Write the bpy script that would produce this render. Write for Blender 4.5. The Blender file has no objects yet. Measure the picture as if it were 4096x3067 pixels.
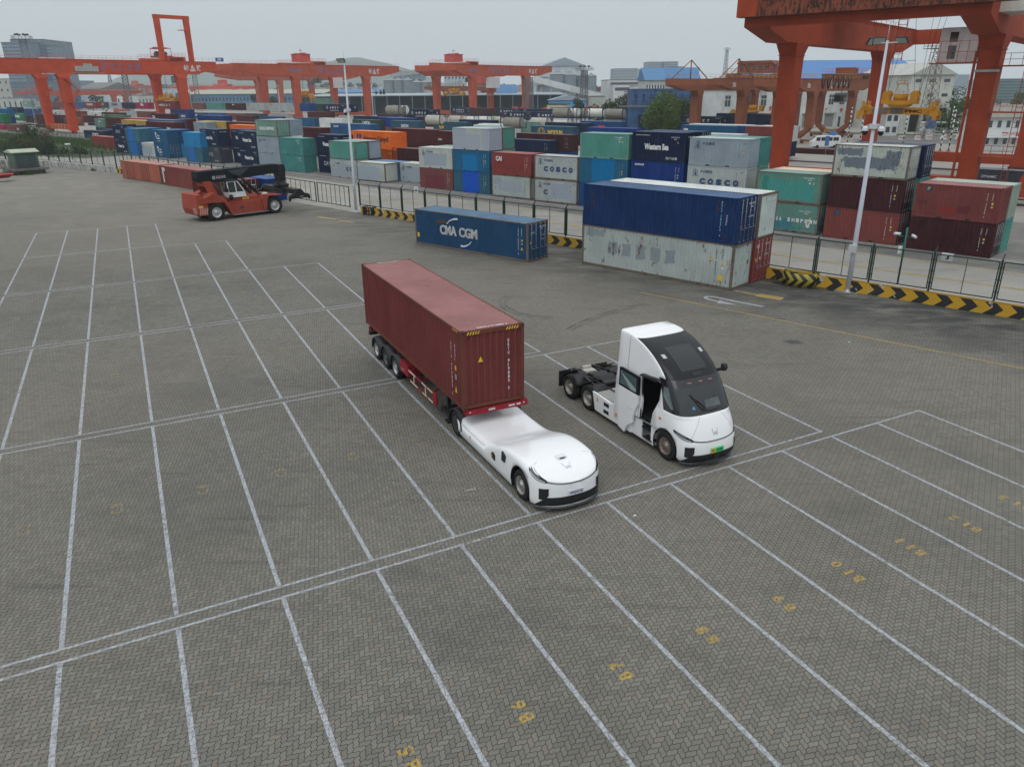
import bpy,bmesh,math,random
from mathutils import Vector,Matrix,Euler
R=math.radians
SC=bpy.context.scene
COL=SC.collection
rnd=random.Random(7)
# ---------------------------------------------------------------- camera
FPX,PITCH,ROLL,CAMH=3012.7,.3743,-.0077,12.258
IW,IH=4096,3067
_f=Vector((0,math.cos(PITCH),-math.sin(PITCH)))
_r0=Vector((1,0,0)); _u0=_r0.cross(_f)
_c,_s=math.cos(ROLL),math.sin(ROLL)
_r=_c*_r0 + _s*_u0; _u=-_s*_r0 + _c*_u0
cam=bpy.data.cameras.new('camera'); cam.sensor_width=36; cam.lens=36*FPX/IW
cam.clip_start=.5; cam.clip_end=12000
camo=bpy.data.objects.new('camera',cam); COL.objects.link(camo)
m=Matrix((_r,_u,-_f)).transposed().to_4x4(); m.translation=Vector((0,0,CAMH))
camo.matrix_world=m; SC.camera=camo
# ---------------------------------------------------------------- world, sun, exposure
SUN_EL,SUN_AZ=R(58),R(200)
wd=bpy.data.worlds.new('World'); SC.world=wd; wd.use_nodes=True
nt=wd.node_tree; nt.nodes.clear()
sky=nt.nodes.new('ShaderNodeTexSky'); sky.sky_type='NISHITA'; sky.sun_disc=False
sky.sun_elevation=SUN_EL; sky.sun_rotation=SUN_AZ; sky.air_density=1.6; sky.dust_density=4; sky.ozone_density=1
hsv=nt.nodes.new('ShaderNodeHueSaturation'); hsv.inputs['Saturation'].default_value=.30
tcw=nt.nodes.new('ShaderNodeTexCoord'); spw=nt.nodes.new('ShaderNodeSeparateXYZ'); mrw=nt.nodes.new('ShaderNodeMapRange')
mrw.inputs[1].default_value=.22; mrw.inputs[2].default_value=.95; mrw.inputs[3].default_value=0; mrw.inputs[4].default_value=1
cl=nt.nodes.new('ShaderNodeMix'); cl.data_type='RGBA'; cl.inputs[6].default_value=(4.75,5.25,5.60,1); cl.inputs[7].default_value=(10.2,10.3,10.4,1)
mixc=nt.nodes.new('ShaderNodeMix'); mixc.data_type='RGBA'; mixc.inputs[0].default_value=.88
bg=nt.nodes.new('ShaderNodeBackground'); bg.inputs[1].default_value=.128
ow=nt.nodes.new('ShaderNodeOutputWorld')
L=nt.links.new
L(tcw.outputs['Generated'],spw.inputs[0]); L(spw.outputs[2],mrw.inputs[0]); L(mrw.outputs[0],cl.inputs[0]); L(cl.outputs[2],mixc.inputs[7])
L(sky.outputs[0],hsv.inputs['Color']); L(hsv.outputs[0],mixc.inputs[6]); L(mixc.outputs[2],bg.inputs[0]); L(bg.outputs[0],ow.inputs[0])
sun=bpy.data.lights.new('sun','SUN'); sun.energy=.6; sun.angle=R(40); sun.color=(1,.97,.92)
suno=bpy.data.objects.new('sun',sun); COL.objects.link(suno)
suno.rotation_euler=(math.pi/2 - SUN_EL,0,math.pi - SUN_AZ)
SC.view_settings.view_transform='Standard'; SC.view_settings.look='None'; SC.view_settings.exposure=0.0
SC.view_settings.gamma=1
# ---------------------------------------------------------------- pixel -> place (survey of the photograph)
def ray(px,py):
    return _f + (px-IW/2)/FPX*_r - (py-IH/2)/FPX*_u
def G(px,py,z=0.0):
    d=ray(px,py); t=(z-CAMH)/d.z
    return Vector((d.x*t,d.y*t,z))
def AT(px,py,Y):
    d=ray(px,py); t=Y/d.y
    return Vector((d.x*t,Y,CAMH+d.z*t))
def ZAT(py,base):
    k=(py-IH/2)/FPX; b=base - Vector((0,0,CAMH)); b.z=-CAMH
    return -(k*b.dot(_f)+b.dot(_u))/(k*_f.z+_u.z)
YA=R(-40.8)
E1=Vector((math.cos(YA),math.sin(YA),0)); E2=Vector((-E1.y,E1.x,0))
def YW(a,c,z=0.0):return E1*a+E2*c+Vector((0,0,z))
# ---------------------------------------------------------------- materials
def lin(c):return tuple((v/255/12.92 if v/255 <=.04045 else ((v/255+.055)/1.055)**2.4) for v in c[:3])
def pc(r,g,b,k=.82):return tuple(min(.82,v/k) for v in lin((r,g,b)))
_M={}
class NT:
    def __init__(s,name):
        s.m=bpy.data.materials.new(name); s.m.use_nodes=True; s.t=s.m.node_tree
        s.b=s.t.nodes['Principled BSDF']
    def n(s,typ,**kw):
        x=s.t.nodes.new(typ)
        for k,v in kw.items():setattr(x,k,v)
        return x
    def l(s,a,b):s.t.links.new(a,b)
    def val(s,sock,v):
        if hasattr(v,'is_output') or isinstance(v,bpy.types.NodeSocket):s.l(v,sock)
        else:sock.default_value=v
    def math(s,op,a,b=0.0,c=None):
        x=s.n('ShaderNodeMath',operation=op); s.val(x.inputs[0],a); s.val(x.inputs[1],b)
        if c is not None:s.val(x.inputs[2],c)
        return x.outputs[0]
    def mix(s,f,a,b):
        x=s.n('ShaderNodeMix',data_type='RGBA'); s.val(x.inputs[0],f)
        for i,v in ((6,a),(7,b)):
            if isinstance(v,tuple):x.inputs[i].default_value=(*v[:3],1)
            else:s.l(v,x.inputs[i])
        return x.outputs[2]
    def noise(s,vec,scale,detail=3,rough=.55):
        x=s.n('ShaderNodeTexNoise'); x.inputs['Scale'].default_value=scale
        x.inputs['Detail'].default_value=detail; x.inputs['Roughness'].default_value=rough
        if vec is not None:s.l(vec,x.inputs['Vector'])
        return x.outputs[0]
    def mp(s,vec,scale=(1,1,1),loc=(0,0,0),rot=(0,0,0)):
        x=s.n('ShaderNodeMapping'); x.inputs['Scale'].default_value=scale
        x.inputs['Location'].default_value=loc; x.inputs['Rotation'].default_value=rot
        s.l(vec,x.inputs['Vector']); return x.outputs[0]
    def ramp(s,f,lo,hi):
        x=s.n('ShaderNodeMapRange'); s.val(x.inputs[0],f); x.inputs[1].default_value=lo; x.inputs[2].default_value=hi
        return x.outputs[0]
    def coord(s,off=True):
        tc=s.n('ShaderNodeTexCoord').outputs['Object']
        if not off:return tc
        oi=s.n('ShaderNodeObjectInfo').outputs['Random']
        k=s.math('MULTIPLY',oi,57.0)
        a=s.n('ShaderNodeVectorMath',operation='ADD'); s.l(tc,a.inputs[0]); s.l(k,a.inputs[1])
        return a.outputs[0]
def plain(key,rgb,rough=.6,metal=0.0,spec=.4,var=.12,scale=2.0,emit=None,coat=0):
    if key in _M:return _M[key]
    t=NT(key); t.b.inputs['Roughness'].default_value=rough; t.b.inputs['Metallic'].default_value=metal
    t.b.inputs['Specular IOR Level'].default_value=spec; t.b.inputs['Coat Weight'].default_value=coat
    t.b.inputs['Coat Roughness'].default_value=.12
    if var:
        nn=t.noise(t.coord(),scale,5,.65)
        c=t.mix(t.ramp(nn,.3,.7),tuple(v*(1-var) for v in rgb),tuple(min(.9,v*(1+var)) for v in rgb))
        t.l(c,t.b.inputs['Base Color'])
    else:t.b.inputs['Base Color'].default_value=(*rgb,1)
    if emit:t.b.inputs['Emission Color'].default_value=(*emit[:3],1); t.b.inputs['Emission Strength'].default_value=emit[3]
    _M[key]=t.m; return t.m
def paint(key,rgb,rust=.25,patches=(),seed=0.,fade=.5,rustc=(.10,.042,.02)):
    """weathered sheet-metal paint: blotches, vertical streaks, rust spots, over-painted patches"""
    if key in _M:return _M[key]
    t=NT(key); raw=t.coord(False); v=t.coord()
    big=t.noise(v,.45,4,.6); fine=t.noise(v,6,4,.7)
    st=t.noise(t.mp(v,(2.6,2.6,.16)),1.6,5,.7)
    c=t.mix(t.ramp(big,.3,.72),tuple(x*.82 for x in rgb),tuple(min(.85,x*1.14+.004) for x in rgb))
    c=t.mix(t.math('MULTIPLY',t.ramp(st,.52,.8),.35*fade+.1),c,tuple(min(.8,x*.55+.09) for x in rgb))
    if patches:
        sx=t.n('ShaderNodeSeparateXYZ'); t.l(raw,sx.inputs[0])
        wob=t.math('MULTIPLY',t.math('SUBTRACT',t.noise(raw,1.7,4,.6),.5),.7)
        for (x0,x1,z0,z1,pr) in patches:
            X=t.math('ADD',sx.outputs[0],wob); Z=t.math('ADD',sx.outputs[2],t.math('MULTIPLY',wob,.8))
            a=t.math('MULTIPLY',t.math('GREATER_THAN',X,x0),t.math('LESS_THAN',X,x1))
            b=t.math('MULTIPLY',t.math('GREATER_THAN',Z,z0),t.math('LESS_THAN',Z,z1))
            c=t.mix(t.math('MULTIPLY',t.math('MULTIPLY',a,b),.95),c,tuple(pr))
    c=t.mix(t.math('MULTIPLY',t.ramp(fine,.35,.75),.16),c,tuple(x*.6 for x in rgb))
    rs=t.noise(t.mp(v,(1.0,1.0,.33)),3.4,7,.72)
    rs2=t.noise(v,.8,2,.5)
    k=t.ramp(t.math('ADD',rs,t.math('MULTIPLY',rs2,.25)),.845-.19*rust,.90-.15*rust)
    c=t.mix(k,c,rustc)
    t.l(c,t.b.inputs['Base Color']); t.b.inputs['Roughness'].default_value=.72
    t.b.inputs['Specular IOR Level'].default_value=.18
    _M[key]=t.m; return t.m
# ---------------------------------------------------------------- mesh builder
class MB:
    def __init__(s):s.v=[]; s.f=[]; s.mi=[]; s.sm=[]; s.cur=0; s.M=None
    def add(s,vs,fs,smooth=False):
        o=len(s.v)
        if s.M is not None:vs=[s.M @ Vector(p) for p in vs]
        s.v +=[tuple(p) for p in vs]
        for f in fs:s.f.append([i+o for i in f]); s.mi.append(s.cur); s.sm.append(smooth)
        return s
    def box(s,x0,x1,y0,y1,z0,z1):
        return s.add([(x0,y0,z0),(x1,y0,z0),(x1,y1,z0),(x0,y1,z0),(x0,y0,z1),(x1,y0,z1),(x1,y1,z1),(x0,y1,z1)],
                     [(0,3,2,1),(4,5,6,7),(0,1,5,4),(1,2,6,5),(2,3,7,6),(3,0,4,7)])
    def hexa(s,p):
        return s.add(p,[(0,3,2,1),(4,5,6,7),(0,1,5,4),(1,2,6,5),(2,3,7,6),(3,0,4,7)])
    def bar(s,p,q,w,h=None,up=(0,0,1)):
        h=h or w; p=Vector(p); q=Vector(q); d=(q-p).normalized(); u=Vector(up)
        if abs(d.dot(u)) > .95:u=Vector((1,0,0))
        a=d.cross(u).normalized()*w/2; b=a.cross(d).normalized()*h/2
        return s.hexa([p-a-b,p+a-b,q+a-b,q-a-b,p-a+b,p+a+b,q+a+b,q-a+b])
    def tube(s,pts,r,n=8,cap=True,smooth=True):
        pts=[Vector(p) for p in pts]; rr=r if isinstance(r,(list,tuple)) else [r]*len(pts); vs=[]; prev=None
        for i,p in enumerate(pts):
            d=(pts[min(i+1,len(pts)-1)]-pts[max(i-1,0)]).normalized()
            if prev is None:prev=d.orthogonal().normalized()
            a=(prev-d*prev.dot(d)).normalized(); prev=a; b=d.cross(a)
            for k in range(n):
                t=2*math.pi*k/n; vs.append(p+(a*math.cos(t)+b*math.sin(t))*rr[i])
        fs=[]
        for i in range(len(pts)-1):
            for k in range(n):fs.append((i*n+k,i*n+(k+1) % n,(i+1)*n+(k+1) % n,(i+1)*n+k))
        s.add(vs,fs,smooth)
        if cap:
            o=len(s.v)-len(vs)
            s.f.append([o+k for k in range(n)][::-1]); s.mi.append(s.cur); s.sm.append(False)
            s.f.append([o+(len(pts)-1)*n+k for k in range(n)]); s.mi.append(s.cur); s.sm.append(False)
        return s
    def prism(s,poly,y0,y1,axis='y'):
        """extrude a polygon given in (x,z) along y, in (y,z) along x, or in (x,y) along z"""
        n=len(poly); f={'y':lambda a,b,t:(a,t,b),'x':lambda a,b,t:(t,a,b),'z':lambda a,b,t:(a,b,t)}[axis]
        vs=[f(a,b,y0) for a,b in poly]+[f(a,b,y1) for a,b in poly]
        fs=[list(range(n)),list(range(2*n-1,n-1,-1))]+[(i,i+n,(i+1) % n+n,(i+1) % n) for i in range(n)]
        return s.add(vs,fs)
    def lathe(s,prof,c,axis='y',n=24,smooth=True):
        """profile of (radius, offset along axis)"""
        c=Vector(c); vs=[]
        for (r,o) in prof:
            for k in range(n):
                t=2*math.pi*k/n; a,b=r*math.cos(t),r*math.sin(t)
                vs.append(c+Vector({'y':(a,o,b),'x':(o,a,b),'z':(a,b,o)}[axis]))
        fs=[(i*n+k,i*n+(k+1) % n,(i+1)*n+(k+1) % n,(i+1)*n+k) for i in range(len(prof)-1) for k in range(n)]
        return s.add(vs,fs,smooth)
    def grid(s,rows,smooth=True,closed=False):
        n=len(rows[0]); vs=[p for r in rows for p in r]; fs=[]
        for i in range(len(rows)-1):
            for k in range(n if closed else n-1):fs.append((i*n+k,i*n+(k+1) % n,(i+1)*n+(k+1) % n,(i+1)*n+k))
        return s.add(vs,fs,smooth)
    def quad(s,*p):return s.add(p,[tuple(range(len(p)))])
    def mesh(s,name):
        me=bpy.data.meshes.new(name); me.from_pydata(s.v,[],s.f)
        me.polygons.foreach_set('material_index',s.mi); me.polygons.foreach_set('use_smooth',s.sm); me.update()
        return me
    def build(s,name,mats,parent=None,**kw):
        me=s.mesh(name)
        for mt in (mats if isinstance(mats,(list,tuple)) else [mats]):me.materials.append(mt)
        return obj(name,me,parent,**kw)
def obj(name,me,parent=None,loc=None,rot=None,label=None,cat=None,group=None,kind=None,bevel=0):
    o=bpy.data.objects.new(name,me); COL.objects.link(o)
    if parent:o.parent=parent
    if loc is not None:o.location=loc
    if rot is not None:o.rotation_euler=rot
    if bevel:
        b=o.modifiers.new('bevel','BEVEL'); b.width=bevel; b.segments=2; b.limit_method='ANGLE'; b.angle_limit=R(40)
    return tag(o,label,cat,group,kind)
def tag(o,label=None,cat=None,group=None,kind=None):
    if label:
        w=label.split()[:16]
        while w[-1] in ('the','a','of','in','on','at','and','its','with','right','left','behind','below','under','above','by'):w.pop()
        label=' '.join(w).rstrip(',')
    for k,v in (('label',label),('category',cat),('group',group),('kind',kind)):
        if v:o[k]=v
    return o
def thing(name,label,cat,loc=(0,0,0),rz=0.0,group=None):
    o=bpy.data.objects.new(name,None); COL.objects.link(o); o.location=loc; o.rotation_euler=(0,0,rz)
    o.empty_display_size=.2
    return tag(o,label,cat,group)
def outward(me):
    bm=bmesh.new(); bm.from_mesh(me); bmesh.ops.remove_doubles(bm,verts=bm.verts,dist=1e-5)
    bmesh.ops.recalc_face_normals(bm,faces=bm.faces); bm.to_mesh(me); bm.free(); return me
def copy_tree(o,parent=None):
    c=o.copy(); COL.objects.link(c)
    if parent:c.parent=parent
    for ch in list(o.children):copy_tree(ch,c)
    return c
def boolean(o,cutters):
    """cut o with temporary meshes and bake the result into its mesh"""
    tmp=[]; bpy.context.view_layer.update()
    for c in cutters:
        mo=o.modifiers.new('cut','BOOLEAN'); mo.operation='DIFFERENCE'; mo.solver='EXACT'; mo.object=c; tmp.append(c)
    dg=bpy.context.evaluated_depsgraph_get(); dg.update()
    me=bpy.data.meshes.new_from_object(o.evaluated_get(dg))
    o.modifiers.clear(); o.data=me
    for c in tmp:bpy.data.objects.remove(c,do_unlink=True)
    return o
_T={}
def text_me(s,bold=0.0,shear=0.0):
    k=(s,bold,shear)
    if k in _T:return _T[k]
    cu=bpy.data.curves.new('t','FONT'); cu.body=s; cu.size=1; cu.offset=bold; cu.shear=shear; cu.resolution_u=3
    cu.fill_mode='FRONT'
    o=bpy.data.objects.new('t',cu); COL.objects.link(o)
    dg=bpy.context.evaluated_depsgraph_get(); dg.update()
    me=bpy.data.meshes.new_from_object(o.evaluated_get(dg)); bpy.data.objects.remove(o)
    xs=[v.co.x for v in me.vertices] or [0,1]; ys=[v.co.y for v in me.vertices] or [0,1]
    _T[k]=(me,min(xs),max(xs),min(ys),max(ys)); return _T[k]
class TX:
    """collects painted words into one thin mesh"""
    def __init__(s):s.m=MB()
    def put(s,txt,o,xd,ud,h,wd=None,bold=0.0,mi=0,shear=0.0):
        me,x0,x1,y0,y1=text_me(txt,bold,shear)
        sy=h/(y1-y0); sx=wd/(x1-x0) if wd else sy; o=Vector(o); xd=Vector(xd); ud=Vector(ud)
        s.m.cur=mi
        s.m.add([o+xd*((v.co.x-x0)*sx)+ud*((v.co.y-y0)*sy) for v in me.vertices],[tuple(p.vertices) for p in me.polygons])
        return s
HAZE=.00021
# ---------------------------------------------------------------- ground
PAV_ROT=R(-13)
def paver(t,v):
    """interlocking zig-zag blocks laid in herringbone: returns joint mask, per-block random value"""
    q=t.mp(v,(1/.118,)*3,(0,0,0),(0,0,PAV_ROT))
    sx=t.n('ShaderNodeSeparateXYZ'); t.l(q,sx.inputs[0]); x,y=sx.outputs[0],sx.outputs[1]
    tau=2*math.pi
    X=t.math('ADD',x,t.math('MULTIPLY',t.math('SINE',t.math('MULTIPLY',y,tau)),.09))
    Y=t.math('ADD',y,t.math('MULTIPLY',t.math('SINE',t.math('MULTIPLY',x,tau)),.09))
    i,j=t.math('FLOOR',X),t.math('FLOOR',Y); fx,fy=t.math('FRACT',X),t.math('FRACT',Y)
    mm=t.math('FLOORED_MODULO',t.math('SUBTRACT',i,j),4.0)
    def eq(k):return t.math('COMPARE',mm,float(k),.2)
    m0,m1,m2,m3=eq(0),eq(1),eq(2),eq(3)
    dl=t.math('ADD',fx,t.math('MULTIPLY',m1,9)); dr=t.math('ADD',t.math('SUBTRACT',1,fx),t.math('MULTIPLY',m0,9))
    db=t.math('ADD',fy,t.math('MULTIPLY',m2,9)); dt=t.math('ADD',t.math('SUBTRACT',1,fy),t.math('MULTIPLY',m3,9))
    d=t.math('MINIMUM',t.math('MINIMUM',dl,dr),t.math('MINIMUM',db,dt))
    joint=t.n('ShaderNodeMapRange'); t.l(d,joint.inputs[0]); joint.inputs[1].default_value=.035; joint.inputs[2].default_value=.075
    joint.inputs[3].default_value=1; joint.inputs[4].default_value=0
    cb=t.n('ShaderNodeCombineXYZ'); t.l(t.math('SUBTRACT',i,m1),cb.inputs[0]); t.l(t.math('SUBTRACT',j,m2),cb.inputs[1])
    wn=t.n('ShaderNodeTexWhiteNoise',noise_dimensions='3D'); t.l(cb.outputs[0],wn.inputs[0])
    return joint.outputs[0],wn.outputs[0],d
def stains(t,v):
    a=t.noise(t.mp(v,(1,1,1)),.12,7,.62); b=t.noise(t.mp(v,(.5,1.1,1),rot=(0,0,R(40))),.5,6,.7)
    c=t.noise(v,.035,4,.5)
    return a,b,c
def paving_material():
    t=NT('block_paving'); v=t.coord(False)
    jm,rv,d=paver(t,v)
    a,b,c=stains(t,v)
    fine=t.noise(v,40,3,.7)
    col=t.mix(rv,(.124,.123,.110),(.174,.172,.155))
    col=t.mix(t.math('MULTIPLY',t.ramp(t.math('FRACT',t.math('MULTIPLY',rv,13.7)),.84,.96),.5),col,(.19,.158,.125))
    col=t.mix(t.math('MULTIPLY',t.ramp(fine,.35,.7),.3),col,(.23,.216,.186))
    col=t.mix(t.math('MULTIPLY',t.ramp(a,.47,.66),.55),col,(.092,.091,.084))
    col=t.mix(t.math('MULTIPLY',t.ramp(b,.52,.72),.5),col,(.088,.086,.08))
    col=t.mix(t.math('MULTIPLY',t.ramp(c,.42,.68),.35),col,(.25,.22,.178))
    tk=t.noise(t.mp(v,(.16,2.6,1),rot=(0,0,R(62))),1.0,5,.6); tk2=t.noise(t.mp(v,(.2,2.2,1),rot=(0,0,R(-38))),.9,5,.6)
    col=t.mix(t.math('MULTIPLY',t.math('MAXIMUM',t.ramp(tk,.60,.72),t.ramp(tk2,.62,.74)),.42),col,(.062,.062,.06))
    sp_=t.noise(v,1.9,6,.8); col=t.mix(t.math('MULTIPLY',t.ramp(sp_,.66,.72),.6),col,(.055,.055,.053))
    sx=t.n('ShaderNodeSeparateXYZ'); t.l(v,sx.inputs[0])
    across=t.math('ADD',t.math('MULTIPLY',sx.outputs[0],.678),t.math('MULTIPLY',sx.outputs[1],.735))
    wob=t.math('MULTIPLY',t.noise(v,.22,5,.7),9.0)
    near=t.ramp(t.math('ADD',across,wob),43.5,50.5)
    near=t.math('MULTIPLY',near,t.ramp(t.noise(t.mp(v,(.55,1.3,1),rot=(0,0,R(43))),.55,6,.7),.36,.56))
    col=t.mix(t.math('MULTIPLY',near,.88),col,(.034,.036,.038))
    far=t.ramp(t.math('ADD',sx.outputs[1],wob),58,110)
    old=t.mix(t.ramp(t.noise(v,.3,5,.6),.3,.7),(.175,.168,.15),(.24,.228,.20))
    old=t.mix(t.math('MULTIPLY',t.ramp(b,.53,.66),.65),old,(.11,.107,.1))
    col=t.mix(t.math('MULTIPLY',far,.85),col,old)
    jf=t.math('SUBTRACT',1,t.math('MULTIPLY',far,.9))
    col=t.mix(t.math('MULTIPLY',t.math('MULTIPLY',jm,.97),jf),col,(.012,.013,.013))
    t.l(col,t.b.inputs['Base Color']); t.b.inputs['Roughness'].default_value=.86
    t.b.inputs['Specular IOR Level'].default_value=.25
    bp=t.n('ShaderNodeBump'); bp.inputs['Strength'].default_value=.35; bp.inputs['Distance'].default_value=.01
    t.l(t.math('MINIMUM',d,.16),bp.inputs['Height']); t.l(bp.outputs[0],t.b.inputs['Normal'])
    return t.m
def line_material(name,rgb,wear,under=(.2,.19,.165)):
    t=NT(name); v=t.coord(False); jm,rv,d=paver(t,v)
    cr=t.n('ShaderNodeTexVoronoi',feature='DISTANCE_TO_EDGE'); cr.inputs['Scale'].default_value=7
    t.l(v,cr.inputs['Vector'])
    k=t.math('LESS_THAN',cr.outputs['Distance'],.022)
    w=t.ramp(t.noise(v,5.5,6,.75),.66-wear,.74-wear); w2=t.ramp(t.noise(v,.5,3,.6),.45,.75)
    w=t.math('MAXIMUM',t.math('MULTIPLY',w,t.math('ADD',.35,w2)),t.math('MULTIPLY',k,.5))
    c=t.mix(t.ramp(t.noise(v,3,4,.6),.35,.7),rgb,tuple(x*.72 for x in rgb))
    c=t.mix(w,c,under)
    c=t.mix(t.math('MULTIPLY',jm,.75),c,(.04,.042,.045))
    t.l(c,t.b.inputs['Base Color']); t.b.inputs['Roughness'].default_value=.7
    return t.m
M_PAVE=paving_material()
M_WHITE=line_material('worn_white_line',(.40,.43,.47),.16,(.135,.13,.115))
M_YEL=line_material('worn_yellow_paint',(.44,.30,.05),.19,(.15,.14,.11))
M_YEL2=line_material('faded_yellow_paint',(.26,.20,.08),.26,(.15,.14,.12))
def ground_mat(name,c1,c2,sc=.05,stain=(.12,.115,.105),rough=.9,det=7):
    t=NT(name); v=t.coord(False)
    c=t.mix(t.ramp(t.noise(v,sc,det,.65),.35,.65),c1,c2)
    c=t.mix(t.math('MULTIPLY',t.ramp(t.noise(t.mp(v,(.5,1.6,1),rot=(0,0,R(41))),.3,7,.7),.5,.7),.6),c,stain)
    t.l(c,t.b.inputs['Base Color']); t.b.inputs['Roughness'].default_value=rough; return t.m
M_CONC=ground_mat('yard_concrete',(.25,.245,.225),(.33,.32,.295),.1,(.15,.148,.14))
M_DARKPAVE=ground_mat('dark_paving',(.13,.13,.125),(.19,.187,.175),.4,(.08,.08,.078))
M_FAR=ground_mat('far_ground',(.13,.14,.12),(.22,.215,.195),.01)
M_ASPH=ground_mat('asphalt',(.10,.10,.10),(.16,.158,.15),.1)
M_GRASS=ground_mat('grass_ground',(.030,.05,.018),(.06,.085,.03),.6,(.09,.075,.05))
M_DIRT=ground_mat('ballast',(.13,.115,.10),(.22,.20,.18),1.2,(.06,.06,.055))
def sheet(name,pts,z,mat,kind='structure',**kw):
    b=MB(); b.quad(*[(p[0],p[1],z) for p in pts]); return b.build(name,mat,kind=kind,**kw)
WALL=[(37.5,32.0),(28.9,40.05),(24.0,44.6),(-10.0,75.45),(-15.6,80.6),(-62.6,124.4),(-81,136.6),(-101,143.5),(-150,158)]
sheet('ground',[(-6000,-400),(6000,-400),(6000,9000),(-6000,9000)],-.30,M_FAR)
sheet('yard_paving',[(60,-60),(60,10.8)]+WALL+[(-260,190),(-260,-60)],0,M_PAVE)
b=MB()
for (p,q) in zip(WALL,WALL[1:]):b.quad((p[0],p[1],0),(q[0],q[1],0),(q[0],q[1],-.3),(p[0],p[1],-.3))
b.build('paving_edge',M_CONC,kind='structure')
sheet('container_yard_ground',[YW(60,48),YW(60,260),YW(-700,260),YW(-700,104),YW(-205,90),YW(-205,48)],-.17,M_CONC)
A1,A0=G(4096,1094.6,-.15),G(1421.7,741.8,-.15)
B1,B0=G(4096,1161,-.15),G(1421.7,780.5,-.15)
C1,C0=G(4096,1050,-.15),G(1250,700,-.15)
def ext(p,q,a,b):d=(q-p); return p-d*a,q+d*b
def strip(b,p,q,w,z):
    d=(q-p).normalized(); n=Vector((-d.y,d.x,0))*w/2
    b.quad((p.x-n.x,p.y-n.y,z),(q.x-n.x,q.y-n.y,z),(q.x+n.x,q.y+n.y,z),(p.x+n.x,p.y+n.y,z))
a0,a1=ext(A0,A1,1.3,.4)
dd=(a1-a0).normalized(); nn=Vector((-dd.y,dd.x,0))
sheet('stack_paving',[a0,a1,a1+nn*24,a0+nn*24],-.162,M_DARKPAVE)
b=MB(); strip(b,*ext(A0,A1,.75,.3),.15,-.156); p,q=ext(B0,B1,.75,.3); strip(b,p,q,.13,-.156); strip(b,p+nn*.3,q+nn*.3,.13,-.156)
t=plain('road_yellow',(.44,.33,.12),.8,var=.35,scale=3)
b.build('road_lines',t,kind='structure')
b=MB(); strip(b,*ext(C0,C1,.3,.1),.14,-.154); b.build('stack_bay_line',plain('road_white',(.45,.46,.45),.8,var=.4,scale=4),kind='structure')
GO=Vector((-11.898,16.738,0)); gy,gs=.4806,-.0214
GU=Vector((math.cos(gy),math.sin(gy),0)); GV=Vector((math.sin(gy+gs),-math.cos(gy+gs),0)); GW=2.5279
TR=[-62.259,-49.793,-36.726,-23.53,-10.267,2.753,3.233]
def gp(i,t):return GO+GU*(GW*i)+GV*t
rows=MB()
blocks=[(TR[0],TR[1]-.22,2),(TR[1]+.22,TR[2]-.23,4),(TR[2]+.23,TR[3]-.24,6),(TR[3]+.24,TR[4]-.24,8),(TR[4]+.24,TR[5],10),(TR[6],17.0,12)]
for k,(t0,t1,im) in enumerate(blocks):
    strip(rows,gp(-2,t0)-GU*.06,gp(im,t0)+GU*.06,.085,.005)
    if k < 5:strip(rows,gp(-2,t1)-GU*.06,gp(im,t1)+GU*.06,.085,.005)
    for i in range(-2,im+1):
        strip(rows,gp(i,t0)+GV*.055,gp(i,t1)-GV*(.055 if k < 5 else 0),.115,.005)
rows.build('parking_lines',M_WHITE,kind='structure')
tx=TX(); tf=TX()
for i in range(-1,12):
    s='B%d' % (i+3); n_=len(s)
    for k,ch in enumerate(s):tx.put(ch,gp(i+.56,9.82-.36*k),-GV,-GU,.33,.10 if ch=='1' else .22,.03)
for k,(t,im,ch) in enumerate([(-3.45,9,'C'),(-16.7,8,'D'),(-29.75,6,'E'),(-42.8,4,'F')]):
    for i in range(-2,im):
        if (i*7+k*3) % 5==0 and k:continue
        tf.put(ch,gp(i+.56,t),-GV,-GU,.36,.24,.03); tf.put(str(i+3)[-1],gp(i+.56,t-.4),-GV,-GU,.36,.24,.03)
for T_,nm,mt in ((tx,'bay_numbers',M_YEL),(tf,'worn_bay_numbers',M_YEL2)):
    for i,p in enumerate(T_.m.v):T_.m.v[i]=(p[0],p[1],.006)
    T_.m.build(nm,mt,kind='structure')
b=MB()
strip(b,G(2561,1170),G(4300,1515),.13,.005)
b.build('yellow_lane_line',M_YEL,kind='structure')
b=MB(); strip(b,G(1272,868),G(1360,880),.5,.005); strip(b,G(1345,879),G(1412,891),.3,.005); strip(b,G(2940,1163),G(3030,1180),.25,.005); strip(b,G(3030,1180),G(3130,1196),.75,.005)
b.build('yellow_worn_marks',M_YEL,kind='structure')
b=MB(); V5=lambda x,y:G(2200+x*.4521,650+y*.4521)
pts=[V5(1885,1275),V5(1700,1240),V5(1560,1212),V5(1455,1190),V5(1400,1185),V5(1372,1192),V5(1390,1207),V5(1450,1222),V5(1520,1236)]
wd_=.26
rws=[]
for i,p in enumerate(pts):
    d=(pts[min(i+1,len(pts)-1)]-pts[max(i-1,0)]).normalized(); n=Vector((-d.y,d.x,0))*wd_/2; rws.append([(p.x-n.x,p.y-n.y,.005),(p.x+n.x,p.y+n.y,.005)])
b.grid(rws,False)
h0,h1,h2=V5(1500,1218),V5(1655,1262),V5(1475,1246); b.quad((h0.x,h0.y,.007),(h1.x,h1.y,.007),(h2.x,h2.y,.007))
b.build('u_turn_arrow',M_WHITE,kind='structure')
M_OIL=plain('oil_stain',(.045,.046,.047),.55,var=.25,scale=3)
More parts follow.
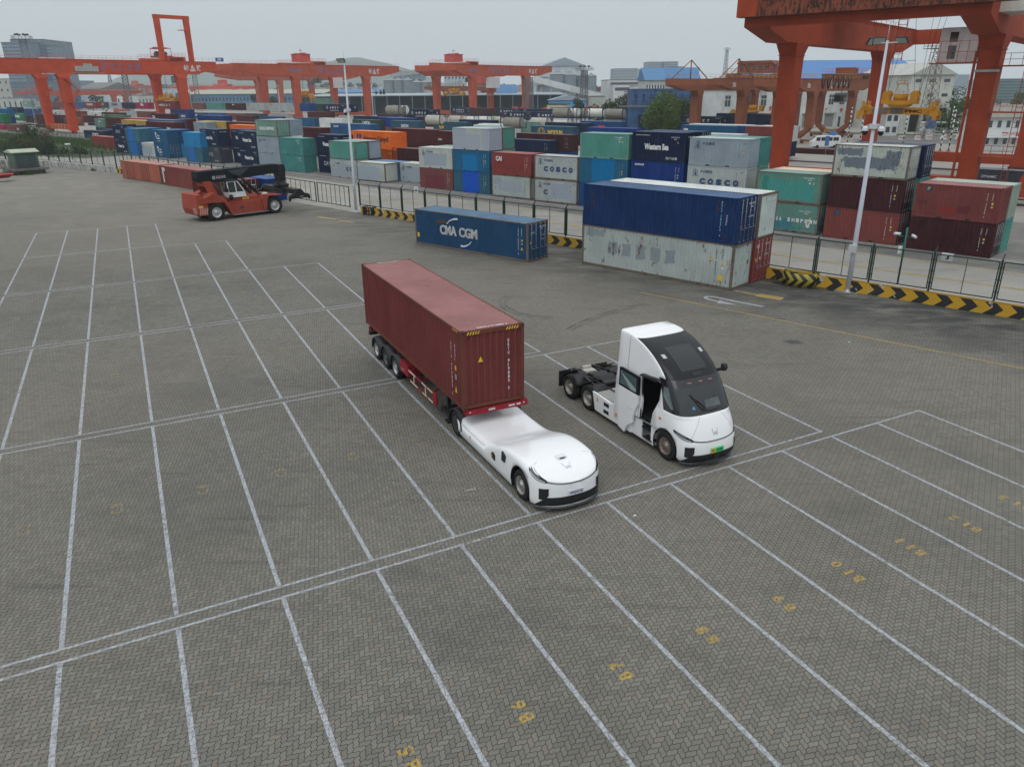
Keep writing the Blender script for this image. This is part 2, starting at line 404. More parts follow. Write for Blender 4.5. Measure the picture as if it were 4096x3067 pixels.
def blob(b,c,rx,ry,rot,z,n=22,jag=.3):
    ps=[]
    for k in range(n):
        a=2*math.pi*k/n; rr=1+rnd.uniform(-jag,jag)
        x,y=math.cos(a)*rx*rr,math.sin(a)*ry*rr; ps.append((c.x+x*math.cos(rot)-y*math.sin(rot),c.y+x*math.sin(rot)+y*math.cos(rot),z))
    b.quad(*ps)
b=MB()
for (px,py,rx,ry) in ((3172,1367,.5,.3),(3125,1275,.35,.1),(765,820,1.0,.25),(700,823,.6,.15),(770,829,.5,.12),(2550,1020,1.6,.5),(2400,990,1.2,.4)):
    blob(b,G(px,py),rx,ry,rnd.uniform(-.6,.6),.003)
b.build('oil_stains',M_OIL,kind='structure')
def skid(b,c,r,a0,a1,w,z=.0035,n=26):
    for off in (0,.32):
        b.grid([[(c.x+(r+off+dw)*math.cos(R(a0+(a1-a0)*k/n)),c.y+(r+off+dw)*math.sin(R(a0+(a1-a0)*k/n)),z) for k in range(n+1)] for dw in (-w/2*.8,w/2*.8)],False)
b=MB()
for (px,py,r,a0,a1) in ((2230,1210,3.2,150,262),(3400,1500,14,120,150)):
    skid(b,G(px,py),r,a0,a1,.26)
t=NT('skid_rubber'); v=t.coord(False); jm,rv,d=paver(t,v); w=t.ramp(t.noise(v,.8,6,.75),.38,.62); cc=t.mix(jm,(.060,.060,.058),(.012,.012,.012)); t.l(cc,t.b.inputs['Base Color'])
tr=t.n('ShaderNodeBsdfTransparent'); mx=t.n('ShaderNodeMixShader'); t.l(t.math('MULTIPLY',w,.35),mx.inputs[0]); t.l(tr.outputs[0],mx.inputs[1]); t.l(t.b.outputs[0],mx.inputs[2]); t.l(mx.outputs[0],[n_ for n_ in t.t.nodes if n_.type=='OUTPUT_MATERIAL'][0].inputs[0])
b.build('tyre_marks',t.m,kind='structure')
sheet('service_road',[(-62.6,124.6),(-81,136.8),(-101,143.7),(-200,172),(-225,195),(-150,172),(-100,160),(-80,148)],-.155,M_CONC)
sheet('verge',[YW(-165,62),YW(-165,74),YW(-205,77),YW(-330,66),YW(-330,52),YW(-215,52)],-.14,M_GRASS)
sheet('ballast_bank',[YW(-175,78),YW(-205,76),YW(-420,66),YW(-420,96),YW(-200,95),YW(-175,93)],-.12,M_DIRT)
sheet('main_road',[YW(100,196),YW(100,222),YW(-62,222),YW(-62,196)],-.16,M_ASPH)
sheet('verge_strip',[YW(100,223),YW(100,231),YW(-100,231),YW(-100,223)],-.15,M_GRASS)
# ---------------------------------------------------------------- shipping containers
CW=2.438; LEN={20:6.058,40:12.192}; HGT={'s':2.591,'h':2.896}
M_DARK=plain('black_void',(.010,.010,.011),.8,var=0)
M_GALV=plain('galvanised_bar',(.34,.35,.36),.45,.6,var=.15)
_CM={}
def corr(n0,n1,pitch,dep,out,mk,smooth=False):
    """trapezoidal corrugation profile positions along n0..n1"""
    cnt=max(2,round((n1-n0)/pitch)); p=(n1-n0)/cnt; pr=[]
    for k in range(cnt):
        s=n0+k*p; pr +=[(s,out),(s+p*.27,out),(s+p*.5,out-dep),(s+p*.77,out-dep)]
    pr.append((n1,out)); return pr
def cont_meshes(L_,hk):
    k=(L_,hk)
    if k in _CM:return _CM[k]
    Ln,H=LEN[L_],HGT[hk]; d={}
    b=MB()
    for x in (0,Ln):
        s=1 if x==0 else -1
        for y,sy in ((0,1),(CW,-1)):
            b.box(*sorted((x,x+s*.15)),*sorted((y,y+sy*.13)),.12,H-.12)
            for z0,z1 in ((0,.118),(H-.118,H+.006)):b.box(*sorted((x-s*.004,x+s*.178)),*sorted((y-sy*.004,y+sy*.162)),z0,z1)
        b.box(*sorted((x+s*.002,x+s*.10)),.17,CW-.17,.03,.15); b.box(*sorted((x+s*.002,x+s*.12)),.17,CW-.17,H-.15,H-.004)
    for y,sy in ((0,1),(CW,-1)):
        b.box(.18,Ln-.18,*sorted((y+sy*.004,y+sy*.06)),.02,.165); b.box(.18,Ln-.18,*sorted((y+sy*.004,y+sy*.06)),H-.085,H-.012)
    b.box(.15,Ln-.15,.07,CW-.07,.05,.12)
    b.cur=1
    for x in (0,Ln):
        s=1 if x==0 else -1
        for y,sy in ((0,1),(CW,-1)):
            for z in (.03,H-.085):
                b.box(*sorted((x-s*.006,x-s*.005+s*.001)),*sorted((y+sy*.05,y+sy*.11)),z,z+.055)
                b.box(*sorted((x+s*.06,x+s*.13)),*sorted((y-sy*.006,y-sy*.005)),z,z+.055)
            b.box(*sorted((x+s*.05,x+s*.12)),*sorted((y+sy*.05,y+sy*.11)),H+.0065,H+.0075)
    if L_==20:
        for x in (Ln/2-1.03,Ln/2+1.03):
            b.box(x-.18,x+.18,.0005,.003,.035,.15); b.box(x-.18,x+.18,CW-.003,CW-.0005,.035,.15)
    d['frame']=b.mesh('frame')
    def wall(y,sgn):
        b=MB(); pr=corr(.15,Ln-.15,.278,.05,0,None)
        rows=[[(x,y+sgn*(.012-o),z) for x,o in pr] for z in (.165,H-.085)]; b.grid(rows,False); return b.mesh('side_panel')
    d['side0']=wall(0,1); d['side1']=wall(CW,-1)
    b=MB(); pr=corr(.12,Ln-.12,.209,.03,0,None)
    b.grid([[(x,y,H-.01+o) for x,o in pr] for y in (.055,CW-.055)],False); d['roof']=b.mesh('roof_panel')
    for nm,x,sg in (('end0',0,1),('end1',Ln,-1)):
        b=MB(); pr=corr(.13,CW-.13,.25,.06,0,None)
        b.grid([[(x+sg*(.02-o),y,z) for y,o in pr] for z in (.15,H-.15)],False); d[nm]=b.mesh('end_panel')
    b=MB(); wd_=(CW-.26)/2; h=H-.30
    zs=[0,.06]; n=5
    b.box(-.05,0,0,wd_,0,h)
    for k in range(n):
        z0=.08+k*(h-.12)/n; b.box(.0005,.028,.07,wd_-.07,z0+.05,z0+(h-.12)/n-.07)
    b.box(.0005,.02,.0,.05,0,h); b.box(.0005,.02,wd_-.05,wd_,0,h); b.box(.0005,.02,.05,wd_-.05,0,.05); b.box(.0005,.02,.05,wd_-.05,h-.05,h)
    d['door']=b.mesh('door')
    b=MB(); b.tube([(.06,0,-.08),(.06,0,h+.06)],.019,6)
    for z in (.0,h*.35,h*.7,h-.05):b.box(.02,.09,-.045,.045,z,z+.07)
    b.box(.05,.085,0,.36,h*.3,h*.3+.035)
    d['bar']=b.mesh('locking_bar')
    _CM[k]=d; return d
def container(pos,yaw,L_=40,hk='s',col=None,label=None,ends='PP',marks=None,group=None,detail=2,frame=None,roof=None,dcol=None,rustf=None):
    """pos: near-left-bottom corner; local x along the length (to the right), y away. ends: left,right = P panel / D doors"""
    Ln,H=LEN[L_],HGT[hk]; d=cont_meshes(L_,hk)
    root=thing('shipping_container',label,'shipping container',pos,yaw,group)
    def part(nm,me,mats,parent=root,loc=None,rz=None):
        o=obj(nm,me,parent,loc=loc)
        if rz is not None:o.rotation_euler=(0,0,rz)
        mats=mats if isinstance(mats,(list,tuple)) else [mats]
        if not me.materials:
            for _ in mats:me.materials.append(None)
        for i,mt in enumerate(mats):
            o.material_slots[i].link='OBJECT'; o.material_slots[i].material=mt
        return o
    part('frame',d['frame'],[frame or col,M_DARK])
    part('side_panel',d['side0'],col)
    if detail > 1:part('side_panel',d['side1'],col)
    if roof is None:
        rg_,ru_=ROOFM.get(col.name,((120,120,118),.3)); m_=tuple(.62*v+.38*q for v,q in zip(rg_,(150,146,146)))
        roof=paint('faded_skylit_'+col.name,pc(*m_,.62),min(.6,ru_+.15))  # faded roof paint, with brighter light from above mixed into its colour
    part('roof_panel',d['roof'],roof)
    for e,nm,x in ((0,'end0',0),(1,'end1',Ln)):
        if detail < 2 and e==0:continue
        if ends[e]=='P':part('end_panel',d[nm],col)
        else:
            s=1 if e else -1
            for k in (0,1):
                wd_=(CW-.26)/2
                y=.13+(k*wd_ if e else (k+1)*wd_)
                o=part('door',d['door'],dcol or col,root,(x-s*.03,y,.15),0 if e else math.pi)
                if detail > 1:
                    for yy in (.30,.82):part('locking_bar',d['bar'],M_GALV,o,(0,yy,0))
    if marks:marks(root,Ln,H)
    return root
W_=plain('white_lettering',(.62,.64,.66),.6,var=.15,scale=4)
BL_=plain('blue_lettering',(.015,.05,.16),.6,var=.15)
BK_=plain('black_lettering',(.012,.012,.014),.6,var=.1)
YL_=plain('yellow_marking',(.62,.42,.03),.6,var=.15)
RD_=plain('red_lettering',(.45,.03,.03),.6,var=.1)
GY_=plain('grey_lettering',(.30,.31,.32),.6,var=.2,scale=3)
def front(*items):
    """items: (text, x, z, height, width, material[, bold[, vertical]]) painted on the near side; x,z in metres"""
    def f(root,Ln,H):
        mats=[]; T=TX()
        for it in items:
            txt,x,z,h,wd_,mt=it[:6]; bold=it[6] if len(it) > 6 else .02; face=it[7] if len(it) > 7 else 's'
            if mt not in mats:mats.append(mt)
            mi=mats.index(mt)
            if face=='s':o,xd,ud=(x,-.008,z),(1,0,0),(0,0,1)
            elif face=='e':o,xd,ud=(Ln+.008,x,z),(0,1,0),(0,0,1)
            elif face=='t':o,xd,ud=(x,wd_ or 0,H+.014),(0,1,0),(-1,0,0)
            if txt=='#':
                T.m.cur=mi; X,U=Vector(xd),Vector(ud); O=Vector(o); T.m.quad(O,O+X*wd_,O+X*wd_+U*h,O+U*h)
            elif txt=='^':
                T.m.cur=mi; X,U=Vector(xd),Vector(ud); O=Vector(o); T.m.quad(O,O+X*h*.9,O+X*h*.45+U*h)
            elif txt.startswith('|'):
                n=len(txt)-1
                for k,ch in enumerate(txt[1:]):
                    if ch==' ':continue
                    T.put(ch,Vector(o)-Vector(ud)*(k*h*1.28),xd,ud,h,h*.55 if ch not in '1I' else h*.2,.02,mi)
            else:T.put(txt,o,xd,ud,h,None if face=='t' else wd_,bold,mi)
        T.m.build('lettering',mats,root)
    return f
def railway_logo(root,Ln,H,x,z,s,mt=None,y=-.009,end=False):
    b=MB(); rr=[]
    for k in range(25):
        a=R(-60)+R(300)*k/24; a=R(-62)+(R(304))*k/24
        rr.append((math.cos(a),math.sin(a)))
    P=(lambda u,w:(Ln+.009,x+u*s,z+w*s)) if end else (lambda u,w:(x+u*s,y,z+w*s))
    b.grid([[P(-.5*c_*0+.5*s_*0+.52*math.sin(a),.1+.52*math.cos(a)) for a in [R(-150)+R(300)*k/24 for k in range(25)] for c_,s_ in ((1,0),)],
            [P(.40*math.sin(a),.1+.40*math.cos(a)) for a in [R(-150)+R(300)*k/24 for k in range(25)]]],False)
    b.quad(P(-.2,.28),P(.2,.28),P(.2,.14),P(-.2,.14)); b.quad(P(-.07,.14),P(.07,.14),P(.07,-.34),P(-.07,-.34))
    b.quad(P(-.34,-.34),P(.34,-.34),P(.42,-.46),P(-.42,-.46))
    return b.build('railway_emblem',mt or W_,root)
def CR(big=1.0,ends=True):
    def f(root,Ln,H):
        railway_logo(root,Ln,H,2.1*(Ln/12.19) if Ln > 7 else .9,H*.58,.85 if Ln > 7 else .6)
        xs=3.6 if Ln > 7 else 1.7; w_=.78 if Ln > 7 else .5; st=1.35 if Ln > 7 else .95
        its=[(c,xs+i*st,H*.43,.75,w_,W_,.03) for i,c in enumerate('中国铁路')]
        its +=[('CHINA RAILWAY',xs,H*.16,.38,st*3.6,W_,.01),('CRXU 861204',Ln-2.2,H*.80,.14,1.5,W_),('#',Ln-.9,H*.48,.2,.25,YL_),('#',Ln-.9,H*.33,.2,.25,W_)]
        front(*its)(root,Ln,H)
        if ends:railway_logo(root,Ln,H,1.2,H*.6,.55,end=True)
    return f
def cosco(big=True,cut=5):
    def f(root,Ln,H):
        b=MB(); c_=Vector((.85,-.009,H*.78))
        b.grid([[c_+Vector((.24*math.cos(a),0,.24*math.sin(a))) for a in [2*math.pi*k/20 for k in range(21)]],
                [c_+Vector((.20*math.cos(a),0,.20*math.sin(a))) for a in [2*math.pi*k/20 for k in range(21)]]],False)
        b.quad(c_+Vector((-.07,0,-.26)),c_+Vector((.07,0,-.26)),c_+Vector((.0,0,.3)))
        b.build('ship_emblem',BL_,root)
        its=[('COSCO',.5,H*.625,.1,.72,BL_,.03),('中远集团'[:min(4,cut)],1.35,H*.75,.27,1.25*min(4,cut)/4,BL_,.01)]
        if big:
            for i,ch in enumerate('COSCO'[:cut if big is True else big]):its.append((ch,1.35+i*.86,H*.34,.56,.58,BL_,.07))
        its +=[('|CBHU 362481 5',Ln-.98,H*.78,.085,None,BL_),('22G1',Ln-.62,H*.82,.09,.3,BL_),('#',Ln-.6,H*.5,.13,.14,YL_)]
        front(*its)(root,Ln,H)
    return f
def ws(code='EYGI 551610 0',cn='西海运通',name='Western Sea'):
    def f(root,Ln,H):
        sc=1.0
        front((name,1.45,H*.40,.62,2.75 if name[0]=='W' else 2.1,W_,.05 if name[0]=='W' else .0),('http://www.westernsea361.com',.45,H*.865,.13,1.6,W_,.02),(code,4.45,H*.82,.11,.9,W_),
              ('25G1',4.75,H*.755,.1,.3,W_),(cn,3.95,H*.09,.26,1.25,W_,.01),('#',5.15,H*.64,.14,.1,YL_),(code,.5,H*.83,.12,1.4,W_,.02,'e'))(root,Ln,H)
    return f
def code_marks(code='GESU 481205 2',iso='22G1',mt=None,extra=(),up=.80,tri=False):
    mt=mt or W_
    def f(root,Ln,H):
        its=[('|'+code,Ln-(1.15 if Ln > 7 else .95),H*up,.105,None,mt),('|'+iso,Ln-(.75 if Ln > 7 else .6),H*up,.105,None,mt),('#',Ln-.72,H*.5,.14,.14,YL_),('#',Ln-.72,H*.4,.14,.14,GY_)]
        if tri:its +=[('^',Ln-.8,H*.25,.22,0,YL_)]
        front(*(its+list(extra)))(root,Ln,H)
    return f
def codeh(code='CCLU 105463',iso='22G1',mt=None,extra=()):
    mt=mt or W_
    return front((code,4.35,2.17,.12,1.0,mt),(iso,4.75,2.0,.12,.35,mt),('#',4.9,1.72,.15,.13,mt),('#',5.25,1.7,.17,.12,YL_),*extra)
P={}
ROOFM={}
def pnt(k,rgb,rust=.25,patches=(),kk=.82,fade=.5):
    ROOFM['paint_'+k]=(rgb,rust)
    P[k]=paint('paint_'+k,pc(*rgb,kk),rust,[(a,b_,c_,d_,pc(*q,kk)) for a,b_,c_,d_,q in patches],fade=fade); return P[k]
pnt('navy',(15,33,60)); pnt('navy2',(10,27,56),.1); pnt('steel_blue',(44,82,122)); pnt('blue',(18,60,108)); pnt('bright_blue',(10,46,108),.1); pnt('sea_blue',(8,84,128))
pnt('mid_blue',(20,75,110)); pnt('sky_blue',(28,112,158)); pnt('petrol',(36,72,90)); pnt('teal',(72,128,120),.35); pnt('teal2',(60,118,116),.35); pnt('sage',(98,132,122),.45)
pnt('grey',(128,140,150),.35); pnt('lgrey',(150,158,158),.45); pnt('cream',(186,172,146),.2); pnt('maroon',(70,30,33),.15); pnt('dmaroon',(55,24,29),.12)
pnt('brown',(104,66,58),.3); pnt('red',(118,52,50),.25); pnt('oxide',(112,58,54),.3); pnt('magenta',(132,28,62),.1); pnt('orange',(205,96,30),.1); pnt('salmon',(150,84,68),.55)
pnt('yellow',(158,134,62),.2); pnt('green',(18,104,64),.1); pnt('dgreen',(42,62,56),.1); pnt('white',(186,190,190),.08,kk=.8); pnt('slate',(58,62,72),.15); pnt('pink',(150,70,96),.15)
# ---------------------------------------------------------------- the stacks
ZY=-.152
def PX(o,x,y,z):return G(o[0]+x*.27125,o[1]+y*.27125,z)
def stack(base,yaw,lev,off=(0,0),L_=20):
    """lev: list of dict(h=, col=, label=, ...) from the ground up; None leaves a hidden box out"""
    z=ZY; e=Vector((math.cos(yaw),math.sin(yaw),0)); n=Vector((-e.y,e.x,0))
    for i,s in enumerate(lev):
        h='s' if s is None else s.get('h','s')
        if s is not None:
            k=dict(s); k.pop('h',None); k.setdefault('L_',L_)
            p=Vector((base[0],base[1],0))+e*(off[0]+rnd.uniform(-.03,.03))+n*(off[1]+rnd.uniform(-.02,.02)); p.z=z
            container(p,yaw,hk=h,**k)
        z +=HGT[h]+.004
def c(col,label,**k):return dict(col=P[col] if isinstance(col,str) else col,label=label,**k)
pnt('rusty_frame',(98,88,80),.85); FR=P['rusty_frame']
F_LOGO=front(('#',.75,2.0,.42,.42,BL_),('F',.84,2.05,.32,.22,YL_,.06),('|FCIU 444040 4',5.05,2.05,.11,None,W_),('|22G1',5.4,2.05,.11,None,W_),('#',5.42,1.35,.15,.14,YL_),('#',5.42,1.1,.15,.14,GY_))
g9='containers stacked along the road behind the fence'
pz=lambda k,base,pat,rust=.35,kk=.82:pnt(k,base,rust,pat,kk)
pz('patch_cosco_c',(150,158,156),[(2.3,4.9,.5,2.25,(136,146,158)),(4.6,5.6,.45,1.5,(140,149,160))],.5)
pz('patch_low',(148,158,156),[(.9,4.6,.7,1.9,(138,147,158)),(.3,1.6,1.5,2.3,(132,142,152))],.45)
pz('patch_teal',(84,122,114),[(1.0,5.4,.28,1.95,(62,132,126)),(.6,1.1,.5,2.2,(44,118,108))],.55)
pz('patch_ship',(88,126,118),[(-.3,3.9,.2,1.15,(56,112,124)),(3.9,4.6,.3,.5,(50,120,112))],.5)
pz('patch_dark',(158,166,160),[(.9,5.1,.75,1.65,(88,100,112)),(.3,2.3,1.75,2.3,(88,100,112)),(4.2,5.3,1.1,2.2,(90,102,114))],.75)
pz('patch_blue',(42,84,104),[(1.5,4.3,-1,3,(16,74,172))],.3)
pz('patch_blue2',(24,84,118),[(1.6,3.9,.1,2.05,(12,106,158)),(3.9,4.2,.1,2.4,(16,96,140))],.25)
pz('patch_blue3',(26,84,112),[(1.6,4.4,-1,3,(10,100,150))],.2)
pz('patch_blue4',(48,92,112),[(1.1,3.2,-1,3,(34,96,168))],.2)
pz('patch_blue5',(34,74,110),[(1.2,4.3,-1,3,(22,96,160)),(.3,1.3,.2,2.4,(44,92,108))],.2)
pz('patch_maroon',(106,64,60),[(1.0,4.6,.2,1.75,(100,48,58))],.25)
pz('patch_oxide',(104,54,52),[(.3,1.0,.9,1.3,(84,42,46)),(3.1,4.1,.5,1.1,(88,42,48)),(2.0,3.1,.45,.95,(118,46,42))],.2)
pz('patch_grey2',(162,168,162),[(.8,5.0,.3,1.9,(134,145,157))],.4)
pz('patch_grey3',(160,166,160),[(-1,4.6,-1,1.85,(142,150,162)),(-1,2.4,1.5,3,(140,150,160)),(4.9,7,-1,3,(142,150,162))],.4)
pz('patch_grey4',(158,165,160),[(-1,4.9,-1,1.95,(140,150,160)),(.6,4.2,1.7,2.2,(140,150,160))],.4)
pz('patch_grey5',(150,158,158),[(1.5,7,.3,1.9,(136,146,154)),(-1,2.2,-1,1.2,(136,146,154))],.4)
pz('patch_mscw',(152,162,160),[(x,x+.75,1.05,1.95,(120,130,136)) for x in (2.35,3.55,4.75,5.95,7.15)]+[(.35,.95,2.1,2.7,(118,128,134)),(.95,1.95,2.2,2.6,(122,132,138))],.72)
pz('msc_blue',(8,42,84),[],.55); pz('cma_blue',(22,62,94),[(1.9,2.1,1.0,1.2,(20,44,120)),(2.3,2.5,.6,.8,(20,44,120)),(5.9,6.2,.25,.5,(20,44,130))],.4)
pz('old_white',(170,182,180),[],.75); pz('old_teal_roof',(132,146,136),[],.6)
def S(base,yaw,lev,**k):stack(base,yaw,[dict(x,group=g9) if x else None for x in lev],**k)
S((32.14,61.10),-.765,[c('dmaroon','dark maroon short container on the ground at the right end of the front row',ends='PD',marks=code_marks('COPU 130374 0','22K1')),
    c('patch_oxide','reddish brown short container with blue and yellow square logo, upper one at the right end',marks=F_LOGO)])
S((32.14,61.10),-.765,[c('teal','teal container on the ground behind the rightmost dark maroon one',ends='PP'),c('old_teal_roof','pale teal container with a rust-stained roof, upper one behind the reddish brown box at the right end',ends='PP')],off=(.05,2.50))
S((12.68,82.07),-.667,[c('blue','blue container at ground level under two others, mostly behind the blue and white long stack'),
    c('bright_blue','bright blue container with white RHENUS lettering',marks=code_marks('MSUU 388401 8','22G1',extra=[('RHENUS',.45,2.15,.2,1.05,W_,.03)])),
    c('navy2','navy container lettered Western Sea, topmost of its stack above the RHENUS box',h='h',marks=ws())])
S((12.68,82.07),-.667,[None,None,c('navy2','navy container behind the largest Western Sea box, only its roof and end showing',h='h',ends='PD')],off=(.4,2.5))
S((17.51,76.73),-.691,[c('grey','grey container hidden low behind the blue and white long stack',marks=None),c('lgrey','pale grey container with large blue COSCO letters directly right of the RHENUS box',marks=cosco()),
    c('grey','repainted grey container with small Chinese blue lettering on top of the COSCO box beside Western Sea',marks=cosco(False),roof=P['old_white'])])
S((17.51,76.73),-.691,[None,c('sage','sage green container behind the large COSCO box, lower one'),c('teal2','green container behind the grey topmost box near the orange crane leg')],off=(.05,2.5))
S((22.56,71.03),-.741,[c('patch_ship','teal container with half painted-over SHIPPING lettering on the ground left of the tall lamp post',ends='PD',frame=FR,marks=front(*[(ch,.9+i*.40,.95,.34,.27,W_,.05) for i,ch in enumerate('CHINA SHIPPIN')],('G',5.0,.55,.75,.36,W_,.06),*[('CCLU 995449 3',4.3,1.9,.12,1.1,W_),('22G1',4.75,1.72,.12,.4,W_),('#',5.3,1.3,.17,.12,YL_)])),
    c('patch_teal','teal container with bright turquoise repainted patch, on top of the half painted-over one',frame=FR,marks=codeh('CSLU 140460 4','22G1'))])
S((22.56,71.03),-.741,[c('slate','container on the ground behind the half painted-over teal one',ends='PD'),c('cream','container with a bright cream roof behind the turquoise patched box')],off=(.3,2.5))
S((27.40,66.37),-.758,[c('oxide','reddish brown container with blue and yellow square logo, bottom of the stack behind the lamp post',ends='PD',marks=F_LOGO),
    c('dmaroon','dark maroon container in the middle of the three-high stack behind the lamp post',ends='PD',marks=code_marks('COPU 120900 8','22G1')),
    c('patch_dark','rusty pale container with dark grey painted-over patches on top of the lamp post stack',ends='PD',frame=FR,marks=code_marks('CBHU 338741 5','22G1',BK_))])
S((27.40,66.37),-.758,[c('slate','dark container on the ground in the second row behind the lamp post stack',ends='PD'),c('teal','teal container in the second row under the navy one behind the lamp post stack'),c('navy2','navy container with blue roof, topmost in the second row behind the dark-patched box',ends='PD')],off=(.35,2.5))
S((2.75,89.98),-.683,[c('patch_cosco_c','pale container with only a blue letter C left beside a grey patch, at ground level',frame=FR,marks=cosco(1,3)),
    c('lgrey','pale grey container with full blue COSCO lettering on top of the one showing only a C',frame=FR,marks=cosco())])
S((-2.27,94.81),-.696,[c('patch_low','pale grey patched container on the ground under the red CAI box',frame=FR,marks=code_marks('CBHU 310455 2','22G1',BK_)),
    c('red','brick red container with white CAI letters and an orange-faded roof',frame=P['oxide'],marks=code_marks('CAIU 203561 4','22G1',extra=[('CAI',.65,1.6,.55,.95,W_,.05)]))])
S((-7.26,99.84),-.687,[c('patch_blue','petrol container with a bright royal blue middle, on the ground',marks=code_marks('TKRU 276614 0','22G1')),
    c('patch_blue2','dark blue container with lighter repainted middle, second of its three-high stack',marks=code_marks('TKRU 260118 3','22G1')),
    c('patch_grey3','repainted grey container with pale upper patch, topmost of the three-high stack left of CAI',roof=P['old_white'])])
S((-7.26,99.84),-.687,[None,c('teal','green container under another green one behind the grey topmost box left of CAI'),c('teal','green container showing its end behind the grey topmost box left of CAI',frame=FR)],off=(.05,2.5))
S((-12.12,104.11),-.686,[c('patch_maroon','faded maroon container on the ground under a grey patched box',marks=code_marks('GESU 281140 6','22G1')),
    c('patch_grey2','pale container with a big grey patch, on top of the faded maroon one',marks=cosco(False),frame=P['lgrey'])])
S((-12.12,104.11),-.686,[None,c('sage','greenish container behind the grey-patched box, only its roof showing')],off=(.5,2.5))
S((-22.27,113.12),-.690,[c('patch_grey4','single grey container on the ground in front of the orange ones',frame=FR)])
S((-22.27,113.12),-.690,[c('steel_blue','blue-roofed container on the ground behind the single grey one')],off=(.2,2.5))
S((-27.24,118.43),-.692,[c('patch_grey5','grey container with the blue letters CO, on the ground behind the left lamp post',marks=front(('中远集团',1.15,1.9,.26,1.2,BL_,.01),('COSCO',.4,1.6,.1,.7,BL_,.03),('C',3.7,1.0,.6,.5,BL_,.07),('O',4.5,1.0,.6,.55,BL_,.07))),
    c('teal','bright green container directly behind the left lamp post, upper one',frame=FR)])
S((-27.24,118.43),-.692,[c('blue','container on the ground in the second row behind the left lamp post'),c('grey','grey container showing its end beside the bright green one behind the left lamp post',frame=FR)],off=(.05,2.5))
S((-37.33,127.64),-.681,[c('teal2','green container on the ground behind the reach stacker head',marks=codeh('CCLU 340218','22G1')),c('teal2','green container, upper one behind the reach stacker head',marks=codeh('CCLU 241095','22G1'))])
S((-47.09,136.87),-.722,[c('navy','navy Western Sea container on the ground above the reach stacker boom',h='h',marks=ws()),c('navy','navy Western Sea container, upper one above the reach stacker boom',h='h',marks=ws('EYGI 551602 9'))])
S((-56.66,145.01),-.718,[c('slate','dark grey CHI YU container on the ground',h='h',marks=ws('CYLU 20G0 17','西海运通','CHI YU')),c('navy','dark navy Western Sea container on top of the dark grey CHI YU one',h='h',marks=ws('EYGI 551588 1'))])
tc=front(('Trans',2.0,1.35,.38,1.0,W_,.03),('Container',1.65,.85,.42,1.5,W_,.03),('T',1.25,1.15,.95,.62,W_,.10),('TransContainer',1.8,.45,.16,1.2,W_,.02))
S((-70.69,156.62),-.723,[c('mid_blue','blue container with white stencilled logo and end doors, on the ground',ends='PD',marks=tc),c('mid_blue','blue container with white stencilled logo, upper one',marks=tc)])
S((-70.69,156.62),-.723,[c('sky_blue','light blue container on the ground behind the blue logo one'),c('blue','dark blue container behind the upper blue logo one')],off=(.5,2.5))
S((-84.5,168.94),-.722,[c('navy','small navy Western Sea container on the ground at the left end of the row',h='h',marks=ws('EYGI 551571 0')),c('navy','navy CHI YU container at the top left end of the row',h='h',marks=ws('CYLU 551','西海运通','CHI YU'))])
S((-84.5,168.94),-.722,[None,c('navy2','navy container behind the CHI YU one at the top left end',h='h',ends='PD')],off=(.5,2.5))
p=PX((2000,480),1175,555,5.03); S((p.x,p.y),-.675,[c('blue','blue container at ground level left of the blue and white long stack'),c('patch_blue3','blue container with a lighter middle band under the pale green topmost one',marks=code_marks('TKRU 301550 2','22G1',GY_)),c('teal','pale green container topmost beside the largest Western Sea box',frame=P['sage'],marks=codeh())])
p=PX((750,420),1045,700,2.44); S((p.x,p.y),-.69,[c('grey','plain grey container on the ground under two others behind the reach stacker boom'),c('grey','grey container with rust specks, middle of the stack under the CHINA SHIPPING box',marks=cosco(False)),c('sage','pale green container lettered CHINA SHIPPING with doors at its end',ends='PD',frame=FR,marks=front(('CHINA SHIPPING',1.1,1.0,.55,4.2,W_,.05),('|687468',.45,2.1,.25,None,W_)))])
S((p.x,p.y),-.69,[None,None,c('grey','grey container behind the one lettered CHINA SHIPPING')],off=(.05,2.5))
p=PX((750,420),660,605,2.74); S((p.x,p.y),-.70,[c('navy','navy Western Sea container on the ground set back between two stacks',h='h',marks=ws()),c('navy','navy Western Sea container set back between two stacks, upper one',h='h',marks=ws('EYGI 551560 2'))])
p=PX((1150,440),445,640,2.74); S((p.x,p.y),-.70,[c('navy2','navy CHI container on the ground half hidden behind the left lamp post',h='h',marks=ws('CYLU','西海运通','CHI YU')),c('navy2','bright navy Western Sea container, upper one left of the bright green box',h='h',marks=ws('EYGI 551540 6'))])
p=PX((1150,440),1660,1050,ZY); S((p.x,p.y),-.69,[c('patch_grey4','single grey container with small blue Chinese lettering left of the faded maroon one',marks=cosco(False))])
p=PX((350,400),580,610,2.44); S((p.x,p.y),-.71,[c('patch_blue5','blue container with a brighter middle on the ground, second from the left end'),c('patch_blue4','blue container with a royal blue stripe, upper one second from the left end')])
S((p.x,p.y),-.71,[None,c('sea_blue','blue container behind the one with a royal blue stripe')],off=(.3,2.5))
p=PX((350,400),800,820,ZY); S((p.x,p.y),-.71,[c('patch_grey2','single pale container on the ground between blue ones at the left',marks=cosco(False,2))])
p=PX((350,400),1430,690,2.44); S((p.x,p.y),-.71,[c('patch_blue4','petrol container with a light blue middle on the ground left of CHI YU'),c('sky_blue','sky blue container, upper one left of the navy Western Sea box')])
S((p.x,p.y),-.71,[c('navy','container on the ground behind the petrol and light blue one'),c('blue','blue container behind the upper sky blue one')],off=(.2,2.5))
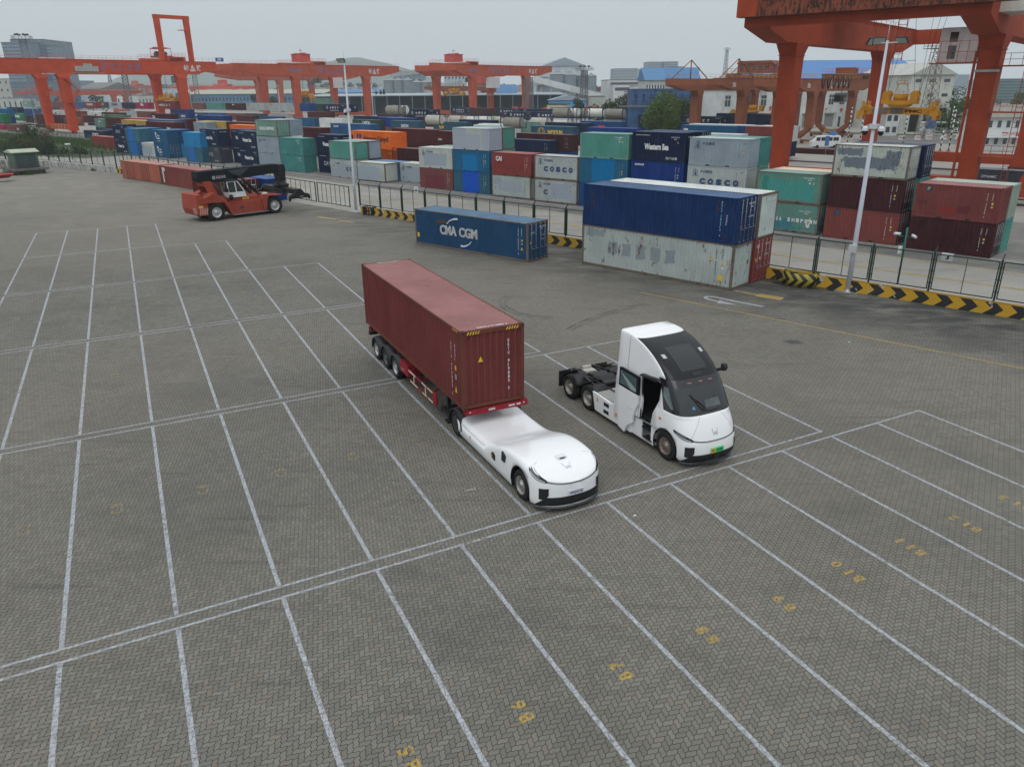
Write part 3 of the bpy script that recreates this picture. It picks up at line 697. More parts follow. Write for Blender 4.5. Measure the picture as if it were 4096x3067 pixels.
# ---- long containers standing on the paving, this side of the fence
def arc(root,cx,cz,pts,w0,w1):
    b=MB(); n=len(pts); rows=[[],[]]
    for i,(x,z) in enumerate(pts):
        w=w0+(w1-w0)*i/(n-1); d=Vector((pts[min(i+1,n-1)][0]-pts[max(i-1,0)][0],0,pts[min(i+1,n-1)][1]-pts[max(i-1,0)][1])).normalized(); q=Vector((-d.z,0,d.x))*w/2
        rows[0].append(Vector((cx+x,-.009,cz+z))+q); rows[1].append(Vector((cx+x,-.009,cz+z))-q)
    b.grid(rows,False); b.build('logo_arc',W_,root)
def cma(root,Ln,H):
    arc(root,3.75,2.02,[(0,0),(.25,.22),(.55,.38),(.9,.47),(1.25,.5)],.05,.16)
    arc(root,5.25,.42,[(0,0),(.35,.0),(.7,.1),(1.0,.28),(1.2,.5)],.16,.05)
    mb=plain('brown_patch',(.08,.045,.035),.8)
    front(('CMA',2.95,1.12,.78,1.85,W_,.035),('CMA',2.99,1.12,.78,1.85,W_,.03),('CGM',5.1,1.12,.78,1.95,W_,.035),('CGM',5.14,1.12,.78,1.95,W_,.03),('#',2.55,1.98,.28,1.15,mb),('#',.25,.62,.36,.26,YL_),('|CMAU 503937 6',Ln-.95,2.35,.12,None,W_),('|45G1',Ln-.62,2.35,.12,None,W_),
          ('#',Ln-.62,1.5,.15,.13,YL_),('#',Ln-.62,1.25,.14,.13,GY_),('^',Ln-.68,.85,.24,0,YL_),('CMAU 503937 6',1.35,2.45,.10,.8,W_,.02,'e'),('45G1',1.5,2.3,.1,.3,W_,.02,'e'),
          ('CMA CGM',.35,2.1,.10,.45,W_,.03,'e'),('^',.25,1.35,.2,0,YL_,0,'e'),('MAX GROSS 30480 KG',1.5,1.8,.09,.6,W_,.01,'e'),('TARE 3940 KG',1.5,1.5,.09,.5,W_,.01,'e'))(root,Ln,H)
    b=MB()
    for k in range(5):b.quad((Ln-.7+k*.12,.02,H+.009),(Ln-.64+k*.12,.02,H+.009),(Ln-.6+k*.12,.13,H+.009),(Ln-.66+k*.12,.13,H+.009))
    b.build('hazard_stripes',YL_,root)
container((-8.047,63.879,0),-.7025,40,'h',P['cma_blue'],'long dark blue container lettered CMA CGM standing alone on the paving','PD',cma,frame=P['rusty_frame'])
gy2='long containers double-stacked by the fence'
def e_(v):return Vector((math.cos(v),math.sin(v),0)),Vector((-math.sin(v),math.cos(v),0))
u1,n1=e_(-.763); b0=Vector((5.278,55.642,0))
container(b0,-.763,40,'h',P['patch_mscw'],'long pale rusty container with grey painted-over letters, bottom front of the double stack','PP',
    front(('|CBHU 806947 2',10.95,2.45,.135,None,BK_),('|45G1',11.4,2.45,.135,None,BK_),('^',10.5,1.75,.28,0,YL_),('#',11.2,.5,.38,.32,YL_),('#',11.4,1.5,.16,.14,YL_),('#',11.4,1.25,.16,.14,W_)),gy2,frame=P['rusty_frame'])
container(b0+Vector((0,0,2.9))+u1*.02,-.763,40,'h',P['msc_blue'],'long dark blue rust-streaked container, top front of the double stack','PD',
    front(('|MSCU 782514 4',11.0,2.5,.135,None,plain('cyan_lettering',(.22,.5,.58),.6)),('|45G1',11.4,1.7,.135,None,W_),('MSCU 782514',1.35,2.4,.12,.8,W_,.02,'e'),('45G1',1.6,2.2,.1,.3,W_,.02,'e'),('MAX GROSS',1.4,1.6,.1,.6,W_,.02,'e')),gy2)
container(b0+n1*2.62+u1*.1,-.763,40,'h',P['red'],'long red CAI container, bottom back of the double stack with its doors showing','PD',
    front(('CAI',.2,2.3,.22,.36,W_,.04,'e'),('#',.2,1.4,.25,.16,YL_,0,'e'),('#',.75,1.5,.16,.14,W_,0,'e'),('CAXU 918',1.4,2.4,.1,.6,W_,.02,'e'),('MAX 32500 KG',1.4,1.7,.09,.6,W_,.01,'e')),gy2)
container(b0+n1*2.62+u1*.14+Vector((0,0,2.9)),-.763,40,'h',P['old_white'],'long container with a rusty white roof, top back of the double stack','PP',front(('TRIU 816091',.7,2.35,.18,1.3,W_,.03,'e')),gy2,frame=P['rusty_frame'])
def sidedoors(root,Ln,H):
    for x0 in (1.6,6.35):
        for k in (0,1):
            b=MB(); b.box(x0+k*1.2,x0+k*1.2+1.18,-.02,.03,.17,H-.15)
            for z in range(3):b.box(x0+k*1.2+.12,x0+k*1.2+1.06,-.035,-.0195,.3+z*.75,.9+z*.75)
            o=b.build('side_door',P['salmon'],root)
            b=MB()
            for xx in (.3,.85):b.tube([(x0+k*1.2+xx,-.06,.12),(x0+k*1.2+xx,-.06,H-.1)],.025,6)
            b.build('locking_bar',plain('rusty_bar',(.05,.03,.025),.8),o)
        b=MB()
        for (x1,x2,z1,z2) in ((x0-.12,x0,.1,H-.06),(x0+2.38,x0+2.5,.1,H-.06),(x0,x0+2.38,H-.149,H-.04)):b.box(x1,x2,-.03,.02,z1,z2)
        b.build('door_frame',P['rusty_frame'],root)
container((-58.03,116.53,0),-.715,40,'s',P['salmon'],'faded orange container with two sets of doors in its side, left of the reach stacker','PP',sidedoors,frame=P['rusty_frame'])
container((-48.4,107.95,0),-.755,40,'s',P['oxide'],'long reddish brown container with a white strip at its left end, behind the reach stacker','PP',front(('#',.45,.35,2.0,.38,W_),('#',.95,1.9,.45,.35,W_),('|BUSINESS',.55,2.1,.2,None,RD_)))
container((-39.84,97.03,0),-.765,40,'s',P['maroon'],'long maroon container directly behind the reach stacker with doors at its right end','PD',front(('#',1.35,1.9,.1,.6,W_,0,'e'),('DRYU 220',1.4,1.6,.1,.5,W_,.02,'e')))
u1,n1=e_(-.765)
container(Vector((-39.84,97.03,0))+n1*2.75+u1*1.3,-.765,40,'s',P['bright_blue'],'long bright blue container behind the reach stacker head','PP',front(('|UETU 550',1.9,2.2,.14,None,W_,.02,'e')))
# ---- the far yard: boxes placed from the picture by their apparent length
FARQ=[]
def far(ch,xl,yl,xr,L_,hk,col,label,marks=None,ends='PP',lev=None,yaw=YA,oy=380,sc=.4088,detail=1,group='containers in the far yard',ac=None):
    X0,Y0,X1=ch+xl*sc,oy+yl*sc,ch+xr*sc; d=ray(X0,Y0); e=Vector((math.cos(yaw),math.sin(yaw),0))
    lo,hi=20,900
    for _ in range(50):
        mD=(lo+hi)/2; q=d*(mD/d.y)+e*LEN[L_]; xs=IW/2+FPX*q.dot(_r)/q.dot(_f)
        if xs > X1:lo=mD
        else:hi=mD
    ac=ac or (d*(mD/d.y)).dot(E2)
    FARQ.append([X0,Y0,X1+(8 if L_==20 else 16),d,ac,lev,L_,hk,col,label,ends,marks,group,detail,yaw])
def place_far():
    """depth by apparent length, then pushed back where a lower-lying box must stand in front"""
    done=[]; out={}
    for it in sorted(FARQ,key=lambda q:-q[1]):
        X0,Y0,X1,d,ac,lev,L_,hk,col,label,ends,marks,group,detail,yaw=it
        H=HGT[hk]
        if lev:
            zs=lev*H+ZY; a2=(d*((zs-CAMH)/d.z)).dot(E2); ac=min(1.12*ac,max(.88*ac,a2))
        lo=77.5
        for (x0,x1,c0,l0) in done:
            if x0 < X1-3 and x1 > X0+3 and not (lev and l0 and lev > l0):lo=max(lo,c0+2.6)
            elif x0 < X1-3 and x1 > X0+3 and lev and l0 and lev > l0:lo=max(lo,c0)
        ac=max(ac,lo); k=ac/d.dot(E2); q=Vector((0,0,CAMH))+d*k; q.z -=H
        xe=q+E1*LEN[L_]-Vector((0,0,CAMH-H)); done.append((X0,IW/2+FPX*xe.dot(_r)/xe.dot(_f),ac,lev))
        if q.z > 1.3 and not (lev and lev > 2):container(q-Vector((0,0,H+.01)),yaw,L_,hk,P[rnd.choice(('maroon','dmaroon','navy','blue','brown','slate'))],'box right under the '+' '.join(label.split()[:13]),'PP',None,group,1)
        out[label]=container(q,yaw,L_,hk,P[col] if isinstance(col,str) else col,label,ends,marks,group,detail)
    return out
def word(t,x=.3,h=.6,w=None,mt=None,z=.45,b=.05):
    return lambda root,Ln,H:front((t,Ln*x,H*z,h,w or len(t)*h*.8,mt or W_,b))(root,Ln,H)
A_,B_,C_,D_,E_,F_,G_=0,500,1000,1500,2000,2500,3000
far(A_,-95,183,28,40,'h','green','green container with white logo at the left edge of the photo',word('EVERGREEN',.15,.9,5.5))
far(A_,115,180,238,40,'h','green','green EVERGREEN container in front of the lattice light mast',word('EVERGREEN',.15,1.0,6.5))
far(A_,-90,283,57,40,'h','magenta','reddish container under the green one at the left edge')
far(A_,60,285,190,40,'h','brown','brown container lettered tex under the EVERGREEN one',word('tex',.75,.7,1.6))
far(A_,180,283,290,40,'h','dmaroon','dark maroon container right of the tex one behind the lattice mast')
far(A_,345,186,470,40,'h','maroon','maroon container behind the left leg of the left crane',ac=110)
far(A_,345,290,470,40,'h','dmaroon','dark maroon container low behind the left leg of the left crane',ac=108)
far(A_,510,195,640,40,'h','maroon','maroon container seen between the left crane legs')
far(A_,620,220,735,40,'h','brown','brown container right of the second leg of the left crane',lev=1)
far(A_,760,198,880,40,'h','maroon','maroon container in a long row right of the left crane',ac=134)
far(A_,870,205,990,40,'h','dmaroon','dark maroon container at the end of a long row right of the left crane',ac=134)
far(A_,920,232,950,20,'s','sage','grey green container end behind the small white camera post',ac=105)
far(A_,860,275,925,20,'s','navy','navy container behind the red lorry cab')
far(A_,815,345,975,40,'s','navy2','low navy container below the red lorry cab',word('COSCO',.45,.9,4),lev=1)
far(A_,960,335,1060,40,'s','navy','navy container right of the red lorry cab',lev=1,ac=100)
q=G(888*.4088,380+400*.4088,2.44); container((q.x,q.y,ZY),-.72,40,'s',P['red'],'red brown container on the ground at the left end of the front row','PP',None,'containers in the far yard')
far(A_,215,62,290,40,'s','sage','grey green container top of the far left row',word('UL',.3,.9,2),lev=3)
far(A_,295,62,372,40,'s','lgrey','pale container behind the lattice light mast',lev=3)
far(A_,372,62,495,40,'s','sage','greenish container behind the left crane leg',lev=3,ac=170)
far(A_,500,65,615,40,'s','brown','brown container top of the far row between the crane legs',lev=3)
far(A_,715,67,815,40,'s','steel_blue','steel blue container top of the far row left of HYUNDAI',lev=3)
far(A_,815,70,925,40,'s','red','red container lettered HYUNDAI',word('HYUNDAI',.25,.9,6),lev=3)
far(A_,928,70,1060,40,'s','slate','black container lettered UNICO in yellow',word('UNICO',.25,1.0,6.3,YL_),lev=3)
far(A_,1060,72,1185,40,'s','lgrey','pale COSCO container in the far row right of UNICO',word('cosco',.25,1.0,6,BL_),lev=3)
far(A_,1187,75,1316,40,'s','navy','plain navy container left of the magenta SJL one',lev=3)
far(B_,95,75,235,40,'s','magenta','magenta container lettered SJL',word('SJL',.4,1.1,3.4),lev=3)
far(B_,345,77,440,40,'s','brown','dull purple container between the right legs of the left crane',lev=3)
far(B_,615,80,790,40,'s','brown','brown container right of the left crane, top row',lev=3)
far(B_,793,80,978,40,'s','teal','green container in the top row left of the dark SJL one',lev=3)
far(B_,980,82,1180,40,'s','dmaroon','dark maroon container lettered SJL',word('SJL',.42,.5,1.8,z=.7),lev=3)
far(B_,1182,80,1395,40,'s','lgrey','pale rusty OOCL container, left one of the pair',word('OOCL',.08,.45,1.7,RD_,.72),lev=3)
far(C_,175,81,408,40,'s','lgrey','pale rusty OOCL container, right one of the pair',word('OOCL',.08,.5,1.8,RD_,.72),lev=3)
far(C_,483,83,520,20,'s','blue','blue container end beside the OOCL pair',lev=3,ac=137)
far(A_,725,158,850,40,'s','maroon','maroon container under HYUNDAI',lev=2)
far(A_,850,162,990,40,'s','white','white container under UNICO',word('—',.6,.5,2,BK_),lev=2)
far(A_,992,169,1190,40,'s','maroon','maroon CAI container under the far COSCO one',word('CAI',.05,.9,1.8))
far(A_,495,149,640,40,'s','white','white container between the left crane legs',word('—',.3,.5,2,BK_))
far(A_,1015,196,1200,40,'s','green','low green-roofed container in front of the CAI row',ac=100)
far(A_,230,136,425,40,'s','blue','blue container behind the lattice mast')
far(A_,65,120,225,40,'s','navy','navy container left of the lattice mast')
far(A_,-60,133,62,40,'s','sea_blue','sea blue container at the left edge')
far(B_,0,159,108,40,'s','lgrey','pale container with a small flag mark',word('#',.3,.1),lev=2)
far(B_,110,160,250,40,'s','brown','brown container under the magenta SJL one',lev=2)
far(B_,252,181,440,40,'s','dmaroon','dark maroon CAI container left of the sail-logo box',word('CAI',.05,.9,1.8))
far(B_,440,140,545,40,'s','bright_blue','bright blue container under the hanging red one',lev=3,ac=140)
far(B_,440,172,552,40,'s','petrol','slate blue container with a sail mark by the orange crane leg',word('ARKAS',.6,.8,3),lev=2,ac=140)
far(B_,618,172,795,40,'s','petrol','petrol container lettered CMA in the far row',word('CMA',.4,.9,3.2),lev=2)
far(B_,800,175,985,40,'s','steel_blue','steel blue container under the green one',lev=2)
far(B_,990,180,1180,40,'s','brown','brown container lettered tex in the middle of the far row',word('tex',.06,.6,1.3),lev=2)
far(B_,1183,182,1400,40,'s','slate','dark container under the left OOCL one',lev=2)
far(C_,175,188,408,40,'s','lgrey','pale container under the right OOCL one',lev=2)
far(B_,1083,200,1420,40,'s','maroon','maroon container in front of the OOCL pair')
far(B_,705,199,975,40,'s','bright_blue','long bright blue container above the yellow one')
far(A_,1030,217,1262,40,'h','maroon','long maroon container left of the yellow one')
far(B_,-10,222,265,40,'h','pink','long container with a pink roof in the middle left')
far(B_,215,238,500,40,'h','steel_blue','long container with a blue roof in the middle left')
far(B_,490,235,530,20,'h','maroon','dark maroon container end by the orange crane leg',ac=98)
far(A_,1183,243,1423,40,'h','yellow','yellow container at the left behind the blue stacks')
far(B_,200,259,530,40,'h','maroon','maroon container lettered tex right of the left yellow one',word('tex',.74,.75,1.6),lev=2)
far(B_,665,264,690,20,'h','grey','grey container end left of the right yellow one',ac=95)
far(B_,705,253,985,40,'h','yellow','yellow container with a black letter m',word('m',.42,1.2,2.0,BK_))
far(B_,987,262,1290,40,'h','maroon','maroon container right of the yellow m one')
far(B_,1020,290,1330,40,'h','orange','orange container between Western Sea and CHINA SHIPPING boxes')
far(C_,105,209,430,40,'h','blue','blue container in a row behind the CHINA SHIPPING box',ac=101)
far(C_,430,222,650,40,'h','mid_blue','mid blue container left of the tall white reefer',ac=104)
far(C_,505,316,560,20,'s','maroon','maroon container end between CHINA SHIPPING and Western Sea boxes',ac=92)
far(C_,675,226,980,40,'h','white','tall white refrigerated container left of the green CAPITAL one')
far(C_,785,276,1165,40,'s','steel_blue','steel blue container lettered CRONOS',word('CRONOS',.08,.35,1.6,z=.72))
far(C_,1000,240,1345,40,'h','dgreen','dark green container lettered CAPITAL',word('CAPITAL',.4,.9,3.8,z=.55))
far(C_,985,348,1480,40,'h','orange','orange container lettered Hapag-Lloyd, upper one',front(('Hapag-Lloyd',3.55,1.0,1.1,6.6,BK_,.03),('#',1.6,1.7,.7,.55,BL_),('#',2.3,1.7,.7,.55,BL_),('^',9.9,2.2,.25,0,YL_),('#',10.5,2.2,.25,.2,YL_),('^',.9,2.0,.25,0,YL_,0,'e')),lev=2)
far(C_,715,91,963,40,'s','navy2','navy China Railway container above the left lamp post camera',CR(),lev=3)
def cr_pair(ch,xl,yl,xr,label,lev=None,col='navy2',ends=True,L_=40,hk='s'):return far(ch,xl,yl,xr,L_,hk,col,label,CR(1,ends),lev=lev)
far(C_,1010,206,1240,40,'s','navy2','long navy container right of the China Railway one behind the left lamp post',ac=118)
far(C_,1245,216,1500,40,'s','bright_blue','low dark blue container behind the CAPITAL one',ac=119)
far(C_,560,166,715,40,'s','maroon','maroon container left of the upper China Railway one',ac=150)
far(C_,615,32,700,40,'s','sage','grey green container below the yellow spreader of the middle crane',lev=3,ac=200)
far(D_,25,40,230,40,'s','dmaroon','dark maroon container left of two China Railway ones in the far row',lev=3)
cr_pair(D_,232,42,440,'slate navy China Railway container in the far row right of the maroon one',3,'navy')
cr_pair(D_,448,45,665,'navy China Railway container half hidden by an orange crane leg',3)
cr_pair(D_,320,140,580,'navy China Railway container below the white tank container',None)
far(D_,580,134,735,40,'s','maroon','maroon container right of the China Railway one by the crane leg')
cr_pair(D_,740,121,930,'navy China Railway container between the two orange crane legs',None,'navy',False)
far(D_,930,127,975,20,'s','dmaroon','dark maroon container end behind the orange crane leg',ac=240)
far(D_,975,129,1195,40,'s','dmaroon','dark maroon container right of the second orange crane leg')
cr_pair(D_,1195,133,1500,'navy China Railway container with its white emblem right of the crane leg',None,'navy2',False)
far(E_,255,137,490,40,'s','navy2','plain navy container behind the China Railway pair')
cr_pair(E_,65,163,333,'navy China Railway container, left one of a pair before the tanks',None,'navy2',False)
cr_pair(E_,335,167,600,'navy China Railway container, right one of a pair before the tanks',None,'navy2',False)
far(D_,20,186,370,40,'s','maroon','maroon container with white digits in front of the China Railway rows',word('10',.88,.8,1.2),ac=122)
far(D_,100,223,500,40,'s','bright_blue','blue container with a dark blue side above the CAPITAL one')
far(D_,-10,213,110,40,'s','navy2','navy roofed container left of the dark blue sided one',ac=124)
far(D_,150,250,545,40,'h','petrol','petrol container with faded white lettering behind the maroon GLOBAL ones',word('RUSCON',.38,.8,3.0,z=.4),ac=111)
far(D_,570,260,1010,40,'h','petrol','dark petrol WOOUN container with yellow globe logo, left one',front(('W',2.0,1.0,.9,2.2,YL_,.03)),ac=112)
far(D_,165,325,640,40,'h','maroon','long maroon container behind the orange Hapag-Lloyd ones',ac=98)
far(D_,598,352,1060,40,'h','maroon','maroon container with a green and white GLOBAL logo',front(('Global',.45,1.3,.35,.95,W_,.03)),ac=101)
far(D_,165,515,600,40,'h','dmaroon','maroon container low behind the orange Hapag-Lloyd ones',lev=1,ac=89)
far(D_,820,241,1225,40,'s','navy2','navy container in front of the tank row')
far(E_,15,256,440,40,'s','sage','grey green container under the tank rows')
far(E_,440,267,870,40,'s','navy','navy container with end lettering behind the WOOUN one',ac=120)
far(E_,785,254,1185,40,'s','blue','blue container with a red mark at the foot of the tank row',word('—',.45,.5,2,RD_))
far(D_,1010,280,1460,40,'h','white','long white refrigerated container behind the topmost grey box',ac=110)
far(E_,-260,290,285,40,'h','white','white refrigerated container left of the WOOUN one',front(('^',11.0,.9,.3,0,YL_),('#',10.6,2.2,.08,.9,RD_)),ac=112)
def woo(root,Ln,H):
    b=MB(); c0=Vector((3.1,-.009,1.75))
    for rx in (1.0,.55):
        b.grid([[c0+Vector((rx*math.cos(a),0,.8*math.sin(a))) for a in [2*math.pi*k/24 for k in range(25)]],[c0+Vector(((rx-.12)*math.cos(a),0,.7*math.sin(a))) for a in [2*math.pi*k/24 for k in range(25)]]],False)
    b.build('globe_emblem',YL_,root)
    front(('WOOUN',4.9,1.0,1.1,4.3,YL_,.05,'s'))(root,Ln,H)
far(E_,302,301,850,40,'h','petrol','dark petrol container lettered WOOUN in yellow with globe logo',woo,ac=108.5)
far(E_,855,316,1330,40,'h','bright_blue','long container with a bright blue roof behind the pale green topmost box')
far(E_,160,372,735,40,'h','dmaroon','large dark maroon container above the grey COSCO boxes',code_marks('GLDU 775412 9','45G1',tri=True),detail=2,ac=101.5)
far(E_,-30,425,335,40,'s','navy2','navy container left of the large dark maroon one',code_marks('BLKU 250131 2','22G1'),lev=1,ac=96)
cr_pair(F_,-190,172,125,'navy China Railway container with its left half behind the tanks',None,'navy2',False)
cr_pair(F_,130,196,535,'navy China Railway container left of the brown crane leg',None)
cr_pair(F_,552,206,985,'navy China Railway container crossed by the brown crane leg',None)
far(F_,-60,158,160,40,'s','dmaroon','dark maroon container in front of the big tree',ac=205)
far(F_,180,165,385,40,'s','maroon','maroon container right below the big tree',ac=200)
cr_pair(F_,415,171,740,'navy China Railway container in the back row below the blue scaffold',None,'navy',False)
far(F_,895,180,1190,40,'h','navy','plain navy container below the yellow spreader',lev=2,ac=188)
far(F_,230,263,620,40,'s','navy2','navy container with small orange seaco lettering',word('seaco',.06,.45,1.7,YL_,.62))
far(F_,550,294,1085,40,'s','mid_blue','blue container crossed by the brown crane leg above the Western Sea roof',front(('#',.6,1.0,1.0,.9,W_),('H',.8,1.1,.7,.5,BL_)),ac=128)
far(F_,630,282,1040,40,'s','white','container with a dusty pink-white roof behind the blue one',ac=136)
far(F_,1100,305,1196,20,'s','blue','blue container end right of the brown crane leg',ac=130)
far(F_,1180,307,1235,20,'s','oxide','rusty container beside two dirty white ones',ac=131)
far(G_,-20,300,110,20,'s','lgrey','dirty white container left of the big orange crane leg',ac=132)
far(G_,105,300,170,20,'s','white','white container close to the big orange crane leg',ac=133)
far(G_,60,190,215,20,'h','navy2','navy container in front of the white workshop',lev=2,ac=192)
far(G_,400,517,950,40,'h','dmaroon','dark maroon corrugated container right of the big orange crane leg',lev=1)
far(F_,500,366,1060,40,'s','white','white roofed container between Western Sea and the grey topmost box',ac=124)
def ovik(root,Ln,H):
    front(('ГРУЗОВИКЪ',1.9,1.05,.62,4.4,BL_,.02))(root,Ln,H)
    b=MB(); b.cur=0
    for (x0,z0,x1,z1,w) in ((2.6,1.95,7.2,1.98,.10),(7.2,2.0,6.35,1.1,.09),(3.4,2.22,5.2,2.3,.12),(3.0,.75,6.0,.72,.04)):
        d=Vector((x1-x0,0,z1-z0)).normalized(); q=Vector((-d.z,0,d.x))*w/2; b.quad(Vector((x0,-.01,z0))-q,Vector((x1,-.01,z1))-q,Vector((x1,-.01,z1))+q,Vector((x0,-.01,z0))+q)
    b.build('truck_outline_logo',BL_,root)
p=YW(-27.3,86.5,ZY); container(p,YA,40,'h',P['white'],'white refrigerated container with a blue Cyrillic logo behind the right-hand stacks','PD',ovik,'containers in the far yard')
p=YW(-20.4,111,ZY); container(p,YA,40,'s',P['slate'],'dark grey container behind the right crane leg','PP',front(('DYNAMIC',1.8,1.6,.3,1.6,W_,.02)),'containers in the far yard')
FO=place_far(); up=FO['orange container lettered Hapag-Lloyd, upper one']
container(up.location-Vector((0,0,2.9)),YA,40,'h',P['orange'],'orange container under the one lettered Hapag-Lloyd','PP',front(('^',9.9,2.2,.25,0,YL_),('#',10.5,2.2,.25,.2,YL_)),'containers in the far yard')
up=FO['navy China Railway container above the left lamp post camera']
container(up.location+E2*2.6+E1*.2,YA,40,'s',P['navy2'],'navy China Railway container behind the one above the left lamp post camera','PP',CR(),'containers in the far yard')
# ---- tank containers
M_TANK=paint('tank_steel',pc(170,168,158),.1); M_TANKW=paint('tank_white',pc(205,206,200,.9),.1); M_TANKG=paint('tank_grey',pc(128,126,116),.2)
M_FB=plain('tank_frame_blue',pc(28,40,72),.6); M_FR=plain('tank_frame_red',pc(120,44,48),.6); M_FG=plain('tank_frame_green',pc(70,150,50),.6); M_FD=plain('tank_frame_dark',pc(48,54,66),.6)
def tank_cont(pos,yaw,label,tm,fm,group='tank containers in the far yard'):
    Ln,H,Wd=6.058,2.591,2.438
    root=thing('tank_container',label,'tank container',pos,yaw,group)
    b=MB()
    for x in (.06,Ln-.06):
        for y in (.06,Wd-.06):b.box(x-.07,x+.07,y-.07,y+.07,0,H)
        for z in (.08,H-.08):b.bar((x,.13,z),(x,Wd-.13,z),.13)
        for (y0,z0,y1,z1) in ((.1,H-.7,.7,H-.1),(Wd-.1,H-.7,Wd-.7,H-.1),(.1,.7,.7,.1),(Wd-.1,.7,Wd-.7,.1)):b.bar((x,y0,z0),(x,y1,z1),.1,up=(1,0,0))
    for y in (.06,Wd-.06):
        b.bar((.13,y,.08),(Ln-.13,y,.08),.12); b.bar((.13,y,H-.06),(Ln-.13,y,H-.06),.08)
    b.build('frame',fm,root)
    b=MB(); R_=1.12
    b.lathe([(0,.22),(.6,.24),(.95,.34),(R_,.55),(R_,Ln-.55),(.95,Ln-.34),(.6,Ln-.24),(0,Ln-.22)],(0,Wd/2,H/2+.02),'x',24)
    o=b.build('tank',tm,root); b=MB(); b.lathe([(.3,H-.12),(.3,H-.02),(0,H-.01)],(Ln/2,Wd/2,0),'z',14); b.box(Ln/2-1.4,Ln/2+1.4,Wd/2-.25,Wd/2+.25,H-.13,H-.09); b.build('manhole',M_GALV,o)
    return root
def tkd(ch,xl,yl,wpx,label,tm,fm):
    X0=ch+xl*.4088; d=ray(X0,380+yl*.4088); lo,hi=20,600
    for _ in range(40):
        D=(lo+hi)/2; q=d*(D/d.y)+E1*6.058; xs=IW/2+FPX*q.dot(_r)/q.dot(_f)
        if xs > X0+wpx*.4088:lo=D
        else:hi=D
    q=Vector((0,0,CAMH))+d*(D/d.y); q.z -=2.591
    return tank_cont(q,YA,label,tm,fm)
tkd(D_,130,97,150,'white tank container with black lettering standing high at the middle left',M_TANKW,M_FD)
tkd(D_,78,98,150,'grey tank container just left of the high white one',M_TANKG,M_FD)
tkd(D_,470,192,160,'dull white tank container beside the blue one in the middle',M_TANK,M_FD)
tkd(D_,705,198,135,'tank container in a red frame',M_TANK,M_FR)
tkd(D_,838,204,130,'white tank container with a dark letter B, right of the red framed one',M_TANKW,M_FB)
tkd(D_,968,204,130,'white tank container half hidden left of the green framed one',M_TANKW,M_FB)
tkd(D_,1028,206,130,'tank container in a bright green frame',M_TANK,M_FG)
tkd(D_,1095,207,130,'white tank container right of the green framed one',M_TANKW,M_FB)
tkd(D_,1228,214,190,'grey tank container at the left in the lower middle row',M_TANKG,M_FD)
tkd(E_,270,216,190,'pale tank container below the pair of China Railway boxes',M_TANK,M_FD)
for i,(x,w_,lb,tm) in enumerate(((495,150,'grey tank container at the left end of the upper tank row',M_TANKG),(580,150,'white tank container with a blue label, second in the upper tank row',M_TANKW),(660,172,'grey tank container in the middle of the upper tank row',M_TANKG),
        (832,175,'bright white tank container with blue label in the upper tank row',M_TANKW),(1004,208,'dusty grey tank container at the right end of the upper tank row',M_TANKG))):
    o=tkd(E_,x,124+i*1.5,172+(i > 3)*25,lb,tm,M_FB)
    if i !=3:
        tank_cont(o.location-Vector((0,0,2.6)),YA,lb.replace('upper','lower'),M_TANKW if i < 3 else M_TANKG,M_FB)
# ---------------------------------------------------------------- wheels
M_TYRE=plain('tyre_rubber',(.016,.016,.017),.8,var=.3,scale=6,spec=.25)
M_RIM=plain('alloy_rim',(.55,.54,.52),.3,.85,var=.1); M_RIMS=plain('silver_rim',(.42,.43,.44),.45,.5,var=.15); M_RIMB=plain('bronze_rim',(.33,.28,.24),.4,.7,var=.1)
M_BLKP=plain('black_plastic',(.014,.015,.018),.5,var=.2,scale=5); M_CHAS=plain('chassis_black',(.018,.018,.020),.6,var=.3,scale=4)
M_GLASS=plain('dark_glass',(.014,.018,.022),.06,spec=.9,var=0); M_LAMP=plain('lamp_lens',(.35,.38,.40),.1,spec=.8,var=.1)
M_AMB=plain('amber_lens',(.65,.20,.02),.3,var=0); M_WPAINT=plain('white_gloss_paint',(.80,.82,.84),.22,spec=.5,var=.015,coat=.5)
M_CHROME=plain('chrome',(.6,.6,.62),.15,.95,var=0)
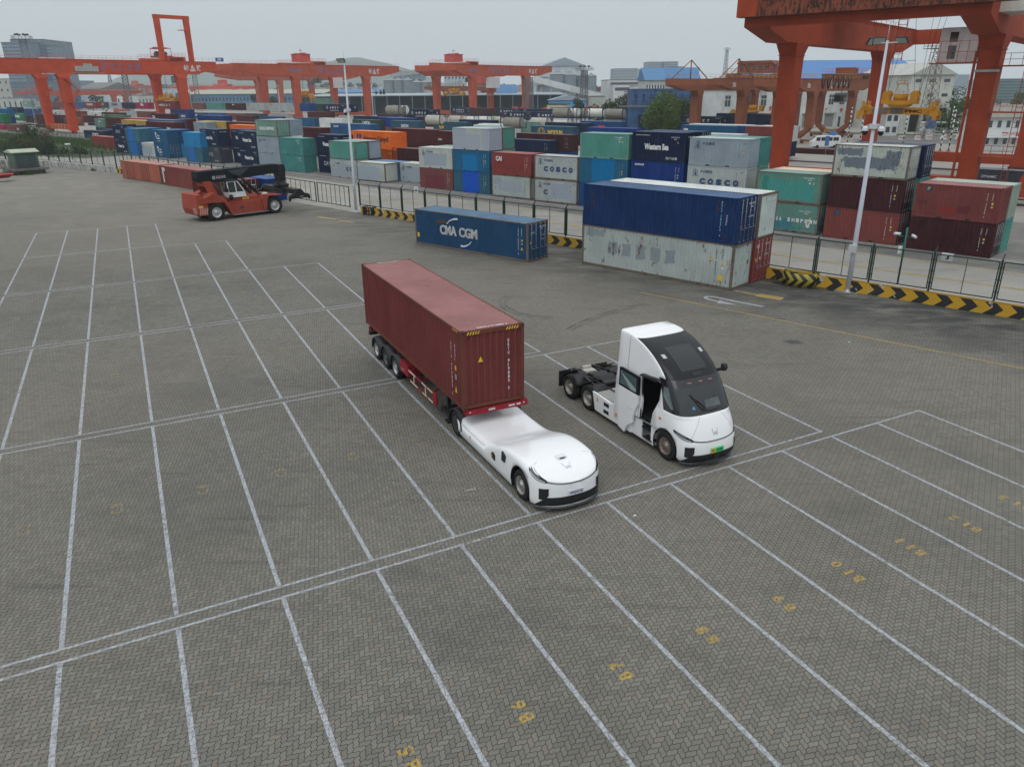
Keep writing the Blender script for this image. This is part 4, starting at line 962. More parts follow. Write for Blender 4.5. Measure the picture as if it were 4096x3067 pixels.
def wheel(c,r=.52,w=.30,out=-1,rim=None,dish=.1,name='wheel',parent=None,dual=False,holes=10,cover=False,tyre_tread=False):
    """wheel with its axle along local y; out=-1: outer face towards -y. c = centre of the outer face"""
    root=obj(name,None,parent,loc=c); s=-out; rr=r*.60
    b=MB(); prof=[]
    n=40
    pr=[(rr,.02),(rr+.02,0),(r*.80,-.006),(r*.93,.005),(r*.985,.035),(r,.07),(r,w-.07),(r*.985,w-.035),(r*.93,w-.005),(r*.8,w),(rr,w-.02)]
    b.lathe([(a,s*o) for a,o in pr],(0,0,0),'y',n)
    for k in range(3):
        o=w*(.3+.2*k); b.lathe([(r+.001,s*(o-.008)),(r-.012,s*o),(r+.001,s*(o+.008))],(0,0,0),'y',n)
    if tyre_tread:
        for k in range(30):
            a=2*math.pi*k/30;
            for (o0,o1,sh) in ((.02,w*.5,.0),(w*.5,w-.02,.1)):
                p0=Vector((math.cos(a+sh)*r,s*o0,math.sin(a+sh)*r)); p1=Vector((math.cos(a+sh+.06)*r,s*o1,math.sin(a+sh+.06)*r)); b.bar(p0,p1,.09,.07,up=(math.cos(a),0,math.sin(a)))
    if dual:
        b.lathe([(a,s*(o+w+.04)) for a,o in pr],(0,0,0),'y',n)
    b.build('tyre',M_TYRE,root)
    b=MB(); d=dish
    if cover:
        b.lathe([(rr+.02,.0),(rr-.02,-.015),(rr*.6,-.025),(rr*.2,-.03),(0,-.03)],(0,0,0),'y',28) if s > 0 else None
        b.build('hub_cover',plain('dark_cover',(.03,.032,.036),.5),root); return root
    prr=[(rr+.012,-.004),(rr+.012,.014),(rr-.02,.02),(rr-.035,d*.5),(rr*.80,d),(rr*.50,d*.92),(rr*.46,d*.55),(rr*.33,d*.45),(rr*.31,-.01+d*.15),(0,-.01+d*.12)]
    b.lathe([(a,s*o) for a,o in prr],(0,0,0),'y',32)
    b.cur=1
    for k in range(holes):
        a=2*math.pi*(k+.5)/holes; b.lathe([(.0,s*(d-.012)),(r*.042,s*(d-.012)),(r*.042,s*(d+.01))],(math.cos(a)*rr*.69,0,math.sin(a)*rr*.69),'y',8)
    b.cur=0
    for k in range(10):
        a=2*math.pi*k/10; b.tube([(math.cos(a)*rr*.40,s*(d*.5),math.sin(a)*rr*.40),(math.cos(a)*rr*.40,s*(d*.15),math.sin(a)*rr*.40)],r*.022,6)
    b.build('rim',[rim or M_RIM,M_DARK],root)
    return root
def sq(n,e=2.0):
    return [((math.sin(math.pi/2*t))**(2/e),(math.cos(math.pi/2*t))**(2/e)) for t in [k/n for k in range(n+1)]]
def interp(tab,x):
    if x <=tab[0][0]:return tab[0][1]
    for (a,va),(b,vb) in zip(tab,tab[1:]):
        if x <=b:t=(x-a)/(b-a); t=t*t*(3-2*t) if False else t; return va+(vb-va)*t
    return tab[-1][1]
def smooth(tab,n=5):
    out=[]
    for i in range(len(tab)-1):
        p0,p1,p2,p3=tab[max(i-1,0)],tab[i],tab[i+1],tab[min(i+2,len(tab)-1)]
        for k in range(n):
            t=k/n; out.append(tuple(.5*((2*b)+(-a+c_)*t+(2*a-5*b+4*c_-d)*t*t+(-a+3*b-3*c_+d)*t**3) for a,b,c_,d in zip(p0,p1,p2,p3)))
    out.append(tab[-1]); return out
def nose_caster(obs,cx):
    """point on the real bodywork seen from bearing phi (degrees, 0 = straight ahead) at height z"""
    from mathutils.bvhtree import BVHTree
    tr=[]
    for o in obs:tr.append(BVHTree.FromPolygons([v.co for v in o.data.vertices],[p.vertices for p in o.data.polygons]))
    def F(ph,z,off=.012):
        a=R(ph); u=Vector((math.cos(a),math.sin(a),0)); best=None
        for t in tr:
            h=t.ray_cast(Vector((cx,0,z))+u*4,-u)
            if h[0] is not None and (best is None or h[3] < best[3]):best=h
        if best is None:return Vector((cx,0,z))+u*1.3
        return best[0]+u*off
    return F
def front_face_details(root,F,zc,plate,zs=.36,vent=(37,50)):
    def strip_(name,ph,zt,zb,mat,off=.012,parent=None,nz=3):
        b=MB(); b.grid([[F(p,zb(p)+(zt(p)-zb(p))*k/nz,off) for p in ph] for k in range(nz+1)]); me=outward(b.mesh(name)); me.materials.append(mat); return obj(name,me,parent or root)
    N=lambda a,b_,n=30:[a+(b_-a)*k/n for k in range(n+1)]
    zl=lambda p:zc+zs*(abs(p)/70)**2.6
    mid=N(-40,40)
    strip_('light_strip',mid,lambda y:zl(y)+.024,lambda y:zl(y)-.022,M_BLKP,.010)
    strip_('light_bar',N(-38,38),lambda y:zl(y)+.006,lambda y:zl(y)-.010,M_LAMP,.018)
    for s in (-1,1):
        w=lambda p:.024+.07*math.sin(math.pi*min(1,max(0,(abs(p)-38)/34)))**.7
        o=strip_('headlight',[s*p for p in N(40,71,16)],lambda p:zl(p)+w(p),lambda p:zl(p)-w(p)*.75,M_BLKP,.012)
        strip_('lens',[s*p for p in N(42,66,14)],lambda p:zl(p)+w(p)*.05,lambda p:zl(p)-w(p)*.55,M_LAMP,.020,o)
        strip_('lens',[s*p for p in N(50,67,8)],lambda p:zl(p)+w(p)*.75,lambda p:zl(p)+w(p)*.25,plain('smoked_lens',(.12,.135,.15),.15),.020,o)
        a,c_=vent
        strip_('side_vent',[s*p for p in N(a,c_,6)],lambda p:zc-.13-.02*(abs(p)-a)/(c_-a),lambda p:zc-.52+.12*(abs(p)-a)/(c_-a)*0+.16*max(0,(a+5-abs(p))/5),M_BLKP,.012)
    top=lambda p:.20+(zc-.65)*max(0,min(1,(57-abs(p))/17))+.02
    strip_('lower_grille',N(-56,56,40),top,lambda p:.185,M_BLKP,.012,nz=5)
    for k in range(3):strip_('grille_slat',N(-38+k*0,38,20),lambda p:.295+k*.06,lambda p:.28+k*.06,M_CHAS,.028)
    b=MB(); ph=N(-57,57,40); b.grid([[F(p,.24,o_)*1.0+Vector((0,0,z-.24)) for p in ph] for o_,z in ((-.03,.215),(.045,.20),(.05,.165),(.0,.14))]); me=outward(b.mesh('lip')); me.materials.append(plain('dark_grey_lip',(.045,.05,.058),.5)); obj('front_lip',me,root)
    z0=zc-.41; X=F(0,z0+.08,0).x+.05
    b=MB(); b.box(X-.04,X,-.27,.27,z0,z0+.18)
    pl=b.build('number_plate',plate['bg'],root,bevel=.008)
    T=TX()
    for (txt,ya,w_,mi) in plate['txt']:T.put(txt,(X+.004,ya,z0+.045),(0,1,0),(0,0,1),.095,w_,.02,mi)
    T.m.build('lettering',plate['mats'],pl)
    b=MB(); b.box(X-.03,X-.01,-.12,.12,z0-.22,z0-.01); b.build('radar_panel',M_BLKP,root)
    return X
# ---------------------------------------------------------------- driverless tractor (low, no cab)
T_O=Vector((-7.117,35.313,0)); T_Y=R(-63.7); te,tn=Vector((math.cos(T_Y),math.sin(T_Y),0)),Vector((-math.sin(T_Y),math.cos(T_Y),0))
def cabless():
    root=thing('driverless_tractor','low white cabless electric tractor unit coupled under the red container trailer','tractor unit',T_O+te*16.0+tn*1.52,T_Y)
    HW=1.25; WX=.02; zc=.98
    top=smooth([(-5.35,.93),(-4.6,.90),(-3.6,.87),(-2.7,.90),(-2.1,1.02),(-1.5,1.22),(-.9,1.36),(-.2,1.41),(.4,1.37),(.8,1.27),(1.12,1.14),(1.33,1.02)],3)
    def zt(x):return interp(top,x)
    XN,X0=1.36,.30
    def hw(x):return HW if x <=X0 else HW*max(0,1-((x-X0)/(XN-X0))**2.5)**(1/2.5)
    st=[p[0] for p in top if p[0] <=X0]+[X0+(XN-X0)*(math.sin(math.pi/2*k/16))**.9 for k in range(1,16)]+[XN-.004]
    b=MB(); rows=[]
    for x in st:
        w,h=max(hw(x),.09),zt(x); r=min(.16,w*.5); zb=.19 if x > .6 else .16; q=min(1,w/.4)
        bul=.035
        pr=[(-w+.06*q,zb),(-w+.02*q,zb+.06),(-w-bul*.2*q,.45),(-w,.75),(-w+.01*q,h-r*1.1),(-w+.045*q,h-r*.55),(-w+r*.7,h-r*.12),(-w+r*1.25,h+.0)]
        mid=[(-w+r*1.25+(2*w-2.5*r)*k/10,h+.035*(1-(2*k/10-1)**2)*min(1,w)) for k in range(1,10)]
        ring=pr+mid+[(-y,z) for y,z in pr[::-1]]
        rows.append([(x,y,z) for y,z in ring])
    b.grid(rows); n=len(rows[0])
    b.f.append(list(range(n))[::-1]); b.mi.append(0); b.sm.append(False)
    b.f.append([(len(rows)-1)*n+k for k in range(n)]); b.mi.append(0); b.sm.append(True)
    for i in range(len(rows)-1):b.f.append([i*n,(i+1)*n,(i+1)*n+n-1,i*n+n-1]); b.mi.append(0); b.sm.append(False)
    me=outward(b.mesh('body')); me.materials.append(M_WPAINT); me.materials.append(M_BLKP)
    body=obj('body',me,root)
    cut=[]
    for s in (-1,1):
        cb=MB(); cb.lathe([(0,0),(.64,0),(.64,.46),(0,.46)],(0,s*1.42 if s < 0 else 1.42-.46,.50),'y',40)
        cm=outward(cb.mesh('cut')); cm.materials.append(M_BLKP); cut.append(obj('cut',cm,root))
        cb=MB(); cb.box(-.62,.62,*((-1.43,-.95) if s < 0 else (.95,1.43)),-.2,.48); cm=outward(cb.mesh('cut')); cm.materials.append(M_BLKP); cut.append(obj('cut',cm,root))
    boolean(body,cut)
    for p in body.data.polygons:
        if p.material_index > 0:p.use_smooth=False
    F=nose_caster([body],.06)
    pl=dict(bg=plain('plate_white',(.62,.62,.66),.4),txt=[('WINDROSE',-.23,.46,0)],mats=[plain('plate_violet_text',(.06,.05,.22),.5)])
    front_face_details(root,F,zc,pl)
    em=MB()
    for (ya,yb,za,zb) in ((-.14,-.07,.34,.06),(-.07,-.03,.06,.18),(-.03,.0,.18,.08),(.0,.03,.08,.19),(.03,.07,.19,.06),(.07,.14,.06,.34)):
        f_=lambda y,t:(1.0-t*.9,y,zt(1.0-t*.9)+.042)
        em.bar(f_(ya,za),f_(yb,zb),.012)
    em.build('emblem',plain('emblem_grey',(.5,.53,.58),.3,.4),root)
    b=MB(); z=zt(.35)+.03; b.prism([(.20,z-.01),(.20,z+.005),(.50,z+.055),(.52,z-.03)],-.17,.17); s_=b.build('hood_sensor',M_WPAINT,root,bevel=.006)
    b=MB(); b.box(.521,.526,-.10,.10,z-.012,z+.03); b.build('sensor_window',plain('navy_glass',(.01,.015,.08),.1),s_)
    b=MB(); pts=[(-5.2,-1.16),(-4,-1.17),(-2.6,-1.17),(-1.6,-1.165),(-.8,-1.16),(-.1,-1.155),(.3,-1.13)]
    for s in (-1,1):
        b.tube([(x,-y*s*-1 if s > 0 else y,zt(x)-.075) for x,y in pts],.004,4)
    for s in (-1,1):
        wheel((0,s*(1.22),.50),.50,.32,s,M_RIM,.05,'front_wheel',root)
        for x in (-5.30,):
            wheel((x,s*1.24,.50),.50,.28,s,None,.1,'drive_wheel',root,dual=True,cover=True)
            b=MB(); n=12
            b.grid([[(x+.60*math.cos(R(a)),yy,.50+.60*math.sin(R(a))) for a in [-8+196*k/n for k in range(n+1)]] for yy in (s*1.27,s*.62)])
            b.grid([[(x+q*math.cos(R(a)),s*1.27,.50+q*math.sin(R(a))) for a in [-8+196*k/n for k in range(n+1)]] for q in (.56,.60)])
            me=b.mesh('mudguard'); me.materials.append(M_BLKP); o=obj('mudguard',me,root); so=o.modifiers.new('s','SOLIDIFY'); so.thickness=.02
    b=MB(); b.box(-7.4,-4.9,-.45,-.33,.62,.86); b.box(-7.4,-4.9,.33,.45,.62,.86); b.box(-6.9,-5.1,-1.2,1.2,.42,.58); b.box(-6.2,-5.7,-.4,.4,.86,.98)
    b.build('chassis',M_CHAS,root)
    b=MB(); b.lathe([(0,.0),(.48,0),(.48,.06),(0,.06)],(-5.9,0,1.02),'z',24); b.build('fifth_wheel',M_CHAS,root)
    for s in (-1,):
        b=MB(); b.prism([(-2.05,.77),(-1.93,.82),(-1.80,.74),(-1.80,.55),(-2.05,.60)],s*1.285,s*1.24); o=b.build('marker_housing',M_BLKP,root)
        b=MB(); b.box(-2.045,-1.97,s*1.295,s*1.286,.62,.72); b.build('amber_marker',M_AMB,o)
        b=MB(); b.prism([(-1.20,1.18),(-.98,1.08),(-1.04,.84),(-1.24,.86)],s*1.30,s*1.24); b.build('air_outlet',M_BLKP,root)
        b=MB(); b.box(-3.93,-3.88,s*1.272,s*1.25,.45,.58); b.build('amber_marker',M_AMB,root)
    b=MB(); b.box(-5.3,.55,-1.0,1.0,.30,.75); b.build('underbody',M_BLKP,root)
    return root
cabless()
# ---------------------------------------------------------------- trailer
def trailer():
    root=thing('container_trailer','red three-axle skeletal trailer carrying the red container','trailer',T_O+te*.3+tn*1.40,T_Y)
    MR=paint('trailer_red',pc(130,30,42),.15); MW=plain('cream_reflector',(.55,.50,.38),.6)
    b=MB()
    for y in (-.5,.38):b.box(-.3,8.6,y,y+.12,1.02,1.42); b.box(8.6,11.45,y,y+.12,1.22,1.42)
    for x in (.1,1.9,3.7,5.5,7.3,9.2,10.7):b.box(x,x+.12,-1.15,1.15,1.30,1.42)
    b.box(-.35,-.18,-1.2,1.2,1.2,1.46)
    b.build('chassis',MR,root)
    b=MB(); b.box(11.46,11.72,-1.24,1.24,1.33,1.56); fb=b.build('front_bolster',MR,root,bevel=.01)
    T=MB()
    for y in (-.35,.45,.78):T.box(11.721,11.726,y,y+.26 if y < .7 else y+.16,1.40,1.47)
    T.build('reflector',plain('pale_reflector',(.55,.52,.46),.5),fb)
    T=MB()
    for y in (-1.08,1.08):T.lathe([(0,.008),(.03,.008),(.03,0)],(11.72,y,1.45),'x',12)
    T.build('marker_lamp',W_,fb)
    for s in (-1,1):
        for x in (.62,2.05,3.48):
            wheel((x,s*1.22,.51),.51,.28,s,M_RIMS if x !=2.05 else plain('dirty_rim',(.10,.10,.10),.7),.13,'wheel',root,dual=True)
            b=MB(); n=12
            for q,mt in ((.62,0),):
                b.grid([[(x+q*math.cos(R(a)),yy,.51+q*math.sin(R(a))) for a in [-5+190*k/n for k in range(n+1)]] for yy in (s*1.25,s*.58)])
            b.grid([[(x+q*math.cos(R(a)),s*1.25,.51+q*math.sin(R(a))) for a in [-5+190*k/n for k in range(n+1)]] for q in (.55,.62)])
            me=b.mesh('mudguard'); me.materials.append(plain('mudguard_grey',(.03,.034,.04),.5)); o=obj('mudguard',me,root); so=o.modifiers.new('s','SOLIDIFY'); so.thickness=.02
            b=MB(); b.bar((x,s*.4,1.0),(x,s*1.2,1.16),.05); b.build('mudguard_bracket',M_CHAS,root)
    b=MB()
    for x in (.62,2.05,3.48):b.tube([(x,-1.0,.51),(x,1.0,.51)],.08,10); b.box(x-.5,x+.5,-.5,-.38,.62,.72); b.box(x-.5,x+.5,.38,.5,.62,.72)
    b.build('axles',M_CHAS,root)
    for s in (-1,1):
        b=MB(); b.box(4.22,5.25,s*1.22 if s < 0 else .62,-.62 if s < 0 else 1.22,.62,1.15); o=b.build('tool_box',MR,root,bevel=.02)
        T=TX(); T.put('东润 挂车',(4.35,-1.225,.74),(1,0,0),(0,0,1),.10,.45); T.m.build('lettering',W_,o) if s < 0 else None
        b=MB(); b.box(5.30,8.35,s*1.20,s*1.17,.92,1.03); b.box(5.45,8.35,s*1.20,s*1.17,.50,.61)
        for x in (5.9,7.3):b.box(x,x+.16,s*1.195,s*1.175,.61,.92)
        g=b.build('side_guard',MR,root)
        T=MB()
        for (x0,x1,z0,z1) in ((5.33,6.2,.93,1.02),(6.95,7.5,.93,1.02),(7.6,8.2,.93,1.02),(5.5,6.4,.51,.60),(7.0,7.5,.51,.60),(7.65,8.2,.51,.60),(5.92,6.04,.62,.91),(7.32,7.44,.62,.91)):T.box(x0,x1,s*1.202,s*1.2015,z0,z1)
        T.build('cream_stripes',MW,g)
        b=MB(); b.prism([(8.2,.48),(8.55,.52),(8.62,.80),(8.55,1.06),(8.2,1.06)],s*1.205,s*1.12); b.build('guard_end',MR,g,bevel=.03)
        for x in (5.5,6.9,8.2):T=MB(); T.bar((x,s*1.17,.95),(x-.3,s*.5,1.2),.05); T.build('guard_bracket',MR,g)
        b=MB(); b.box(9.0,9.14,s*.85-.07,s*.85+.07,.42,1.22); b.box(9.02,9.12,s*.85-.05,s*.85+.05,.06,.45); b.box(8.9,9.25,s*.85-.14,s*.85+.14,0,.06)
        b.build('landing_leg',M_CHAS,root)
    b=MB(); b.tube([(9.0,-1.1,.9),(9.0,-1.15,.45),(8.45,-1.15,.45),(8.45,-1.1,.95)],.015,6); b.build('crank_handle',M_CHAS,root)
    b=MB(); b.box(-.6,-.35,-1.22,1.22,.95,1.10); b.box(-.55,-.45,-1.2,-.85,1.15,1.35); b.build('rear_bumper',M_CHAS,root)
    b=MB(); b.box(-.62,-.6,-1.2,-.9,1.0,1.12); b.build('tail_lamp',plain('red_lens',(.3,.02,.02),.4),root)
trailer()
pnt('red_load',(98,46,45),.22,fade=.5); pnt('red_load_frame',(92,52,42),.7)
def load_marks(root,Ln,H):
    front(('|DRYU 919885 7',Ln-.95,2.2,.125,None,W_),('|45G1',Ln-.6,2.2,.125,None,W_),('#',Ln-.62,1.35,.18,.14,YL_),('#',Ln-.62,1.0,.2,.14,GY_),('^',Ln-.68,.5,.26,0,YL_),
          ('|DRYU 919885 7',1.78,2.3,.118,None,W_,.02,'e'),('^',.62,1.72,.22,0,YL_,0,'e'),('DRYU 919885 7',Ln-.14,.72,.13,.72,W_,.02,'t'),('DRYU 919885 7',.32,.72,.13,.72,W_,.02,'t'))(root,Ln,H)
    b=MB()
    for k in range(5):
        for y0 in (.22,1.72):
            b.quad((Ln+.005,y0+k*.1,H-.14),(Ln+.005,y0+.05+k*.1,H-.14),(Ln+.005,y0+.1+k*.1,H-.03),(Ln+.005,y0+.05+k*.1,H-.03))
        b.quad((Ln-.75+k*.1,-.003,H-.09),(Ln-.70+k*.1,-.003,H-.09),(Ln-.66+k*.1,-.003,H-.01),(Ln-.71+k*.1,-.003,H-.01))
    b.build('hazard_stripes',YL_,root)
container((-7.13,35.45,1.60),-1.1130,40,'h',P['red_load'],'long brick red container loaded on the trailer behind the cabless tractor','DP',load_marks,frame=P['red_load_frame'])
# ---------------------------------------------------------------- white truck with a tall cab
C_O=Vector((5.317,23.745,0)); C_Y=R(-62.6); ce,cn=Vector((math.cos(C_Y),math.sin(C_Y),0)),Vector((-math.sin(C_Y),math.cos(C_Y),0))
def cabtruck():
    root=thing('cab_truck','white electric tractor truck with a tall sloping cab and its door slid open','truck',C_O+cn*1.27,C_Y)
    HW=1.26
    lev=smooth([(.22,1.08,1.20),(.36,1.20,1.245),(.62,1.24,1.26),(.92,1.20,1.26),(1.00,1.17,1.26),(1.25,1.08,1.255),(1.50,.96,1.245),(1.74,.82,1.225),(1.90,.70,1.21),(2.2,.52,1.19),(2.5,.32,1.17),(2.78,.10,1.15),(2.98,-.10,1.14),
                  (3.2,-.38,1.13),(3.42,-.74,1.12),(3.60,-1.12,1.11),(3.76,-1.55,1.10),(3.86,-1.95,1.085),(3.90,-2.2,1.07),(3.92,-2.45,1.05)],2)
    NF=22; XR=-3.2
    def D_(z):return 1.05 if z < 1.7 else max(.45,1.05-.30*(z-1.7))
    def row(z,xf_,w):
        D=D_(z); e=3.0 if z < 1.8 else 3.6; x0=xf_-D
        fr=[]
        for k in range(NF+1):
            t=-1+2*k/NF; a=abs(t); th=math.pi/2*a
            y=w*math.copysign(math.sin(th)**(2/e),t); x=x0+D*(math.cos(th)**(2/e)); fr.append((x,y))
        seg=[XR+.10]+[v for v in (-2.48,-1.9,-1.3,-.7) if v < x0-.05]
        L_=[(XR+.02,-w+.10),(XR+.06,-w+.03)]+[(v,-w) for v in seg]; Lm=[L_[0],L_[1]]+[(XR+.1+(x0-.02-XR-.1)*q/7,-w) for q in range(8)]
        ring=[(XR,0),(XR,-w+.14)]+Lm+fr+[(x,-y) for x,y in Lm[::-1]]+[(XR,w-.14)]
        return [(x,y,z) for x,y in ring]
    rows=[row(*v) for v in lev]; NR=len(rows[0]); f0=2+10; f1=f0+NF
    parts={'body':MB(),'roof_skin':MB(),'windshield':MB(),'black_surround':MB()}
    def cls(i,k):
        z=(lev[i][0]+lev[i+1][0])/2
        if z < 1.84:return 'body'
        if f0 <=k < f1:
            c_=(k-f0)+.5
            a=abs(c_-NF/2)/(NF/2)
            if z > 2.90:return 'roof_skin' if a < .80 and z < 3.87 else 'body'
            if z > 1.95 and z < 2.66 and a < .62:return 'windshield'
            return 'black_surround' if a < 1 else 'body'
        return 'body'
    for i in range(len(rows)-1):
        for k in range(NR):
            k2=(k+1) % NR; nm=cls(i,k); parts[nm].add([rows[i][k],rows[i][k2],rows[i+1][k2],rows[i+1][k]],[(0,1,2,3)],True)
    bt=parts['body']; top=rows[-1]; cx_=sum(p[0] for p in top)/NR
    bt.add(top+[(p[0]*.6+cx_*.4,p[1]*.6,3.965) for p in top],[(k,(k+1) % NR,NR+(k+1) % NR,NR+k) for k in range(NR)]+[tuple(range(NR,2*NR))],True)
    bt.add(rows[0],[tuple(range(NR))])
    mats={'body':M_WPAINT,'roof_skin':plain('roof_charcoal',(.006,.008,.011),.22,spec=.3,var=.08),'windshield':plain('windshield_glass',(.014,.018,.021),.04,spec=.7,var=.5,scale=1.6),'black_surround':plain('gloss_black',(.010,.012,.015),.15,spec=.6,var=0)}
    objs={}
    for nm,mb in parts.items():
        if not mb.f:continue
        me=mb.mesh(nm); bm=bmesh.new(); bm.from_mesh(me); bmesh.ops.remove_doubles(bm,verts=bm.verts,dist=1e-4); bmesh.ops.recalc_face_normals(bm,faces=bm.faces)
        c0=Vector((-1.2,0,2))
        if sum(((f.calc_center_median()-c0).dot(f.normal)) for f in bm.faces) < 0:bmesh.ops.reverse_faces(bm,faces=bm.faces)
        bm.to_mesh(me); bm.free()
        me.materials.append(mats[nm]); me.materials.append(M_BLKP); objs[nm]=obj(nm,me,root)
    body=objs['body']; cut=[]
    so=body.modifiers.new('s','SOLIDIFY'); so.thickness=.05; so.offset=-1
    dg=bpy.context.evaluated_depsgraph_get(); dg.update(); me=bpy.data.meshes.new_from_object(body.evaluated_get(dg)); body.modifiers.clear(); body.data=me
    for s in (-1,1):
        cb=MB(); ya,yb=(-1.45,-.86) if s < 0 else (.86,1.45)
        cb.lathe([(0,0),(.64,0),(.64,.59),(0,.59)],(-.02,ya,.53),'y',40)
        cm=outward(cb.mesh('cut')); cm.materials.append(M_BLKP); cut.append(obj('cut',cm,root))
        cb=MB(); cb.box(-.66,.60,ya,yb,-.2,.50); cm=outward(cb.mesh('cut')); cm.materials.append(M_BLKP); cut.append(obj('cut',cm,root))
    cb=MB(); cb.prism([(-1.62,.98),(-.86,.98),(-.78,1.5),(-.52,2.05),(-.50,2.62),(-.62,2.70),(-1.55,2.70),(-1.62,2.6)],-1.5,-.9); cm=outward(cb.mesh('cut')); cm.materials.append(M_BLKP); cut.append(obj('cut',cm,root))
    cb=MB(); cb.prism([(-1.95,.28),(-.80,.28),(-.80,.99),(-1.95,.99)],-1.5,-.98); cm=outward(cb.mesh('cut')); cm.materials.append(M_WPAINT); cut.append(obj('cut',cm,root))
    boolean(body,cut)
    b=MB(); b.box(-2.3,.2,-1.08,1.08,1.02,1.06); b.box(-2.3,-2.25,-1.08,1.08,1.06,3.0); b.box(-2.3,-.3,.6,.64,1.06,2.9); b.build('cab_floor',M_DARK,root)
    b=MB(); b.box(-1.5,-1.0,-.25,.25,1.1,1.5); b.box(-1.55,-1.4,-.25,.25,1.5,2.3); b.build('driver_seat',M_BLKP,root,bevel=.05)
    for k,(x0,x1,z) in enumerate(((-1.35,-.72,.72),(-1.25,-.72,.36))):
        b=MB(); b.box(x0,x1,-1.255,-1.02,z,z+.05); b.build('step',M_BLKP,root)
    b=MB(); b.box(-1.95,-1.40,-1.20,-1.16,.30,.97); b.build('step_panel',M_WPAINT,root)
    b=MB(); b.tube([(-1.45,-1.27,1.02),(-1.5,-1.2,1.6),(-1.53,-1.19,2.65)],.025,6); b.build('door_seal',M_BLKP,root)
    b=MB(); b.box(-2.0,-.75,-1.275,-1.24,1.0,1.035); b.build('door_rail',M_GALV,root)
    b=MB(); b.prism([(-1.62,1.0),(-1.54,1.0),(-1.46,1.35),(-1.44,1.7),(-1.55,2.1),(-1.55,2.68),(-1.62,2.68)],-1.24,-1.16); b.build('door_pillar',M_WPAINT,root)
    dp=smooth([(-2.72,1.98),(-2.73,2.62)],1)
    Yd=-1.37
    b=MB(); poly=[(-2.72,1.92),(-1.52,1.90),(-1.52,1.55),(-1.70,1.22),(-1.78,.95),(-1.80,.72),(-2.12,.48),(-2.26,.18),(-2.66,.28)]
    b.prism(poly,Yd,Yd+.09); dr=b.build('sliding_door',M_WPAINT,root,bevel=.012)
    b=MB(); b.prism([(-2.72,1.925),(-2.71,2.64),(-2.62,2.66),(-1.53,2.62),(-1.52,1.905)],Yd+.01,Yd+.08); b.build('window_frame',plain('gloss_black',0),dr)
    b=MB(); b.prism([(-2.64,2.02),(-2.62,2.56),(-1.66,2.52),(-1.66,1.98)],Yd+.004,Yd+.0095); b.build('window_glass',plain('green_glass',(.09,.13,.135),.06,spec=1,var=.3,scale=1.5),dr)
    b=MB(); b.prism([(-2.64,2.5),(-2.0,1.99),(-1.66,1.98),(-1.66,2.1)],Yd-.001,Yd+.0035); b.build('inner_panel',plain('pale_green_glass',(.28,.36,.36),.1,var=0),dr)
    b=MB(); b.bar((-2.1,Yd-.01,1.30),(-1.85,Yd-.01,1.27),.012,.03); b.build('door_handle',plain('pale_grey',(.6,.61,.62),.4),dr)
    for s in (-1,1):
        b=MB(); sk=(lambda w:-s*w)
        def fl(x,z,off=.006):
            x_,w=interp([(v[0],v[1]) for v in lev],z),interp([(v[0],v[2]) for v in lev],z)
            D=D_(z); e=3.0 if z < 1.8 else 3.6; x0=x_-D
            if x <=x0:y=w
            else:y=w*max(0,1-min(1,(x-x0)/D)**e)**(1/e)
            return (x,s*(y+off),z)
        def patch(nm,rows_,mat,off=.006):
            b=MB(); R_=[]
            for (z,xa,xb) in rows_:R_.append([fl(xa+(xb-xa)*k/10,z,off) for k in range(11)])
            b.grid(R_); me=outward(b.mesh(nm)); me.materials.append(mat); return obj(nm,me,root)
        wn=patch('side_surround',[(1.78,.38,.52),(1.9,.18,.46),(2.02,-.02,.40),(2.2,-.30,.30),(2.4,-.44,.14),(2.6,-.46,-.02),(2.76,-.46,-.14)],plain('gloss_black',0),.006)
        patch('side_window',[(1.96,.12,.24),(2.1,-.08,.16),(2.3,-.32,.04),(2.5,-.37,-.08),(2.64,-.37,-.16)],plain('green_glass',0),.012)
    for s in (-1,1):
        b=MB(); b.tube([(-1.3,s*1.14,2.78),(-1.0,s*1.28,2.80),(-.62,s*1.42,2.84)],[.05,.05,.055],8)
        me=b.mesh('m'); b2=MB(); b2.prism([(-1.42,2.74),(-1.35,2.82),(-.9,2.86),(-.42,2.93),(-.36,2.86),(-.5,2.80),(-1.0,2.76)],s*1.30,s*1.46) if s < 0 else b2.prism([(-.55,2.72),(-.5,2.98),(-.36,2.98),(-.3,2.86),(-.36,2.72)],1.48,1.64)
        if s > 0:b2.bar((-.6,1.1,2.72),(-.42,1.5,2.80),.06,.12)
        b2.build('camera_mirror',M_BLKP,root,bevel=.015)
    def rs(x):
        t=[(v[1],v[0]) for v in lev[::-1]]; return interp(sorted(t),x)
    def roofpt(y,z,off):
        x_,w=interp([(v[0],v[1]) for v in lev],z),interp([(v[0],v[2]) for v in lev],z)
        D=D_(z); q=min(.999,abs(y)/w); x=x_-D+D*(1-q**3.6)**(1/3.6); return (x+off,y,z+off*.8)
    def rp(nm,y0,y1,z0,z1,mat,off,n=8):
        b=MB(); b.grid([[roofpt(y0+(y1-y0)*k/n,z0+(z1-z0)*j/n,off) for k in range(n+1)] for j in range(n+1)]); me=outward(b.mesh(nm)); me.materials.append(mat); return obj(nm,me,root)
    rp('sunroof_panel',-.56,.56,3.08,3.66,plain('sunroof_glass',(.010,.013,.016),.08,spec=.5,var=.1),.008)
    for y in (-.88,.74):rp('marker_light',y,y+.14,3.44,3.53,plain('frosted_lens',(.45,.46,.47),.4,var=0),.012,3)
    rp('roof_hatch',-.2,.22,2.93,3.03,M_BLKP,.010,4)
    for y in (-.55,-.07,.36):rp('clearance_lamp',y,y+.16,2.76,2.785,plain('pink_lens',(.42,.17,.14),.4,var=0),.014,2)
